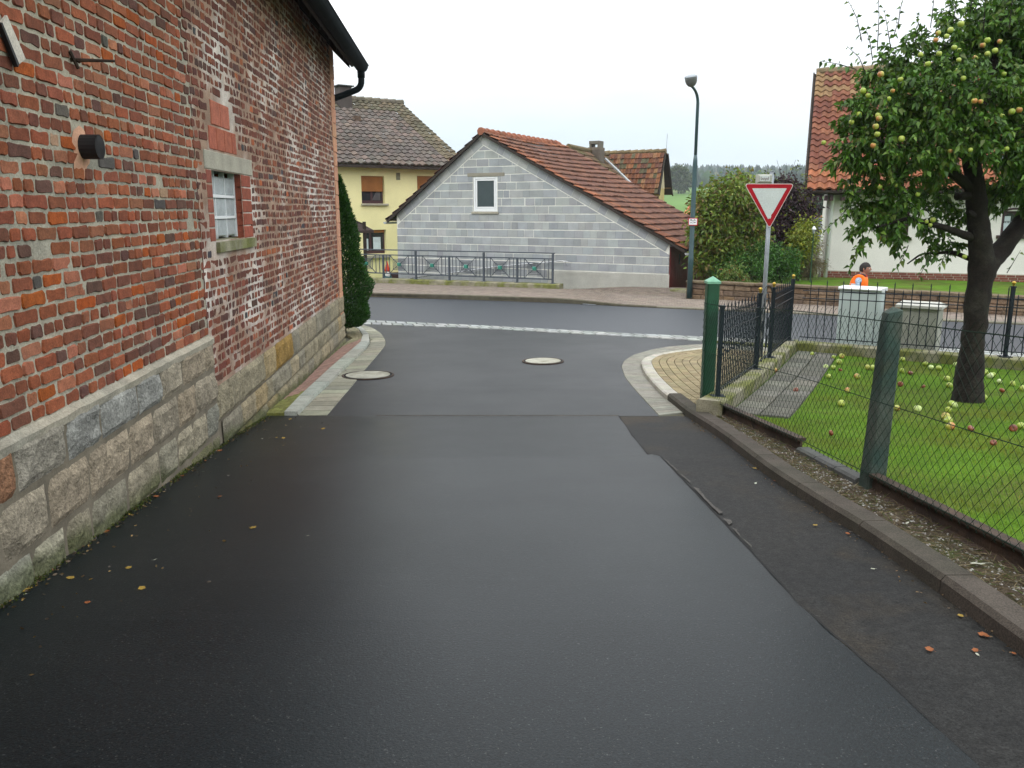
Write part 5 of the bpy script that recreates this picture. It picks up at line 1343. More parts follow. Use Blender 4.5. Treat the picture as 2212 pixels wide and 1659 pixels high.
m_.add([apex] + rim + [q - Z * .10 for q in rim], [(0, 1, 2), (0, 2, 3), (0, 3, 4), (0, 4, 1)] + [(1 + i, 5 + i, 5 + (i + 1) % 4, 1 + (i + 1) % 4) for i in range(4)]); m_.build('canopy', M['brown_cloth'], pr_)
m_ = MB(); pp = at_y(788, 520, 30.3); m_.tube([Vector((pp.x, pp.y, -2)), Vector((pp.x, pp.y, tip.z + .3))], .065, 8); m_.tube([Vector((pp.x, pp.y, tip.z + .2)), apex - Z * .1], .03, 6); m_.build('pole', M['wood_dark'], pr_)
# ================================================================== garden on the right
ZL = lambda x, y: zg(x, y) + .045                                  # lawn level
C_in = Vector(G(1721, 738, .21)[:2]); N_in = Vector(G(1571, 861, .21)[:2])
gd = (C_in - N_in).normalized()                                    # side wall runs away from the green post
gn_ = Vector((-gd.y, gd.x))                                        # outwards (left)
SIDE0 = N_in - gd * .22
fr_ = Vector(G(2212, 776, .21)[:2]); fd = (fr_ - C_in).normalized() # front wall runs right along the street
fn = Vector((-fd.y, fd.x))
if fn.y < 0: fn = -fn
WT = .27
fend = C_in + fd * 6.5
lawn_poly = [fence_xy(-.15, .06), fence_xy(7.6, .06), Vector((7.5, 1.4)), fend, C_in, N_in]
structure(drape('lawn', [fence_xy(.15, .10), fence_xy(9.5, .10), Vector((9.0, -.5)), fend, C_in, SIDE0 + gd * .2], .045, M['lawn_soil'], .35, skirt=.1))
# garden wall: two low cast concrete runs
def low_wall(mb, a, b, nrm, w, h, seg=14):
    for i in range(seg):
        p, q = a + (b - a) * (i / seg), a + (b - a) * ((i + 1) / seg); v = []
        for s_ in (p, q):
            j = .006 * mnoise.noise(Vector((s_.x * 3, s_.y * 3, 0)))
            zz = zg(s_.x, s_.y); o = s_ + nrm * w
            v += [(s_.x, s_.y, zz - .4), (s_.x, s_.y, zz + h - .015 + j), (s_.x + nrm.x * .02, s_.y + nrm.y * .02, zz + h + j), (o.x - nrm.x * .02, o.y - nrm.y * .02, zz + h + j), (o.x, o.y, zz + h - .015 + j), (o.x, o.y, zz - .4)]
        f = [(k, k + 1, k + 7, k + 6) for k in range(5)]
        mb.add(v, f)
        if i == 0: mb.add(v[:6], [(0, 1, 2, 3, 4, 5)])
        if i == seg - 1: mb.add(v[6:], [(5, 4, 3, 2, 1, 0)])
gw = thing('garden_wall', (C_in.x, C_in.y, zg(*C_in)), 'low mossy concrete wall under the black iron fence round the lawn', 'wall')
mb = MB(); low_wall(mb, SIDE0, C_in + gd * WT, gn_, WT, .205); mb.build('side_run', M['moss_conc'], gw)
mb = MB(); low_wall(mb, C_in + fd * .0, fend, fn, WT, .199); mb.build('front_run', M['moss_conc'], gw)
# slab path along the side wall
mb = MB()
PA = [Vector(G(*p, .05)[:2]) for p in [(1576, 882), (1625, 834), (1717, 750)]]; PB = [Vector(G(*p, .05)[:2]) for p in [(1659, 906), (1700, 854), (1757, 768)]]
PA = [SIDE0 + gd * .25 - gn_ * .02, C_in - gn_ * .02]; wpath = [.62, .60]
PB = [PA[0] - gn_ * .62 + gd * -.1, PA[1] - gn_ * .62]
ruled(mb, PA, PB, 13, 2, .012, .045, .022, lambda i, j: jit((.115, .112, .092), .3), bev=.006)
structure(mb.build('path', M['stone_attr']))
# iron fence on the wall
itf = thing('iron_fence', (C_in.x, C_in.y, zg(*C_in) + .2), 'black wrought iron fence with gold ball finials on the low garden wall', 'fence')
wc = lambda s: SIDE0 + gd * s + gn_ * (WT * .5); sl_ = (C_in - SIDE0).length + WT * .5
fc = lambda s: C_in + fd * s + fn * (WT * .5)
def post(p, h, r, ball, foot=True):
    zz = zg(p.x, p.y) + .20; m_ = MB(); m_.box((p.x - r, p.y - r, zz), (2 * r, 0, 0), (0, 2 * r, 0), (0, 0, h))
    m_.box((p.x - r * 1.3, p.y - r * 1.3, zz + h), (2.6 * r, 0, 0), (0, 2.6 * r, 0), (0, 0, .02))
    if foot: m_.box((p.x - .07, p.y - .07, zz + .002), (.14, 0, 0), (0, .14, 0), (0, 0, .012))
    po = m_.build('post', M['iron'], itf)
    if ball:
        m_ = MB(); m_.lathe(Vector((p.x, p.y, zz + h + .02)), [(.010, 0), (.016, .008), (.010, .016), (.019, .026), (.026, .038), (.027, .048), (.022, .062), (.009, .071), (.001, .073)], 12); m_.build('finial', M['gold'], po, smooth=True)
    return po
# distances along the side run of the posts seen in the photograph
def s_of(px, py):
    best = min(range(0, 700), key=lambda k: abs(proj(Vector((*wc(k / 100), zg(*wc(k / 100)) + .2)))[0] - px)); return best / 100
SP = [s_of(1550, 848), s_of(1632, 786), s_of(1662, 766), sl_]
IH = .98
for i, s_ in enumerate(SP): post(wc(s_), IH if i else .96, .022, i > 0)
def zt2(p, h): return zg(p.x, p.y) + .20 + h
def rail(a, b, h, r=.009):
    m_ = MB(); m_.tube([Vector((*a, zt2(a, h))), Vector((*b, zt2(b, h)))], r, 4, twist=math.pi / 4); m_.build('rail', M['iron'], itf)
pk_mesh = {}
def picket(p, h, ti=0):
    key = (round(h, 2), ti)
    if key not in pk_mesh:
        m_ = MB(); m_.tube([Vector((0, 0, .04)), Vector((0, 0, h))], .0092, 4, twist=math.pi / 4); m_.tube([Vector((0, 0, h)), Vector((0, 0, h + .05))], [.011, .001], 4)
        if ti == 1: m_.lathe(Vector((0, 0, .44)), [(.008, 0), (.017, .008), (.017, .022), (.008, .03)], 6)
        if ti == 2:
            for k in range(10):
                a0, a1 = k * .63, (k + 1) * .63; m_.tube([Vector((.022 * math.cos(a0), .022 * math.sin(a0), .46 + k * .016)), Vector((.022 * math.cos(a1), .022 * math.sin(a1), .46 + (k + 1) * .016))], .005, 4)
        o = m_.build('picket', M['iron'], itf); o.location = Vector((p.x, p.y, zg(p.x, p.y) + .2)) - wloc(itf); pk_mesh[key] = o.data; return o
    o = bpy.data.objects.new('picket', pk_mesh[key]); COL.objects.link(o); o.parent = itf; o.location = Vector((p.x, p.y, zg(p.x, p.y) + .2)) - wloc(itf); return o
for (a, b) in ((SP[0], SP[1]), (SP[2], SP[3])):
    for h in (.075, .70, .82): rail(wc(a), wc(b), h)
    n = max(3, round((b - a) / .098))
    for i in range(1, n):
        s_ = a + (b - a) * i / n; picket(wc(s_), .95 if i % 2 else .88, 1 if i % 3 == 1 else (2 if i % 3 == 2 else 0))
# scrolled panel between the middle posts
rail(wc(SP[1]), wc(SP[2]), .075)
m_ = MB(); a, b = SP[1] + .05, SP[2] - .05; md = (a + b) / 2
def arc(cs, cz, rs, rz, a0, a1, r=.008, n=14):
    pts = []
    for k in range(n + 1):
        t = a0 + (a1 - a0) * k / n; p = wc(cs + rs * math.cos(t)); pts.append(Vector((p.x, p.y, zt2(p, cz + rz * math.sin(t)))))
    m_.tube(pts, r, 6)
hwid = (b - a) / 2
arc(md, .80, hwid, .26, 0, math.pi); arc(md, .70, hwid * .62, .18, 0, math.pi); arc(md, .86, hwid * .35, .10, 0, 2 * math.pi)
for sx in (-1, 1):
    pts = []
    for k in range(26):
        t = k / 25 * 4.2 * math.pi; r_ = .10 * (1 - k / 30); p = wc(md + sx * (hwid * .45 + r_ * math.cos(t) * .6)); pts.append(Vector((p.x, p.y, zt2(p, .52 + r_ * math.sin(t)))))
    m_.tube(pts, .007, 5)
    pts = []
    for k in range(26):
        t = k / 25 * 4.2 * math.pi; r_ = .11 * (1 - k / 30); p = wc(md - sx * (hwid * .4 + r_ * math.cos(t) * .6)); pts.append(Vector((p.x, p.y, zt2(p, .27 + r_ * math.sin(t)))))
    m_.tube(pts, .007, 5)
m_.build('scroll_panel', M['iron'], itf)
n = 4
for i in range(1, n + 1):
    s_ = a + (b - a) * (i - .5) / n; picket(wc(s_), .70, 0)
# front run
FRP = [2.88]
for s_ in FRP: post(fc(s_), IH, .022, True)
for (a, b) in ((0, 6.4),):
    for h in (.075, .70, .82): rail(fc(a), fc(b), h, .009)
n = 52
for i in range(1, n):
    s_ = i * .123
    if abs(s_ - FRP[0]) < .05: continue
    picket(fc(s_), .95 if i % 2 else .84, 0)
# ------------------------------------------------------------------ wire mesh fence along the lane
cf = thing('mesh_fence', (*fence_xy(3), zg(*fence_xy(3))), 'green diamond wire fence with round edged posts along the lane kerb', 'fence')
zf0 = lambda s: zg(*fence_xy(s)) + .05
gp_ = fence_xy(0)
m_ = MB(); zz = zf0(0) - .05; w = .066
b_ = [(-w, -w + .015), (-w + .015, -w), (w - .015, -w), (w, -w + .015), (w, w - .015), (w - .015, w), (-w + .015, w), (-w, w - .015)]
m_.add([(gp_.x + x, gp_.y + y, zz - .1) for x, y in b_] + [(gp_.x + x, gp_.y + y, zz + 1.40) for x, y in b_], [tuple(range(8, 16))] + [(i, (i + 1) % 8, 8 + (i + 1) % 8, 8 + i) for i in range(8)])
po = tag(m_.build('post', M['post_green'], cf), 'glossy green corner post with pale cap')
m_ = MB(); w2 = .074; m_.add([(gp_.x + x, gp_.y + y, zz + 1.395) for x, y in ((-w2, -w2), (w2, -w2), (w2, w2), (-w2, w2))] + [(gp_.x + x, gp_.y + y, zz + 1.42) for x, y in ((-w2, -w2), (w2, -w2), (w2, w2), (-w2, w2))] + [(gp_.x, gp_.y, zz + 1.475)], [(0, 1, 5, 4), (1, 2, 6, 5), (2, 3, 7, 6), (3, 0, 4, 7), (4, 5, 8), (5, 6, 8), (6, 7, 8), (7, 4, 8)]); m_.build('post_cap', M['post_cap'], po)
P2S = min(range(100, 600), key=lambda k: abs(proj(Vector((*fence_xy(k / 100), zf0(k / 100) + .1)))[0] - 1884)) / 100
for s_ in (P2S, P2S + 3.9):
    p = fence_xy(s_); z0 = zf0(s_) - .12; m_ = MB(); ang = .08; ca, sa = math.cos(ang), math.sin(ang); nl = 16; w = .066; ring = []
    for k in range(nl + 1):
        zq = z0 + 1.30 * k / nl; ww = w * (1.0 - .22 * k / nl) 
        if k == nl: ww *= .9
        for x, y in ((-1, -.8), (-.8, -1), (.8, -1), (1, -.8), (1, .8), (.8, 1), (-.8, 1), (-1, .8)):
            jx = .004 * mnoise.noise(Vector((x * 3, zq * 5, y))); ring.append((p.x + .034 * k / nl + (x * ca - y * sa) * ww + jx, p.y + (x * sa + y * ca) * ww + jx, zq + (.02 * (x + 1) * .5 if k == nl else 0)))
    m_.add(ring + [(p.x + .034, p.y, z0 + 1.34)], [(k * 8 + i, k * 8 + (i + 1) % 8, (k + 1) * 8 + (i + 1) % 8, (k + 1) * 8 + i) for k in range(nl) for i in range(8)] + [(nl * 8 + i, nl * 8 + (i + 1) % 8, (nl + 1) * 8) for i in range(8)])
    tag(m_.build('post', M['post_conc'], cf), 'weathered mossy concrete post')
# wires
FO = -.085
def fp(s, h): p = fence_xy(s, FO); return Vector((p.x, p.y, zf0(s) + h))
top_h = lambda s: 1.235 + .045 * (s / P2S) ** 0 - .06 * min(1, s / P2S) 
m_ = MB()
H0, H1 = .10, 1.14; SL_ = 9.2; cell = .072
def diag(sa, ha, sb, hb_):
    n_ = 5; m_.tube([fp(sa + (sb - sa) * k / n_, ha + (hb_ - ha) * k / n_) + Vector((random.uniform(-.002, .002), 0, random.uniform(-.002, .002))) for k in range(n_ + 1)], .0015, 3, cap=False)
k = -H1
dx = (H1 - H0) * .92
s_ = -dx
while s_ < SL_:
    a, b = max(s_, .0), min(s_ + dx, SL_)
    if b - a > .02:
        f = lambda s: H0 + (s - s_) / dx * (H1 - H0 + .045)
        diag(a, f(a), b, f(b)); g = lambda s: H1 - (s - s_) / dx * (H1 - H0)
        diag(a, g(a), b, g(b))
    s_ += cell
m_.build('wire_mesh', M['wire'], cf)
for h, r_ in ((1.135, .0035), (.62, .0028), (.13, .003)):
    m_ = MB(); m_.tube([fp(s, h + .004 * mnoise.noise(Vector((s * 2, h, 0)))) for s in np.arange(0, SL_, .25)], r_, 5); m_.build('tension_wire', M['wire'], cf)
# steel sections and stone edging along the foot of the fence
END1 = min(range(50, 400), key=lambda k: abs(proj(Vector((*fence_xy(k / 100, -.06), zf0(k / 100) + .1)))[0] - 1721)) / 100
def ibeam(a, b):
    m_ = MB(); pr = [(-.05, .0), (.05, 0), (.05, .012), (.008, .02), (.008, .095), (.035, .105), (.035, .125), (-.035, .125), (-.035, .105), (-.008, .095), (-.008, .02), (-.05, .012)]
    n_ = 10
    for i in range(n_ + 1):
        s = a + (b - a) * i / n_
        for x, z in pr: q = fence_xy(s, -.02 + x); m_.v.append((q.x, q.y, zf0(s) + z - .005)); m_.c.append((1, 1, 1))
    k = len(pr)
    for i in range(n_):
        for j in range(k): m_.f.append((i * k + j, (i + 1) * k + j, (i + 1) * k + (j + 1) % k, i * k + (j + 1) % k)); m_.mi.append(0)
    for e_ in (0, n_): m_.f.append(tuple(e_ * k + j for j in range(k))); m_.mi.append(0)
    return m_
tag(ibeam(.08, END1).build('steel_beam', M['rust'], None), 'rusty steel beam at the foot of the wire fence beside the green corner post', 'beam')
tag(ibeam(P2S + .06, P2S + 4).build('steel_beam', M['rust'], None), 'rusty steel beam at the foot of the wire fence on the camera side of the concrete post', 'beam')
mb = MB(); n_ = 3
for i in range(n_):
    a, b = END1 + .02 + (P2S - END1 - .1) * i / n_, END1 + .02 + (P2S - END1 - .1) * (i + 1) / n_ - .01; v = []
    for s in (a, b):
        for x, z in ((-.07, -.1), (-.07, .035), (-.05, .05), (.03, .05), (.03, -.1)): q = fence_xy(s, x); v.append((q.x, q.y, zf0(s) + z))
    mb.add(v, [(j, j + 1, j + 6, j + 5) for j in range(4)] + [(4, 3, 2, 1, 0), (5, 6, 7, 8, 9)], jit((.075, .078, .075), .1))
structure(mb.build('edging', M['stone_attr']))
# brown kerb beside the lane and the weedy strip behind it
kn = [q for q in KERB_N]; kn[0] = KERB_R[8] + (KERB_R[9] - KERB_R[8]) * .25
kn = smooth_line(kn, 60, 2); mb = MB(); nk = 16; A = resample(kn, nk * 4 + 1); B = offset_line(A, -.155)
for i in range(nk):
    rows_ = []
    for k in range(5):
        q, p = A[i * 4 + k], B[i * 4 + k]; t = (A[min(i * 4 + k + 1, len(A) - 1)] - A[i * 4 + k - 1]).normalized() * (.004 if k == 0 else -.004 if k == 4 else 0)
        q, p = q + t, p + t; z = zg(q.x, q.y); jj = .004 * mnoise.noise(Vector((q.x * 9, q.y * 9, 0))); h = .085
        nr = (p - q).normalized()
        rows_.append([(q.x, q.y, z - .08), (q.x + jj, q.y, z + h - .025), (q.x + nr.x * .022, q.y + nr.y * .022, z + h + jj), (p.x, p.y, z + h + jj), (p.x, p.y, z - .08)])
    v = [x for r_ in rows_ for x in r_]
    f = [(k * 5 + j + 1, k * 5 + j, (k + 1) * 5 + j, (k + 1) * 5 + j + 1) for k in range(4) for j in range(4)] + [(0, 1, 2, 3, 4), (24, 23, 22, 21, 20)]
    mb.add(v, f, jit((1, 1, 1), .1))
structure(mb.build('kerb', M['kerb_brown']))
weed_poly = [q for q in offset_line(kn, -.14)] + [fence_xy(9.0, -.0), fence_xy(-.05, .0), fence_xy(-.05, -.2)]
structure(drape('verge', weed_poly, .055, M['earth'], .22, skirt=0))
# pebbles and dead stalks on the verge
wp = [(q.x, q.y) for q in weed_poly]; xs = np.array(wp)
pts = RNG.uniform((xs[:, 0].min(), xs[:, 1].min()), (xs[:, 0].max(), xs[:, 1].max()), (26000, 2)); pts = pts[inpoly(pts, wp)]; pts = pts[pts[:, 1] > 1.8]
mb = MB()
for x, y in pts[:2600]:
    r_ = random.uniform(.003, .010); z = zg(x, y) + .056; c = jit(random.choice([(.22, .21, .18), (.15, .14, .12), (.30, .29, .27), (.11, .09, .07)]), .2); a = random.uniform(0, 6); n_ = 5
    rg = [(x + r_ * math.cos(a + 2 * math.pi * k / n_) * random.uniform(.7, 1.2), y + r_ * math.sin(a + 2 * math.pi * k / n_) * random.uniform(.7, 1.2), z) for k in range(n_)]
    mb.add(rg + [(x + random.uniform(-.3, .3) * r_, y, z + r_ * .8)], [(k, (k + 1) % n_, n_) for k in range(n_)], c)
tag(mb.build('gravel', M['stone_attr']), kind='stuff')
q = pts[2600:5600]; n = len(q); P_ = np.column_stack([q, [zg(x, y) + .058 for x, y in q]]); D_ = RNG.normal(size=(n, 3)); D_[:, 2] = np.abs(D_[:, 2]) * .35; 
tag(leaves('dead_grass', P_, unit(D_), RNG.uniform(.03, .10, n), .004, palette(n, [(.20, .16, .09), (.13, .10, .06), (.28, .24, .15), (.10, .13, .04)], [3, 3, 1.5, 2]), M['grass'], droop=.1), kind='stuff')
# ------------------------------------------------------------------ lawn grass
lp = [(q.x, q.y) for q in [fence_xy(.0, .10), fence_xy(7.2, .10), Vector((6.8, 2.0)), fend, C_in - gn_ * .62, SIDE0 + gd * .25 - gn_ * .66]]
n0 = 520000; xs = np.array(lp); pts = RNG.uniform((xs[:, 0].min(), xs[:, 1].min()), (xs[:, 0].max(), xs[:, 1].max()), (n0, 2)); pts = pts[inpoly(pts, lp)]
keep = RNG.uniform(size=len(pts)) < np.clip(1.25 - pts[:, 1] / 16, .35, 1); pts = pts[keep]; n = len(pts)
gzv = np.interp(pts[:, 1], GY, GZ) + .012 * (pts[:, 0] - 1) * np.clip((pts[:, 1] - 8) / 8, 0, 1) ** 2 * (3 - 2 * np.clip((pts[:, 1] - 8) / 8, 0, 1)) + .045
ln = np.array([mnoise.noise(Vector((x * 1.1, y * 1.1, 0))) for x, y in pts[::1]]) if n < 400000 else np.zeros(n)
hgt = RNG.uniform(.012, .028, n) * (1 + .35 * ln); az = RNG.uniform(0, 2 * np.pi, n); lean = RNG.uniform(.2, 1.3, n)
b0 = np.column_stack([pts, gzv - .003]); wv = np.column_stack([-np.sin(az), np.cos(az), np.zeros(n)]) * RNG.uniform(.0016, .0032, n)[:, None]
tp = b0 + np.column_stack([np.cos(az) * lean * hgt, np.sin(az) * lean * hgt, hgt])
V_ = np.stack([b0 - wv, b0 + wv, tp], 1).reshape(-1, 3); F_ = np.arange(n * 3).reshape(-1, 3)
gc = palette(n, [(.120, .235, .014), (.09, .19, .012), (.15, .26, .018), (.175, .245, .022), (.21, .19, .03)], [4, 4, 3, 1.5, .5], .22)
yl = np.clip((ln - .05) * 2.6, 0, 1)[:, None] * .6; gc = gc * (1 - yl) + np.array([.17, .165, .018]) * yl
tag(arr_mesh('grass', V_, F_, np.repeat(gc, 3, 0), M['grass']), kind='stuff')
# ================================================================== apple tree
TB_ = G(2090, 866, .045); TY = TB_.y
at_ = thing('apple_tree', TB_, 'old apple tree with dark leaning trunk and ripe apples on the garden lawn', 'tree')
def tp_(px, py, dy=0): return at_y(px, py, TY + dy)
mb = MB()
def limb(pts, rad, seg=12):
    P_ = [Vector(p) for p in pts]; n = 8 * (len(P_) - 1) + 1; line = resample(P_, n); rr_ = np.interp(np.linspace(0, len(rad) - 1, n), range(len(rad)), rad)
    for _ in range(2): line = [line[0]] + [(line[i - 1] + line[i] * 2 + line[i + 1]) / 4 for i in range(1, n - 1)] + [line[-1]]
    b0 = len(mb.v); mb.tube(line, list(rr_), seg)
    for i in range(b0, len(mb.v)):
        q = Vector(mb.v[i]); k = min(1, rr_[min((i - b0) // seg, n - 1)] / .1); d = mnoise.noise(q * 7) * .022 * k + mnoise.noise(q * 19) * .010 * k
        c = line[min((i - b0) // seg, n - 1)]; mb.v[i] = tuple(q + (q - c).normalized() * d)
base = TB_ - Z * .12
limb([base, tp_(2092, 840), tp_(2099, 760), tp_(2110, 660), tp_(2122, 575), tp_(2116, 500, -.05), tp_(2106, 410, -.1), tp_(2098, 330, -.1), tp_(2066, 262, -.15), tp_(2010, 205, -.2)], [.185, .142, .122, .124, .138, .108, .10, .085, .055, .03], 16)
limb([tp_(2124, 580), tp_(2160, 545, .1), tp_(2205, 482, .15), tp_(2270, 405, .2), tp_(2330, 300, .2), tp_(2360, 200, .1)], [.118, .10, .095, .085, .06, .04], 14)
limb([tp_(2106, 415, -.1), tp_(2060, 375, -.2), tp_(1980, 335, -.3), tp_(1890, 300, -.4)], [.06, .045, .03, .015], 8)
limb([tp_(2098, 340, -.1), tp_(2125, 230, 0), tp_(2150, 120, .1), tp_(2160, 40, .1)], [.08, .055, .035, .015], 8)
limb([tp_(2116, 520, 0), tp_(2050, 495, -.2), tp_(1965, 470, -.4), tp_(1895, 490, -.5)], [.05, .035, .024, .012], 8)
limb([tp_(2122, 570, 0), tp_(2060, 545, .2), tp_(1990, 548, .3), tp_(1960, 570, .3)], [.035, .025, .016, .008], 8)
limb([tp_(2270, 405, .2), tp_(2235, 310, 0), tp_(2205, 205, -.1)], [.05, .035, .02], 8)
limb([tp_(2100, 345, -.1), tp_(2010, 290, .3), tp_(1930, 220, .5), tp_(1880, 150, .5)], [.05, .035, .025, .012], 8)
for (a, b, r0) in (((2108, 395), (2074, 385), .05), ((2106, 420), (2066, 425), .055), ((2112, 470), (2090, 458), .045)): limb([tp_(*a, -.1), tp_(*b, -.16)], [r0, r0 * .7], 8)
mb.build('trunk', M['bark'], at_, smooth=True)
BL = [(1900, 150, 50, .3), (1965, 125, 70, .2), (2050, 100, 85, .3), (2145, 105, 90, .2), (2235, 130, 95, .2), (1880, 220, 55, -.2), (1945, 215, 75, -.3), (2035, 205, 90, -.4), (2140, 215, 95, -.5), (2235, 235, 90, -.4), (2320, 220, 100, 0),
      (1850, 310, 48, -.3), (1920, 300, 70, -.4), (2010, 300, 75, -.5), (2100, 285, 60, -.7), (2165, 310, 70, -.6), (2240, 320, 80, -.5), (1865, 375, 45, -.1), (1945, 390, 60, -.3), (2030, 375, 38, -.1), (1880, 435, 50, -.2), (1950, 455, 55, -.4), (2030, 420, 48, .2),
      (1870, 492, 40, -.4), (1845, 542, 20, -.4), (1945, 515, 36, -.3), (2005, 545, 28, .1), (2045, 520, 38, .3), (2170, 400, 50, .2), (2230, 420, 55, -.1), (2080, 460, 40, .3), (2000, 470, 45, .2), (2160, 440, 35, .4), (2300, 350, 90, .1), (2280, 90, 100, .2), (2200, 40, 90, .3), (2080, 40, 60, .4), (1990, 260, 60, .4), (2080, 180, 70, .6), (2180, 180, 70, .7), (1900, 330, 50, .5), (1960, 340, 60, .6), (2060, 300, 70, .7), (1820, 345, 32, -.2), (1832, 285, 38, 0), (1832, 400, 34, -.1), (1848, 250, 45, .2), (1895, 265, 60, 0), (1925, 180, 60, .5), (1855, 455, 36, 0), (1915, 485, 40, .2), (2265, 55, 95, .2), (2195, 25, 85, .1), (2310, 140, 100, .2), (2245, 100, 80, .6), (2140, 45, 70, .5), (2215, 300, 70, .4), (2200, 380, 60, .5)]
LP, LD_, LR = [], [], []
tw = MB()
def shoot(a, b, n, r0=.004, tips=True, sp=1.0):
    a, b = Vector(a), Vector(b); md = a.lerp(b, .5) + Vector((random.uniform(-.03, .03), random.uniform(-.03, .03), random.uniform(0, .05)))
    line = resample([a, md, b], 5); tw.tube(line, [r0, r0, r0 * .8, r0 * .6, r0 * .3], 4, cap=False)
    ax = (b - a).normalized(); s = ax.orthogonal().normalized(); t = ax.cross(s)
    for k in range(n):
        f = (k + .6) / n; p = line[0].lerp(line[2], f * 2) if f < .5 else line[2].lerp(line[4], f * 2 - 1)
        g = k * 2.4 + random.uniform(-.5, .5); d = ax * .55 + (s * math.cos(g) + t * math.sin(g)) * .9 - Z * random.uniform(.1, .6); LP.append(p); LD_.append(d.normalized()); LR.append(random.uniform(.75, 1.2) * sp)
for (px, py, r_, dy) in BL:
    c = tp_(px, py, dy); R0 = r_ * TY / FPX; k = int(6 + 215 * R0 * R0)
    for _ in range(k):
        d = Vector(RNG.normal(size=3)); d.normalize(); a = c + d * R0 * random.uniform(.05, .6); e = c + d * R0 * random.uniform(.75, 1.12) - Z * R0 * random.uniform(0, .25)
        if (e - a).length < .08: continue
        shoot(a, e, int(5 + (e - a).length / .018))
for a, b, n in [((1862, 90), (1828, -6), 11), ((1895, 110), (1896, -40), 12), ((1940, 60), (1958, -20), 7), ((1975, 95), (1980, 25), 6), ((2010, 60), (2020, -45), 7), ((2124, 70), (2140, -50), 6), ((2060, 40), (2070, -50), 14), ((2095, 30), (2110, -40), 12), ((2180, 60), (2200, -60), 14), ((1850, 150), (1772, 132), 13), ((1870, 160), (1830, 100), 9), ((1842, 436), (1783, 498), 12), ((1868, 520), (1832, 588), 14), ((1962, 530), (1934, 582), 9), ((2010, 560), (1985, 600), 5), ((2046, 545), (2030, 575), 8), ((1850, 330), (1800, 350), 10), ((1840, 290), (1805, 310), 8), ((1925, 110), (1910, 20), 9), ((1885, 130), (1870, 60), 8), ((2175, 590), (2205, 540), 3), ((1930, 80), (1935, 40), 5)]:
    shoot(tp_(*a, -.3), tp_(*b, -.3), n, .0045)
tw.build('twigs', M['bark'], at_)
n = len(LP); sz = np.array(LR)
cols = palette(n, [(.040, .105, .010), (.060, .145, .013), (.09, .185, .018), (.085, .13, .016), (.13, .225, .028)], [4, 4, 2.4, 1.5, .8], .3)
leaves('foliage', np.array([tuple(p) for p in LP]), unit(np.array([tuple(p) for p in LD_]) + RNG.normal(size=(n, 3)) * .25), .070 * sz, .041 * sz, cols, M['leaf'], at_, fold=.22, droop=.3)
# apples: one body of revolution with a stalk hollow, three skins
def apple_mesh(name, base, blush, seedv):
    mb = MB(); prof = []
    n_, sg = 10, 14
    for i in range(n_ + 1):
        t = math.pi * i / n_; r_ = .035 * math.sin(t) ** .85 * (1 + .06 * math.cos(t)); z = (.035 * math.cos(t)) - .011 * math.exp(-((t) / .35) ** 2) + .006 * math.exp(-((math.pi - t) / .3) ** 2)
        for k in range(sg):
            a = 2 * math.pi * k / sg; mb.v.append((r_ * math.cos(a), r_ * math.sin(a), z))
            f = sm(-.2, .8, math.cos(a) * math.sin(t) + .5 * mnoise.noise(Vector((a, t * 2, seedv)))); mb.c.append(tuple(b * (1 - f) + l * f for b, l in zip(base, blush)))
    for i in range(n_):
        for k in range(sg): mb.f.append((i * sg + k, (i + 1) * sg + k, (i + 1) * sg + (k + 1) % sg, i * sg + (k + 1) % sg)); mb.mi.append(0)
    mb.tube([Vector((0, 0, .018)), Vector((.003, 0, .036))], .0018, 5, (.05, .035, .02))
    o = mb.build(name, M['apple'], None, smooth=True); me = o.data; bpy.data.objects.remove(o); return me
AM = {'green': apple_mesh('apple', (.27, .36, .045), (.36, .42, .08), 1), 'blush': apple_mesh('apple', (.36, .37, .07), (.44, .19, .06), 2), 'rot': apple_mesh('apple', (.20, .055, .022), (.13, .035, .02), 3), 'pale': apple_mesh('apple', (.46, .56, .20), (.52, .58, .30), 4)}
TA_ = [(1033, 142, 0), (900, 195, 1), (972, 178, 0), (950, 215, 0), (885, 237, 1), (993, 282, 0), (1025, 297, 0), (838, 378, 0), (904, 318, 0), (795, 324, 0), (1021, 355, 0), (1117, 343, 1), (1190, 237, 0), (1263, 245, 1), (1163, 267, 1), (1235, 300, 0), (1190, 318, 0), (1288, 437, 0), (1048, 463, 0), (1040, 420, 0), (1015, 415, 0), (676, 470, 0), (560, 440, 1), (630, 537, 1), (580, 605, 0), (543, 683, 0), (550, 700, 1), (530, 748, 1), (540, 793, 0), (432, 677, 0), (455, 538, 0), (223, 843, 0), (387, 722, 0), (515, 860, 1), (682, 822, 0), (605, 585, 0), (1113, 597, 1), (1150, 600, 1), (1277, 685, 0), (1235, 720, 1), (1335, 660, 0), (1377, 650, 1), (970, 893, 1), (1090, 887, 0), (1304, 880, 0), (555, 1107, 0), (650, 1095, 0), (778, 1150, 0), (852, 1330, 0), (830, 1310, 0), (868, 1300, 0), (568, 1408, 1), (1055, 1517, 0), (985, 930, 0), (485, 565, 0)]
for (x, y, k) in TA_:
    px, py = (2800 + x / 1.659) / 1.649, y / 1.659 / 1.649
    # in front of the leaf masses the fruit shows against
    dy = min([d - .62 * math.sqrt(max(0, r_ ** 2 - (px - bx) ** 2 - (py - by) ** 2)) * TY / FPX for bx, by, r_, d in BL if (px - bx) ** 2 + (py - by) ** 2 < r_ ** 2] + [-.35])
    o = bpy.data.objects.new('apple', AM['blush' if k else 'green']); COL.objects.link(o); o.parent = at_; o.location = tp_(px, py, dy) - TB_
    o.rotation_euler = (random.uniform(-.4, .4), random.uniform(-.4, .4), random.uniform(2.2, 5.5)); s_ = random.uniform(.62, .95); o.scale = (s_, s_, s_)
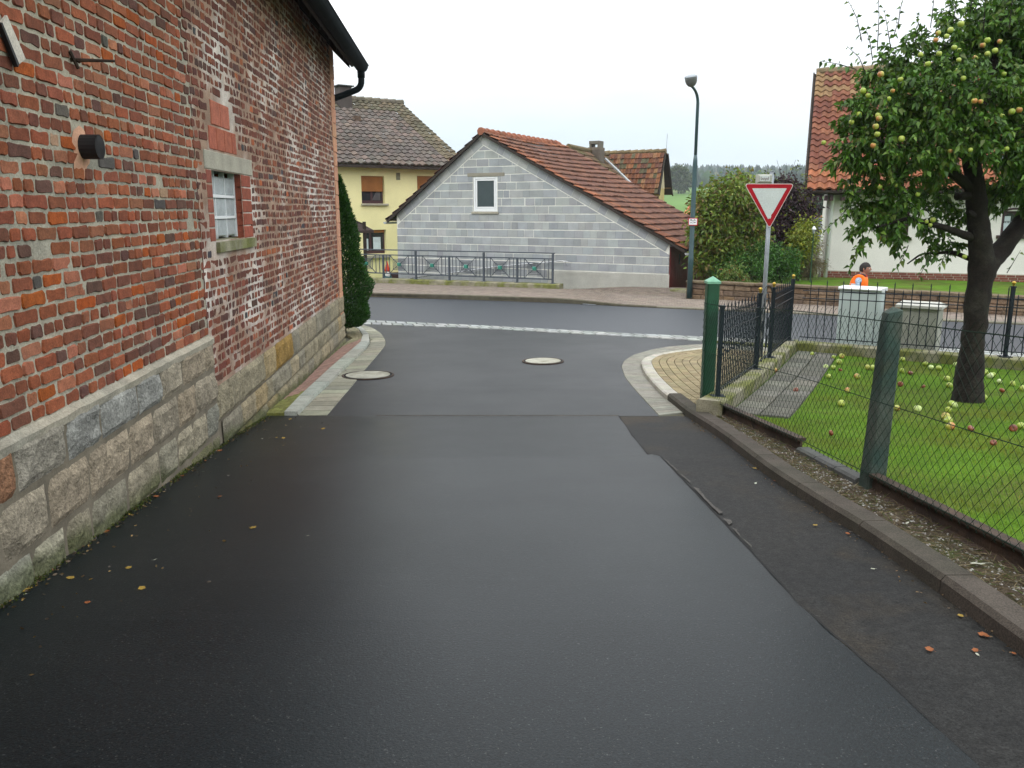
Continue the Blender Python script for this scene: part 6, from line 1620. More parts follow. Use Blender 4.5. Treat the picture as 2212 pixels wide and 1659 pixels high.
# windfalls on the lawn
FALL = {'green': [(818, 663), (1103, 651), (960, 685), (995, 715), (908, 747), (956, 752), (925, 810), (1215, 755), (1400, 668), (1412, 700), (1470, 680), (1562, 727), (1598, 693), (1640, 700), (1771, 692), (1600, 752), (1650, 757), (1410, 773), (1703, 826), (1720, 870), (1955, 785), (1968, 720), (2050, 843), (2137, 858), (2200, 890), (1010, 988), (1512, 1024), (1733, 993), (1715, 1030), (1713, 1100), (1945, 950), (2190, 1135), (1765, 735), (1755, 998), (2010, 800), (1990, 806)],
        'blush': [(1012, 677), (1050, 902), (1697, 1073), (1727, 1138), (2068, 743), (1113, 812), (1375, 1018), (1183, 752), (572, 770)],
        'rot': [(1003, 768), (1463, 788), (1398, 862), (1548, 877), (2066, 903), (711, 900), (1862, 1152), (2140, 1150), (942, 1182), (2010, 1245)]}
LB = {'green': ('pale green windfall apple lying in the grass of the garden lawn', 'green windfall apples on the lawn'), 'blush': ('windfall apple with a red blush lying on the garden ground', 'red blushed windfall apples in the garden'), 'rot': ('brown rotten windfall apple lying in the lawn grass', 'rotten windfall apples on the lawn')}
for k, lst in FALL.items():
    for (x, y) in lst:
        px, py = (2450 + x / 1.846) / 1.649, (900 + y / 1.846) / 1.649; p = G(px, py, .085)
        o = bpy.data.objects.new('apple', AM['pale' if k == 'green' and random.random() < .4 else k]); COL.objects.link(o); s_ = random.uniform(.85, 1.2) * (.9 if k == 'rot' else 1.05); o.scale = (s_, s_, s_ * (.75 if k == 'rot' else .95))
        o.location = p - Z * .006; o.rotation_euler = (random.uniform(-1.3, 1.3), random.uniform(-1.3, 1.3), random.uniform(0, 6)); tag(o, LB[k][0], 'apple', LB[k][1])

# ================================================================== shrubs and conifer
def blobs(lst, y): 
    out = []
    for (px, py, r_, dy) in lst:
        p = at_y(px, py, y + dy); rr_ = r_ * (y + dy) / FPX; out.append((tuple(p), (rr_, rr_ * 1.1, rr_)))
    return out
def shrub(name, label, cat, y, lst, n, size, cols, wts, stems, base_px, clump=.10, per=12, m='leaf', wd=.5, shell=.5):
    b = at_y(base_px[0], base_px[1], y); gz = zl(b.x, b.y); t = thing(name, (b.x, b.y, gz), label, cat)
    P_, D_ = cloud(blobs(lst, y), n, clump, per, shell); n = len(P_); P_[:, 2] = np.maximum(P_[:, 2], gz + .03)
    D_ = unit(D_ + RNG.normal(size=(n, 3)) * .7); s_ = RNG.uniform(.7, 1.25, n)
    cc = palette(n, cols, wts, .25)
    leaves('foliage', P_, D_, size * s_, size * wd * s_, cc, M[m], t, droop=.25)
    for (x0, x1, y1, r_) in stems:
        m_ = MB(); a = at_y(x0, base_px[1], y); a.z = gz - .05; e_ = at_y(x1, y1, y + random.uniform(-.4, .4)); md = a.lerp(e_, .5) + Vector((random.uniform(-.15, .15), random.uniform(-.2, .2), 0))
        m_.tube(resample([a, md, e_], 7), [r_ * (1 - k / 8) for k in range(7)], 6); m_.build('stem', M['bark'], t)
    return t
shrub('autumn_shrub', 'tall loose olive green shrub turning brown behind the street lamp', 'shrub', 25.0, [(1522, 440, 26, 0), (1560, 425, 34, .2), (1600, 400, 26, .3), (1545, 480, 42, -.2), (1605, 465, 40, .2), (1508, 505, 24, 0), (1562, 530, 40, -.3), (1622, 510, 34, .3), (1520, 560, 26, -.2), (1585, 420, 26, -.4), (1630, 430, 26, .5), (1600, 550, 34, 0), (1540, 575, 26, .2)], 12500, .145, [(.13, .20, .020), (.18, .22, .028), (.09, .15, .016), (.20, .15, .035), (.13, .09, .03)], [4, 3, 3, 1.4, 1], [(1545, 1530, 440, .035), (1548, 1575, 420, .035), (1600, 1600, 410, .03), (1602, 1625, 450, .025), (1544, 1510, 500, .02), (1598, 1570, 480, .02), (1600, 1650, 480, .02)], (1570, 604), .13, 9, shell=.7)
shrub('purple_shrub', 'dark purple brown shrub behind the give way sign', 'shrub', 26.5, [(1662, 450, 32, 0), (1692, 432, 28, .3), (1672, 505, 42, 0), (1712, 480, 34, .2), (1722, 425, 20, .2), (1690, 540, 38, -.2), (1738, 455, 24, .2), (1640, 500, 28, .3), (1725, 520, 25, 0), (1700, 405, 20, .3), (1655, 420, 24, .3), (1745, 480, 18, .2)], 11500, .13, [(.045, .022, .030), (.06, .030, .034), (.035, .02, .022), (.17, .19, .03)], [4, 3, 3, .8], [(1680, 1665, 430, .03), (1684, 1700, 410, .03), (1690, 1725, 430, .025), (1688, 1740, 470, .02), (1676, 1640, 500, .02)], (1685, 600), .14, 9, shell=.75)
shrub('evergreen_shrub', 'low dense dark green shrub behind the stone wall and sign pole', 'shrub', 24.4, [(1592, 572, 32, 0), (1642, 568, 38, 0), (1692, 578, 34, .1), (1560, 590, 22, -.1), (1660, 545, 26, .1), (1700, 560, 26, .1)], 6800, .075, [(.035, .11, .012), (.05, .145, .016), (.075, .18, .025), (.026, .075, .012)], [4, 4, 1.5, 2], [(1600, 1595, 560, .02), (1645, 1640, 550, .02), (1690, 1690, 560, .02)], (1640, 612), .09, 14)
shrub('yellow_shrub', 'yellow green shrub beside the dry tan bush near the white house', 'shrub', 25.6, [(1728, 515, 26, 0), (1742, 490, 20, .1), (1716, 552, 26, .1), (1735, 545, 22, 0), (1750, 520, 16, 0)], 3200, .10, [(.22, .25, .022), (.27, .28, .03), (.15, .21, .022)], [3, 2, 3], [(1725, 1740, 490, .02), (1724, 1716, 520, .02)], (1725, 600), .11, 10, shell=.7)
shrub('dry_bush', 'dry tan feathery bush at the corner of the white house', 'shrub', 26.0, [(1748, 560, 26, 0), (1757, 532, 17, .1), (1738, 582, 20, 0), (1762, 575, 16, .1), (1728, 575, 14, 0)], 5200, .085, [(.25, .20, .115), (.20, .165, .095), (.30, .25, .155), (.16, .15, .07)], [4, 3, 2, 1], [(1745, 1755, 530, .012), (1748, 1740, 550, .012)], (1748, 600), .08, 16, wd=.16)
shrub('rose_bush', 'small light green bush with reddish leaves on top of the stone wall', 'shrub', 23.4, [(1575, 590, 16, 0), (1590, 580, 14, 0), (1600, 596, 14, 0), (1560, 598, 12, 0)], 700, .07, [(.11, .17, .03), (.14, .20, .04), (.22, .09, .03)], [4, 3, 1], [(1580, 1585, 575, .01)], (1580, 608), .06, 8)
# thin bare stems rising over the shrubs
m_ = MB(); t_ = thing('bare_sapling', at_y(1695, 600, 27), 'thin nearly bare sapling with a few leaves rising above the give way sign', 'tree')
for a, b, c in [((1695, 600), (1697, 420), (1699, 352)), ((1697, 420), (1685, 370), (1678, 345)), ((1699, 400), (1712, 365), (1719, 345)), ((1696, 430), (1672, 400), (1665, 372)), ((1730, 600), (1735, 420), (1742, 372)), ((1715, 600), (1717, 400), (1722, 356))]:
    m_.tube(resample([at_y(*a, 27), at_y(*b, 27), at_y(*c, 27)], 9), [.02, .018, .016, .013, .011, .009, .007, .005, .003], 5)
m_.build('stem', M['bark'], t_)
P_, D_ = cloud(blobs([(1735, 400, 8, 0), (1742, 380, 6, 0), (1720, 365, 5, 0), (1717, 395, 6, 0), (1672, 392, 5, 0), (1660, 385, 12, 0), (1652, 400, 12, 0), (1717, 405, 10, 0)], 27), 420, .06, 5); n = len(P_)
leaves('foliage', P_, D_, .10, .05, palette(n, [(.03, .035, .03), (.14, .18, .03), (.10, .14, .03)]), M['leaf'], t_)
# conifer at the corner of the brick building
cb = Vector((-3.36, 16.35, zg(-3.36, 16.35))); ct = thing('conifer', cb, 'slim dark green arborvitae conifer at the far corner of the brick building', 'tree')
n = 26000; h = RNG.uniform(.0, 1, n) ** 1.25; H_ = at_y(733, 378, 16.35).z - cb.z
rad = np.interp(h, [0, .05, .14, .3, .5, .7, .9, 1], [.30, .42, .53, .50, .40, .27, .13, .02])
az = RNG.uniform(0, 2 * np.pi, n); cl_ = np.array([mnoise.noise(Vector((math.cos(a) * 2.2, math.sin(a) * 2.2, hh * 9))) for a, hh in zip(az, h)])
r_ = rad * (1 + .28 * cl_) * (1 - .35 * RNG.uniform(0, 1, n) ** 2)
P_ = np.column_stack([cb.x + np.cos(az) * r_, cb.y + np.sin(az) * r_, cb.z + .18 + h * (H_ - .18) - .03]); D_ = unit(np.column_stack([np.cos(az) * .6, np.sin(az) * .6, np.full(n, .75)]) + RNG.normal(size=(n, 3)) * .35)
cc = palette(n, [(.022, .085, .010), (.034, .115, .014), (.06, .15, .018), (.02, .06, .010)], [4, 3, 1.3, 2], .25)
leaves('foliage', P_, D_, RNG.uniform(.05, .10, n), RNG.uniform(.018, .034, n), cc, M['leaf'], ct, droop=.05)
m_ = MB(); m_.tube([cb - Z * .05, cb + Z * H_ * .9], [.07, .01], 8)
for k in range(14): a = k * 1.1; m_.tube([cb + Z * (.1 + .02 * k), cb + Vector((math.cos(a) * .28, math.sin(a) * .28, .22 + .02 * k))], .010, 5, (.3, .27, .24))
m_.build('trunk', M['bark'], ct)

# ================================================================== far woods, fields, lone tree
V_, F_, C_ = [], [], []
def zhill(x, y):
    r_ = math.hypot(x, y - 6); return hill(r_, math.atan2(x, y - 6))
k = 0; vv = []
while k < 13000:
    th = random.uniform(-.75, .85); r_ = random.choice([random.uniform(430, 800), random.uniform(700, 1500), random.uniform(950, 1600), random.uniform(800, 1600)])
    x, y = math.sin(th) * r_, math.cos(th) * r_ + 6
    if r_ < 520 and mnoise.noise(Vector((x * .012, y * .012, 0))) < -.05: continue
    z = zhill(x, y) - .5; h_ = random.uniform(6.5, 11.5) * (1 + r_ / 4000); w_ = h_ * random.uniform(.24, .38); con = random.random() < .62; b0 = len(V_); k += 1
    c = jit(random.choice([(.013, .036, .022), (.018, .046, .025), (.016, .034, .022)]) if con else random.choice([(.035, .07, .025), (.05, .075, .028), (.03, .06, .025), (.065, .068, .03)]), .25)
    if con:
        for (zz, rr_) in ((.1, 1), (.45, .62), (.4, .78), (.75, .3), (.7, .42)):
            for q in range(6): a = q * 1.047 + random.uniform(-.3, .3); V_.append((x + w_ * rr_ * math.cos(a) * random.uniform(.7, 1.2), y + w_ * rr_ * math.sin(a), z + h_ * zz))
        V_.append((x, y, z + h_))
        for (i0, i1) in ((0, 1), (2, 3)):
            for q in range(6): F_ += [(b0 + i0 * 6 + q, b0 + i0 * 6 + (q + 1) % 6, b0 + i1 * 6 + q), (b0 + i0 * 6 + (q + 1) % 6, b0 + i1 * 6 + (q + 1) % 6, b0 + i1 * 6 + q)]
        for q in range(6): F_.append((b0 + 24 + q, b0 + 24 + (q + 1) % 6, b0 + 30))
    else:
        h_ *= .8; w_ = h_ * .42
        for (zz, rr_) in ((.05, .55), (.3, 1), (.6, .95), (.85, .55)):
            for q in range(6): a = q * 1.047 + random.uniform(-.3, .3); f = random.uniform(.75, 1.15); V_.append((x + w_ * rr_ * f * math.cos(a), y + w_ * rr_ * f * math.sin(a), z + h_ * zz * random.uniform(.93, 1.07)))
        V_.append((x, y, z + h_))
        for i0 in range(3):
            for q in range(6): F_ += [(b0 + i0 * 6 + q, b0 + i0 * 6 + (q + 1) % 6, b0 + i0 * 6 + 6 + q), (b0 + i0 * 6 + (q + 1) % 6, b0 + i0 * 6 + 6 + (q + 1) % 6, b0 + i0 * 6 + 6 + q)]
        for q in range(6): F_.append((b0 + 18 + q, b0 + 18 + (q + 1) % 6, b0 + 24))
    C_ += [c] * (len(V_) - b0)
tag(arr_mesh('forest', np.array(V_), np.array(F_), np.array(C_), M['leaf_far'], smooth=False), kind='stuff')
ft = at_y(1466, 408, 330); ftz = zhill(ft.x, ft.y); f_t = thing('field_tree', (ft.x, ft.y, ftz), 'round leafy tree at the edge of the far green field left of the lamp post', 'tree')
P_, D_ = cloud(blobs([(1466, 378, 16, 0), (1480, 384, 13, 1), (1456, 388, 12, 0), (1472, 396, 15, -1), (1460, 368, 8, 0)], 330), 3400, .5, 10, .4); n = len(P_)
leaves('crown', P_, D_, 1.0, .7, palette(n, [(.075, .11, .035), (.10, .13, .04), (.055, .085, .03)]), M['leaf_far'], f_t)
m_ = MB(); m_.tube([Vector((ft.x, ft.y, ftz - .5)), Vector((ft.x, ft.y, ftz + 6))], [.35, .15], 7); m_.build('trunk', M['bark'], f_t)
for (px, py, r_, y, lab) in ((1765, 452, 26, 120, 'dark green hedge tree left of the white house corner in the distance'), (1750, 440, 16, 125, 'smaller round distant bush left of the white house corner')):
    p = at_y(px, py, y); zz = zhill(p.x, p.y); t_ = thing('hedge_tree', (p.x, p.y, zz), lab, 'tree'); P_, D_ = cloud(blobs([(px, py, r_, 0), (px + 14, py + 8, r_ * .8, 0), (px - 10, py + 14, r_ * .7, 0)], y), 2600, .25, 10, .4); n = len(P_)
    leaves('crown', P_, D_, .5, .3, palette(n, [(.035, .075, .025), (.045, .09, .03), (.03, .06, .02)]), M['leaf_far'], t_)
    m_ = MB(); m_.tube([Vector((p.x, p.y, zz - .5)), p], [.2, .1], 7); m_.build('trunk', M['bark'], t_)
# ================================================================== street furniture
# street lamp
lb = G(1489, 640, .09); LY = lb.y; lt = thing('street_lamp', lb, 'tall blue green street lamp with curved neck and bowl shaped head', 'street lamp')
lp_ = lambda px, py, dy=0: at_y(px, py, LY + dy)
m_ = MB(); zs_ = at_y(1500, 344, LY).z
m_.lathe(Vector((lb.x, lb.y, lb.z - .05)), [(.075, 0), (.072, 1.0), (.074, 1.02), (.074, 1.10), (.066, 1.12), (.062, zs_ - lb.z - .05), (.058, zs_ - lb.z + .02), (.042, zs_ - lb.z + .16)], 14); m_.build('post', M['lamp_green'], lt, smooth=True)
ztp = at_y(1503, 225, LY).z; hd = lp_(1494, 186, -.35); m_ = MB()
pth = [Vector((lb.x, lb.y, zs_ + .05)), Vector((lb.x, lb.y, ztp))]
e_ = Vector((hd.x, hd.y, hd.z)); c_ = Vector((lb.x, lb.y, ztp + (hd.z - ztp) * .75))
for k in range(1, 9): t = k / 8; pth.append(pth[1] * (1 - t) ** 2 + c_ * 2 * t * (1 - t) + e_ * t * t)
m_.tube(pth, [.042] * 2 + [.040 - .001 * k for k in range(8)], 10); m_.build('neck', M['lamp_green'], lt, smooth=True)
m_ = MB(); ax = Vector((-.18, -.22, 1)).normalized(); m_.lathe(hd - ax * .02, [(.03, 0), (.08, .02), (.125, .07), (.15, .14), (.155, .20), (.158, .235)], 18, axis=ax); ho = m_.build('lamp_head', M['lamp_grey'], lt, smooth=True)
m_ = MB(); m_.lathe(hd - ax * .02, [(.160, .236), (.165, .25), (.15, .275), (.08, .295), (.001, .30)], 18, axis=ax); m_.build('lamp_cover', M['galv'], ho, smooth=True)
hp = Wall(lp_(1497, 479, -.09), (.96, -.28)); hx = hp.px(1497, 479)
hy = thing('hydrant_sign', hp.at(*hx, 0), 'small white plate with red border and black marks on the street lamp post', 'sign'); fz = hx[1]
m_ = MB(); m_.fbox(hp.at, -.125, .125, fz - .10, fz + .10, -.012, .0); m_.build('plate', M['sign_red'], hy)
m_ = MB(); m_.fbox(hp.at, -.105, .105, fz - .08, fz + .08, .0005, .003); m_.build('face', M['frame_white'], hy)
m_ = MB()
for (a, b, c, d) in ((-.075, .075, .025, .033), (-.004, .004, -.055, .025), (-.075, -.025, .042, .060), (.02, .07, -.03, -.012), (-.07, -.03, -.035, -.018), (.02, .06, .045, .06)): m_.fbox(hp.at, a, b, fz + c, fz + d, .003, .0045)
m_.build('lettering', M['black'], hy)
m_ = MB(); m_.lathe(Vector((lb.x, lb.y, fz - .02)), [(.066, 0), (.070, .003), (.070, .03), (.066, .033)], 14); m_.build('clamp', M['galv'], hy)

# give way sign
SY = 11.75; sp0 = at_y(1647, 700, SY); szg = zg(sp0.x, sp0.y); sg = thing('give_way_sign', (sp0.x, sp0.y, szg), 'red and white triangular give way sign on a grey pole behind the iron fence', 'traffic sign')
GWn = Vector((.03, -1, 0)).normalized(); GW = Wall(at_y(1656, 440, SY - .05), (1, .03)); gf = GW.at
A_, B_, C_ = GW.px(1607.5, 396.5), GW.px(1716.5, 396.5), GW.px(1662, 494.5)
m_ = MB(); m_.tube([Vector((sp0.x, sp0.y, szg - .1)), Vector((sp0.x, sp0.y, A_[1] + .16))], .030, 12); m_.lathe(Vector((sp0.x, sp0.y, A_[1] + .158)), [(.033, 0), (.033, .015), (.001, .02)], 12); m_.build('pole', M['galv'], sg, smooth=True)
cen = ((A_[0] + B_[0] + C_[0]) / 3, (A_[1] + B_[1] + C_[1]) / 3)
def tri(scale, rr_, o0, o1, extra=None):
    V = [(cen[0] + (q[0] - cen[0]) * scale, cen[1] + (q[1] - cen[1]) * scale) for q in (C_, B_, A_)]; pts = []
    for i in range(3):
        p, a, b = Vector(V[i]), Vector(V[i - 1]), Vector(V[(i + 1) % 3]); d1, d2 = (a - p).normalized(), (b - p).normalized(); bi = (d1 + d2).normalized(); ctr = p + bi * (2 * rr_)
        a0 = math.atan2(*( (p + d1 * rr_ * 1.732 - ctr).yx)); a1 = math.atan2(*((p + d2 * rr_ * 1.732 - ctr).yx))
        while a1 < a0 - math.pi: a1 += 2 * math.pi
        while a1 > a0 + math.pi: a1 -= 2 * math.pi
        for k in range(7): t = a0 + (a1 - a0) * k / 6; pts.append((ctr.x + rr_ * math.cos(t), ctr.y + rr_ * math.sin(t)))
    if extra: pts = extra(pts)
    n = len(pts); m_ = MB(); m_.add([gf(*q, o1) for q in pts] + [gf(*q, o0) for q in pts], [tuple(range(n)), tuple(range(2 * n - 1, n - 1, -1))] + [(i, n + i, n + (i + 1) % n, (i + 1) % n) for i in range(n)]); return m_
tri(1.0, .028, -.004, .0).build('plate', M['sign_edge'], sg)
tri(.955, .022, .0006, .0022).build('border', M['sign_red'], sg)
def torn(pts):
    zb = C_[1] + (A_[1] - C_[1]) * .225; xr = cen[0] + .045; 
    keep = [q for q in pts if q[1] > zb + .05]
    L = [q for q in keep if q[0] < cen[0]]; Rr = [q for q in keep if q[0] >= cen[0]]
    bot = [(cen[0] - .002, zb - .005), (cen[0] + .012, zb + .006), (cen[0] + .030, zb + .002), (cen[0] + .040, zb + .030), (cen[0] + .036, zb + .050), (cen[0] + .062, zb + .085)]
    s_ = sorted(Rr, key=lambda q: (q[1], q[0])); r_o = [q for q in pts if q in Rr]; l_o = [q for q in pts if q in L]
    return bot + r_o + l_o
tri(.69, .004, .0028, .0042, torn).build('face', M['sign_white'], sg)
m_ = MB(); mz = A_[1] - .12
for dz in (0, -.25): m_.lathe(Vector((sp0.x, sp0.y, mz + dz)), [(.034, 0), (.036, .004), (.036, .028), (.034, .032)], 12)
m_.build('clamp', M['galv'], sg)
q0, q1 = GW.px(1636, 396), GW.px(1664.5, 376.5)
m_ = MB(); m_.bbox(gf, q0[0], q1[0] + .03, q0[1] + .004, q1[1], -.09, .0, .016); bx = m_.build('sign_box', mat('box_grey', (.42, .43, .38), rough=.6, var=.1, bump=.05), sg)
m_ = MB(); m_.fbox(gf, q0[0] + .035, q1[0] - .005, q0[1] + .03, q1[1] - .018, .0005, .003); m_.build('plate', M['sign_white'], bx)
m_ = MB(); x = q0[0] + .045
for k, (h_, dz) in enumerate([(.045, 0), (.028, 0), (.028, 0), (.030, 0), (.028, -.010), (.028, 0), (.028, 0), (.045, 0)]):        # short word in small letters, not legible in the photograph
    m_.fbox(gf, x, x + .006, q0[1] + .045 + dz, q0[1] + .045 + h_, .0032, .0045)
    if k % 2 == 0: m_.fbox(gf, x + .006, x + .011, q0[1] + .045, q0[1] + .051, .0032, .0045)
    else: m_.fbox(gf, x + .006, x + .011, q0[1] + .066, q0[1] + .072, .0032, .0045)
    x += .0145
m_.build('lettering', mat('letter_brown', (.14, .09, .09), bump=0), bx)
m_ = MB(); m_.ball(gf(q1[0] + .045, q1[1] + .012, -.05), .028, n=6, sc=(1.5, 1, .7)); m_.tube([gf(q1[0] + .03, q1[1] - .005, -.05), gf(q1[0] + .045, q1[1] + .012, -.05)], .008, 6); m_.build('sensor', M['black'], bx, smooth=True)

# cabinets
CWp = C_in + fn * (WT + .28); CW = Wall((CWp.x, CWp.y), fd); cwf = CW.at
def cab(nm, lab, a, b, cap_o, mts, depth):
    (u0, z1), (u1, _z) = CW.px(*a), CW.px(*b); gzc = zg(*cwf((u0 + u1) / 2, 0)[:2]); t_ = thing(nm, cwf((u0 + u1) / 2, gzc, -depth / 2), lab, 'cabinet'); return u0, u1, z1, gzc, t_
u0, u1, z1, gzc, t_ = cab('utility_cabinet', 'pale grey metal utility cabinet with rounded lid in front of the person', (1811, 619), (1908, 621), 0, None, .32)
m_ = MB(); m_.bbox(cwf, u0 + .02, u1 - .02, gzc + .10, z1 - .05, -.32, 0, .03); m_.build('housing', M['cabinet'], t_)
m_ = MB(); m_.bbox(cwf, u0, u1, z1 - .052, z1, -.35, .03, .03); m_.build('lid', M['frame_white'], t_)
m_ = MB(); m_.fbox(cwf, u0 + .03, u1 - .03, gzc - .05, gzc + .10, -.30, -.02); m_.build('base', M['cabinet_dk'], t_)
m_ = MB(); m_.bbox(cwf, u0 + .06, (u0 + u1) / 2 - .004, gzc + .15, z1 - .10, .0, .007, .004); m_.bbox(cwf, (u0 + u1) / 2 + .004, u1 - .06, gzc + .15, z1 - .10, .0, .007, .004); m_.build('door', M['cabinet'], t_)
m_ = MB()
for k in range(14): a = u0 + .10 + k * (u1 - u0 - .2) / 14; m_.fbox(cwf, a, a + .03, z1 - .090, z1 - .078, .0, .009)
m_.build('vent', M['cabinet_dk'], t_)
u0, u1, z1, gzc, t_ = cab('concrete_cabinet', 'stained concrete utility cabinet with overhanging slab lid right of the metal one', (1936, 655), (2037, 659), 0, None, .4)
m_ = MB(); m_.bbox(cwf, u0 + .05, u1 - .04, gzc - .05, z1 - .055, -.40, 0, .012); m_.build('housing', M['cab_conc'], t_)
m_ = MB(); m_.add([cwf(u0, z1 - .056, .05), cwf(u1, z1 - .056, .05), cwf(u1, z1 - .056, -.45), cwf(u0, z1 - .056, -.45), cwf(u0, z1 - .015, .05), cwf(u1, z1 - .015, .05), cwf(u1 - .06, z1 + .035, -.2), cwf(u0 + .06, z1 + .035, -.2), cwf(u1, z1 - .015, -.45), cwf(u0, z1 - .015, -.45)], [(3, 2, 1, 0), (0, 1, 5, 4), (4, 5, 6, 7), (7, 6, 8, 9), (9, 8, 2, 3), (1, 2, 8, 6, 5), (0, 4, 7, 9, 3)]); m_.build('lid', mat('lid_conc', (.42, .42, .38), rough=.9, var=.12, bump=.3), t_)
m_ = MB(); m_.bbox(cwf, u0 + .12, u1 - .11, gzc + .08, z1 - .12, .0, .006, .003); m_.build('door', M['cab_conc'], t_)

# manhole covers
def manhole(px, py, r_, lab):
    c = G(px, py, .0); t_ = thing('manhole_cover', c, lab, 'manhole cover'); s1 = (zg(c.x, c.y + .3) - zg(c.x, c.y - .3)) / .6; s2 = (zg(c.x + .3, c.y) - zg(c.x - .3, c.y)) / .6; ax = Vector((-s2, -s1, 1))
    c2 = c + Z * .006
    m_ = MB(); m_.lathe(c2, [(r_, -.02), (r_, .004), (r_ * .985, .006), (r_ * .93, .006), (r_ * .92, .0)], 40, axis=ax); m_.build('ring', M['rust'], t_)
    m_ = MB(); m_.lathe(c2, [(r_ * .905, -.02), (r_ * .905, .004), (r_ * .86, .006), (r_ * .855, .003)], 40, axis=ax); m_.build('rim', M['zinc'], t_)
    m_ = MB(); m_.lathe(c2, [(r_ * .85, -.02), (r_ * .85, .005), (r_ * .84, .008), (.001, .008)], 40, axis=ax); m_.build('lid', mat('lid_mortar', (.36, .355, .29), rough=.75, var=.25, scale=9, col2=(.25, .24, .18), scale2=3.5, fine=.35, fscale=90, bump=.5), t_)
manhole(795, 811, .365, 'round pale manhole cover set half into the left gutter slabs'); manhole(1173, 780.5, .325, 'round pale manhole cover in the middle of the junction')
dg = G(1277, 657.5, .0); DGW = (KERB_F[4] - KERB_F[3]).normalized(); t_ = thing('drain_grate', dg, 'iron drain grate at the far kerb of the road', 'drain'); nr2 = Vector((-DGW.y, DGW.x)) 
q = Vector((dg.x, dg.y)) - DGW * .22 - nr2 * .16
m_ = MB(); m_.box((q.x, q.y, dg.z - .05), (*(DGW * .44), 0), (*(nr2 * .26), 0), (0, 0, .053)); m_.build('frame', M['black'], t_)
for k in range(7):
    m_ = MB(); p = q + DGW * (.03 + k * .056) + nr2 * .02; m_.box((p.x, p.y, dg.z + .004), (*(DGW * .022), 0), (*(nr2 * .22), 0), (0, 0, .008)); m_.build('bar', M['galv'], t_)
# garden lantern by the white house, seen beside the grey roof
gl = at_y(1758, 590, 25.2); gzl = zl(gl.x, gl.y); t_ = thing('garden_lantern', (gl.x, gl.y, gzl), 'small white garden lantern on a thin post at the white house corner', 'lantern'); k_ = at_y(1758, 497, 25.2)
m_ = MB(); m_.tube([Vector((k_.x, k_.y, gzl)), Vector((k_.x, k_.y, k_.z - .1))], .018, 8); m_.build('post', M['post_green'], t_)
m_ = MB(); m_.lathe(k_ - Z * .1, [(.03, 0), (.05, .12)], 6); m_.build('lamp_glass', M['galv'], t_)
m_ = MB(); m_.lathe(k_ + Z * .02, [(.075, 0), (.07, .012), (.02, .09), (.001, .10)], 6); m_.build('lamp_roof', M['frame_white'], t_)

# ================================================================== person behind the cabinet
def skin_body(name, verts, edges, radii, m, parent, root=0, sub=2):
    me = bpy.data.meshes.new(name); me.from_pydata([tuple(v) for v in verts], edges, []); o = bpy.data.objects.new(name, me); COL.objects.link(o)
    md = o.modifiers.new('skin', 'SKIN'); md.use_smooth_shade = True
    for i, r_ in enumerate(radii): me.skin_vertices[0].data[i].radius = r_ if hasattr(r_, '__len__') else (r_, r_); me.skin_vertices[0].data[i].use_root = (i == root)
    s = o.modifiers.new('sub', 'SUBSURF'); s.levels = sub; s.render_levels = sub
    dg_ = bpy.context.evaluated_depsgraph_get(); ev_ = bpy.data.meshes.new_from_object(o.evaluated_get(dg_)); bpy.data.objects.remove(o)
    ev_.materials.clear(); ev_.materials.append(m); a_ = ev_.color_attributes.new('Col', 'FLOAT_COLOR', 'POINT')
    a_.data.foreach_set('color', np.ones(len(ev_.vertices) * 4, dtype=np.float32)); return link(name, ev_, parent)
hp_ = at_y(1867.5, 567, 16.55); pg = zg(hp_.x, hp_.y) + .02; fwd = Vector((fd.x, fd.y, 0)); lat = Vector((-fwd.y, fwd.x, 0))   # facing right along the street
pe = thing('person', (hp_.x, hp_.y, pg), 'person with short dark hair and orange safety vest bending behind the pale grey cabinet', 'person')
HT = hp_.z - pg                                                    # top of the head above the ground (knees bent)
O_ = Vector((hp_.x, hp_.y, pg)) - fwd * .02
def bp(f, l, h): return O_ + fwd * f + lat * l + Z * h
sh = HT - .33; pv = HT - .80
V = [bp(-.10, 0, pv), bp(-.07, 0, pv + .17), bp(-.05, 0, sh - .10), bp(-.03, 0, sh + .0), bp(-.01, 0, sh + .08), bp(.01, 0, sh + .13),
     bp(-.03, .13, sh - .01), bp(-.02, .20, sh - .05), bp(.0, .24, sh - .30), bp(.20, .20, sh - .42), bp(.28, .17, sh - .45),
     bp(-.03, -.13, sh - .01), bp(-.02, -.20, sh - .05), bp(.0, -.24, sh - .30), bp(.20, -.20, sh - .42), bp(.28, -.17, sh - .45),
     bp(-.10, .10, pv - .05), bp(.22, .13, .47), bp(-.02, .12, .10), bp(.12, .13, .04),
     bp(-.10, -.10, pv - .05), bp(.22, -.13, .47), bp(-.02, -.12, .10), bp(.12, -.13, .04)]
E_ = [(0, 1), (1, 2), (2, 3), (3, 4), (4, 5), (3, 6), (6, 7), (7, 8), (8, 9), (9, 10), (3, 11), (11, 12), (12, 13), (13, 14), (14, 15), (0, 16), (16, 17), (17, 18), (18, 19), (0, 20), (20, 21), (21, 22), (22, 23)]
R_ = [(.14, .12), (.145, .11), (.15, .11), (.12, .10), (.06, .06), (.055, .055), .070, .052, .046, .040, .030, .070, .052, .048, .040, .030, .10, .068, .045, .04, .10, .068, .045, .04]
body = skin_body('body', V, E_, R_, M['shirt'], pe)
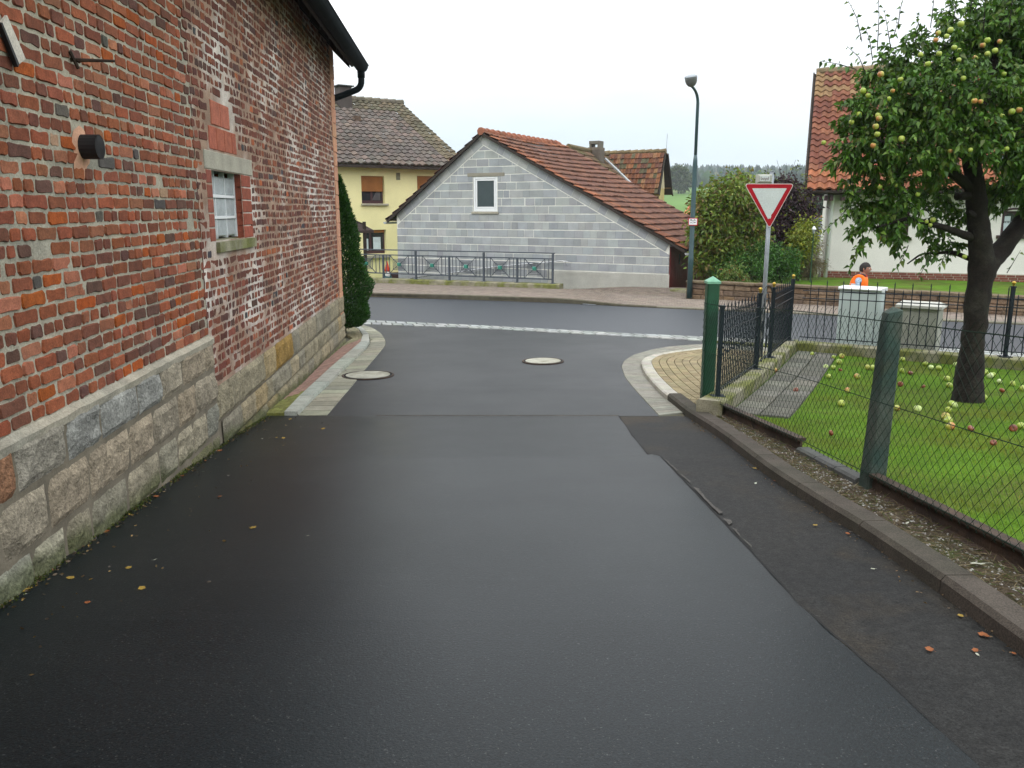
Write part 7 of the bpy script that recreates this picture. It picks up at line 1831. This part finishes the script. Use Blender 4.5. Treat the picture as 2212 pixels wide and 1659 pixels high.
# hands: palm, four fingers and a thumb each, resting on the cabinet's back edge
for sgn in (1, -1):
    w = bp(.28, .17 * sgn, sh - .45); hv = [w, w + fwd * .05 - Z * .01, w + fwd * .09 - Z * .015]; he = [(0, 1), (1, 2)]; hr_ = [(.022, .016), (.038, .014), (.036, .012)]
    for k, (dl, ln_) in enumerate([(-.027, .066), (-.009, .076), (.009, .072), (.027, .056)]):
        b_ = len(hv); r0 = w + fwd * .088 + lat * dl - Z * .015; hv += [r0, r0 + fwd * ln_ * .5 - Z * .008, r0 + fwd * ln_ - Z * .03]; he += [(2, b_), (b_, b_ + 1), (b_ + 1, b_ + 2)]; hr_ += [.0095, .0088, .0075]
    b_ = len(hv); r0 = w + fwd * .035 - lat * .032 * sgn; hv += [r0, r0 + fwd * .03 - lat * .022 * sgn - Z * .008, r0 + fwd * .055 - lat * .026 * sgn - Z * .018]; he += [(1, b_), (b_, b_ + 1), (b_ + 1, b_ + 2)]; hr_ += [.012, .010, .0085]
    skin_body('hand', hv, he, hr_, M['skin'], pe)
# trousers, vest
skin_body('trousers', [V[0] + Z * .02, V[16], V[17], V[18], V[20], V[21], V[22]], [(0, 1), (1, 2), (2, 3), (0, 4), (4, 5), (5, 6)], [(.155, .13), .115, .082, .062, .115, .082, .062], M['trouser'], pe)
skin_body('vest', [V[0] + Z * .05, V[1], V[2], V[3] + Z * .012, bp(-.03, .145, sh + .01), bp(-.03, -.145, sh + .01)], [(0, 1), (1, 2), (2, 3), (3, 4), (3, 5)], [(.19, .19), (.195, .19), (.20, .19), (.155, .15), (.10, .095), (.10, .095)], M['vest'], pe)
for hh in (.20, .34):
    m_ = MB(); n_ = 24
    for k in range(n_):
        a0, a1 = 2 * math.pi * k / n_, 2 * math.pi * (k + 1) / n_
        m_.add([bp(-.07 + .150 * math.cos(a0), .192 * math.sin(a0), pv + hh), bp(-.07 + .150 * math.cos(a1), .192 * math.sin(a1), pv + hh), bp(-.07 + .150 * math.cos(a1), .192 * math.sin(a1), pv + hh + .05), bp(-.07 + .150 * math.cos(a0), .192 * math.sin(a0), pv + hh + .05)], [(0, 1, 2, 3)])
    m_.build('reflective_band', M['frame_white'], pe)
m_ = MB(); m_.lathe(bp(-.005, 0, sh + .055), [(.075, 0), (.078, .02), (.068, .055), (.062, .06)], 14, (.05, .02, .03)); m_.tube([bp(.055, .02, sh + .05), bp(.075, .02, sh + .085)], .022, 8, (.6, .03, .03)); m_.build('collar', M['plain'], pe, smooth=True)
# head in profile: shaped skull, brow, nose, lips, chin, ears
hc = bp(.045, 0, HT - .118); mb = MB(); nh, sg_ = 24, 28
for i in range(nh + 1):
    t = math.pi * i / nh; zc_ = math.cos(t)
    for k in range(sg_):
        a = 2 * math.pi * k / sg_; f, l = math.cos(a) * math.sin(t), math.sin(a) * math.sin(t)
        rf = .098 if f > 0 else .104; x, y, z = f * rf, l * .076, zc_ * .118
        if z < -.02: s_ = 1 - .30 * min(1, (-z - .02) / .09); y *= s_; x = x * (1 - .12 * min(1, (-z - .02) / .09)) + .012 * min(1, (-z - .02) / .09)
        g = lambda c, w: math.exp(-((z - c) / w) ** 2) * math.exp(-(y / .016) ** 2) if f > .3 else 0
        x += .024 * g(-.022, .018) + .010 * g(-.004, .016) + .009 * g(-.066, .010) + .009 * g(-.098, .016) - .004 * g(-.050, .006)
        if f > .2: x += .006 * math.exp(-((z - .022) / .012) ** 2) - .007 * math.exp(-((z - .004) / .010) ** 2) * math.exp(-((abs(y) - .032) / .014) ** 2)
        mb.v.append(tuple(hc + fwd * x + lat * y + Z * z)); mb.c.append((1, 1, 1))
for i in range(nh):
    for k in range(sg_): mb.f.append((i * sg_ + k, (i + 1) * sg_ + k, (i + 1) * sg_ + (k + 1) % sg_, i * sg_ + (k + 1) % sg_)); mb.mi.append(0)
mb.tube([bp(.01, 0, sh + .04), bp(.02, 0, HT - .17)], [.060, .056], 12)
head = mb.build('head', M['skin'], pe, smooth=True)
m_ = MB()
for s_ in (1, -1):
    m_.ball(hc + fwd * .082 + lat * .032 * s_ + Z * .004, .012, (.7, .68, .65), n=5); m_.ball(hc + fwd * .091 + lat * .032 * s_ + Z * .004, .006, (.03, .02, .015), n=5)
m_.build('eyes', M['plain'], head, smooth=True)
for s_ in (1, -1):
    m_ = MB(); m_.ball(hc - fwd * .008 + lat * .077 * s_ - Z * .012, .030, n=6, sc=(.55, .35, 1)); m_.build('ear', M['skin'], head, smooth=True)
mb = MB()
for i in range(nh + 1):
    t = math.pi * .66 * i / nh
    for k in range(sg_):
        a = 2 * math.pi * k / sg_; f, l = math.cos(a) * math.sin(t), math.sin(a) * math.sin(t); lim = .045 if f > .35 else (-.01 if f > -.1 else -.07)
        z = max(math.cos(t) * .126, lim - .01); s_ = math.sqrt(max(0, 1 - (z / .126) ** 2)); rf = .103 if f > 0 else .112
        rr_ = min(1, s_ + .02); ff, ll_ = math.cos(a) * rr_, math.sin(a) * rr_
        mb.v.append(tuple(hc + fwd * (ff * rf) + lat * (ll_ * .083) + Z * z)); mb.c.append((1, 1, 1))
for i in range(nh):
    for k in range(sg_): mb.f.append((i * sg_ + k, (i + 1) * sg_ + k, (i + 1) * sg_ + (k + 1) % sg_, i * sg_ + (k + 1) % sg_)); mb.mi.append(0)
mb.build('hair', M['hair'], pe, smooth=True)

# ================================================================== fallen leaves
def leaf_mesh(kind):
    mb = MB(); n_ = 15 if kind == 'lobed' else 10; pts = []
    for k in range(n_):
        a = 2 * math.pi * k / n_
        r_ = (.030 + .020 * abs(math.cos(2.5 * a))) if kind == 'lobed' else .042
        x, y = r_ * math.cos(a), r_ * math.sin(a) * (1 if kind == 'lobed' else .48); pts.append((x, y, .004 + .010 * mnoise.noise(Vector((x * 40, y * 40, 3)))))
    mb.add(pts + [(0, 0, .003)], [(k, (k + 1) % n_, n_) for k in range(n_)]); mb.tube([Vector((-.03, 0, .004)), Vector((-.075, .01, .006))], .0012, 4)
    return mb
cols_ = {'yellow': (.30, .20, .035), 'orange': (.26, .085, .025), 'pale': (.42, .43, .34)}; LM = {}
for nm, c in cols_.items():
    lm = leaf_mesh('oval' if nm == 'pale' else 'lobed').build('leaf', mat('leaf_' + nm, c, rough=.7, var=.25, scale=40, bump=.1, trans=.15)); LM[nm] = lm.data; bpy.data.objects.remove(lm)
LLAB = {'yellow': ('small yellow autumn leaf lying by the foot of the stone plinth', 'yellow leaves along the stone plinth'), 'orange': ('small orange autumn leaf lying by the foot of the stone plinth', 'orange leaves along the stone plinth'), 'pale': ('pale leaf lying on the dark lane tarmac', 'pale leaves on the lane')}
L1 = [(1258, 840, 'yellow'), (1290, 842, 'yellow'), (1470, 800, 'yellow'), (1320, 757, 'yellow'), (1110, 815, 'orange'), (1030, 857, 'orange'), (1000, 900, 'orange'), (935, 945, 'orange'), (1000, 1108, 'orange'), (710, 1108, 'orange'), (825, 1015, 'orange'), (730, 1062, 'yellow'), (590, 1190, 'yellow'), (482, 1268, 'orange'), (585, 1432, 'yellow'), (645, 1525, 'yellow'), (398, 1590, 'orange'), (120, 1530, 'yellow'), (100, 1536, 'yellow'), (140, 1524, 'yellow'), (230, 1445, 'orange'), (706, 1395, 'pale'), (115, 1552, 'pale'), (1400, 1287, 'pale'), (1192, 846, 'pale'), (925, 995, 'pale'), (320, 1478, 'yellow'), (1150, 1250, 'yellow')]
for x, y, k in L1:
    p = G(x / 2.105, (900 + y / 1.2765) / 1.649, .003); o = bpy.data.objects.new('leaf', LM[k]); COL.objects.link(o); s_ = random.uniform(.22, .5) * (.6 if k == 'pale' else 1); o.scale = (s_, s_, s_); o.location = p; o.rotation_euler = (random.uniform(-.15, .15), random.uniform(-.15, .15), random.uniform(0, 6)); tag(o, LLAB[k][0], 'leaf', LLAB[k][1])
LL2 = {'yellow': ('yellow leaf lying in the gutter along the brown kerb', 'yellow leaves along the brown kerb'), 'orange': ('orange leaf lying in the gutter along the brown kerb', 'orange leaves along the brown kerb'), 'pale': ('pale leaf lying on the rough old tarmac beside the kerb', 'pale leaves beside the kerb')}
L2 = [(1100, 537, 'orange'), (945, 497, 'yellow'), (1220, 706, 'pale'), (750, 285, 'orange'), (655, 225, 'yellow'), (660, 297, 'pale'), (1490, 1090, 'orange'), (1720, 1115, 'pale'), (1745, 1020, 'orange'), (1640, 930, 'yellow'), (1710, 1095, 'orange'), (1895, 1110, 'orange'), (1765, 1026, 'orange')]
for x, y, k in L2:
    p = G((2200 + x / 1.3425) / 1.649, (1500 + y / 1.3425) / 1.649, .003); o = bpy.data.objects.new('leaf', LM[k]); COL.objects.link(o); s_ = random.uniform(.2, .42); o.scale = (s_, s_, s_); o.location = p; o.rotation_euler = (random.uniform(-.15, .15), random.uniform(-.15, .15), random.uniform(0, 6)); tag(o, LL2[k][0], 'leaf', LL2[k][1])
for x, y, k, s_, lab in [(1527, 655, 'orange', .75, 'large orange leaf lying on the weedy verge behind the brown kerb'), (1722, 682, 'pale', .85, 'large pale green leaf lying against the foot of the wire fence'), (1385, 487, 'pale', .4, 'small pale leaf lying on the verge near the concrete post')]:
    p = G((2200 + x / 1.3425) / 1.649, (1500 + y / 1.3425) / 1.649, .07); o = bpy.data.objects.new('leaf', LM[k]); COL.objects.link(o); o.scale = (s_, s_, s_); o.location = p; o.rotation_euler = (.2, .1, random.uniform(0, 6)); tag(o, lab, 'leaf')
# ------------------------------------------------------------------ air
mb = MB(); mb.box((-2350, -2350, -12), (4700, 0, 0), (0, 4700, 0), (0, 0, 112)); hz = mb.build('haze', M['plain']); hz['kind'] = 'stuff'; hz.data.materials.clear()
hm = bpy.data.materials.new('haze'); hm.use_nodes = True; nt = hm.node_tree; nt.nodes.clear(); vo = nt.nodes.new('ShaderNodeVolumePrincipled'); vo.inputs['Density'].default_value = .0004; vo.inputs['Color'].default_value = (.86, .93, 1.0, 1); vo.inputs['Anisotropy'].default_value = .1
ou = nt.nodes.new('ShaderNodeOutputMaterial'); nt.links.new(vo.outputs[0], ou.inputs['Volume']); hz.data.materials.append(hm)

# ================================================================== litter along the foot of the wall and kerb
def litter(name, pts, cols, wts, size):
    n = len(pts); P_ = np.array([(x, y, zg(x, y) + .006) for x, y in pts]); D_ = RNG.normal(size=(n, 3)); D_[:, 2] = np.abs(D_[:, 2]) * .12
    s_ = RNG.uniform(.5, 1.3, n); return tag(leaves(name, P_, unit(D_), size * s_, size * .5 * s_, palette(n, cols, wts, .3), M['leaf'], fold=.1, droop=0), kind='stuff')
pts = []
for _ in range(520):
    u = random.uniform(2.6, 8.6); o = .045 + abs(random.gauss(0, 1)) * (.035 if random.random() < .7 else .3); q = wall_xy(u, o); pts.append((q.x, q.y))
litter('leaf_litter', pts, [(.13, .085, .03), (.09, .06, .03), (.22, .14, .035), (.06, .045, .03)], [3, 3, 1, 3], .022)
pts = []
kl = resample(kn, 300)
for _ in range(420):
    i = random.randrange(20, 290); q = kl[i] + Vector((-abs(random.gauss(0, .05)) - .008, 0)); pts.append((q.x, q.y))
for _ in range(120):
    f = random.random() ** 1.3; i = int(f * 59); q = smooth_line(KERB_L_OUT, 60, 2)[i] + Vector((random.uniform(.0, .03), 0)); pts.append((q.x, q.y))
litter('leaf_litter', pts, [(.12, .075, .03), (.08, .055, .03), (.18, .10, .03), (.06, .045, .03)], [3, 3, 1, 3], .018)
# moss and small weeds in the angle between wall and tarmac
pts = []
for _ in range(2600):
    u = random.uniform(2.4, 8.7)
    if mnoise.noise(Vector((u * 1.7, 0, 6))) < -.12 and random.random() < .8: continue
    q = wall_xy(u, .03 + abs(random.gauss(0, .02))); pts.append((q.x, q.y))
n = len(pts); P_ = np.array([(x, y, zg(x, y)) for x, y in pts]); D_ = RNG.normal(size=(n, 3)); D_[:, 2] = np.abs(D_[:, 2]) * 1.2 + .3
tag(leaves('moss', P_, unit(D_), RNG.uniform(.008, .030, n), .008, palette(n, [(.06, .085, .015), (.09, .11, .02), (.05, .055, .02)]), M['grass'], droop=.1), kind='stuff')
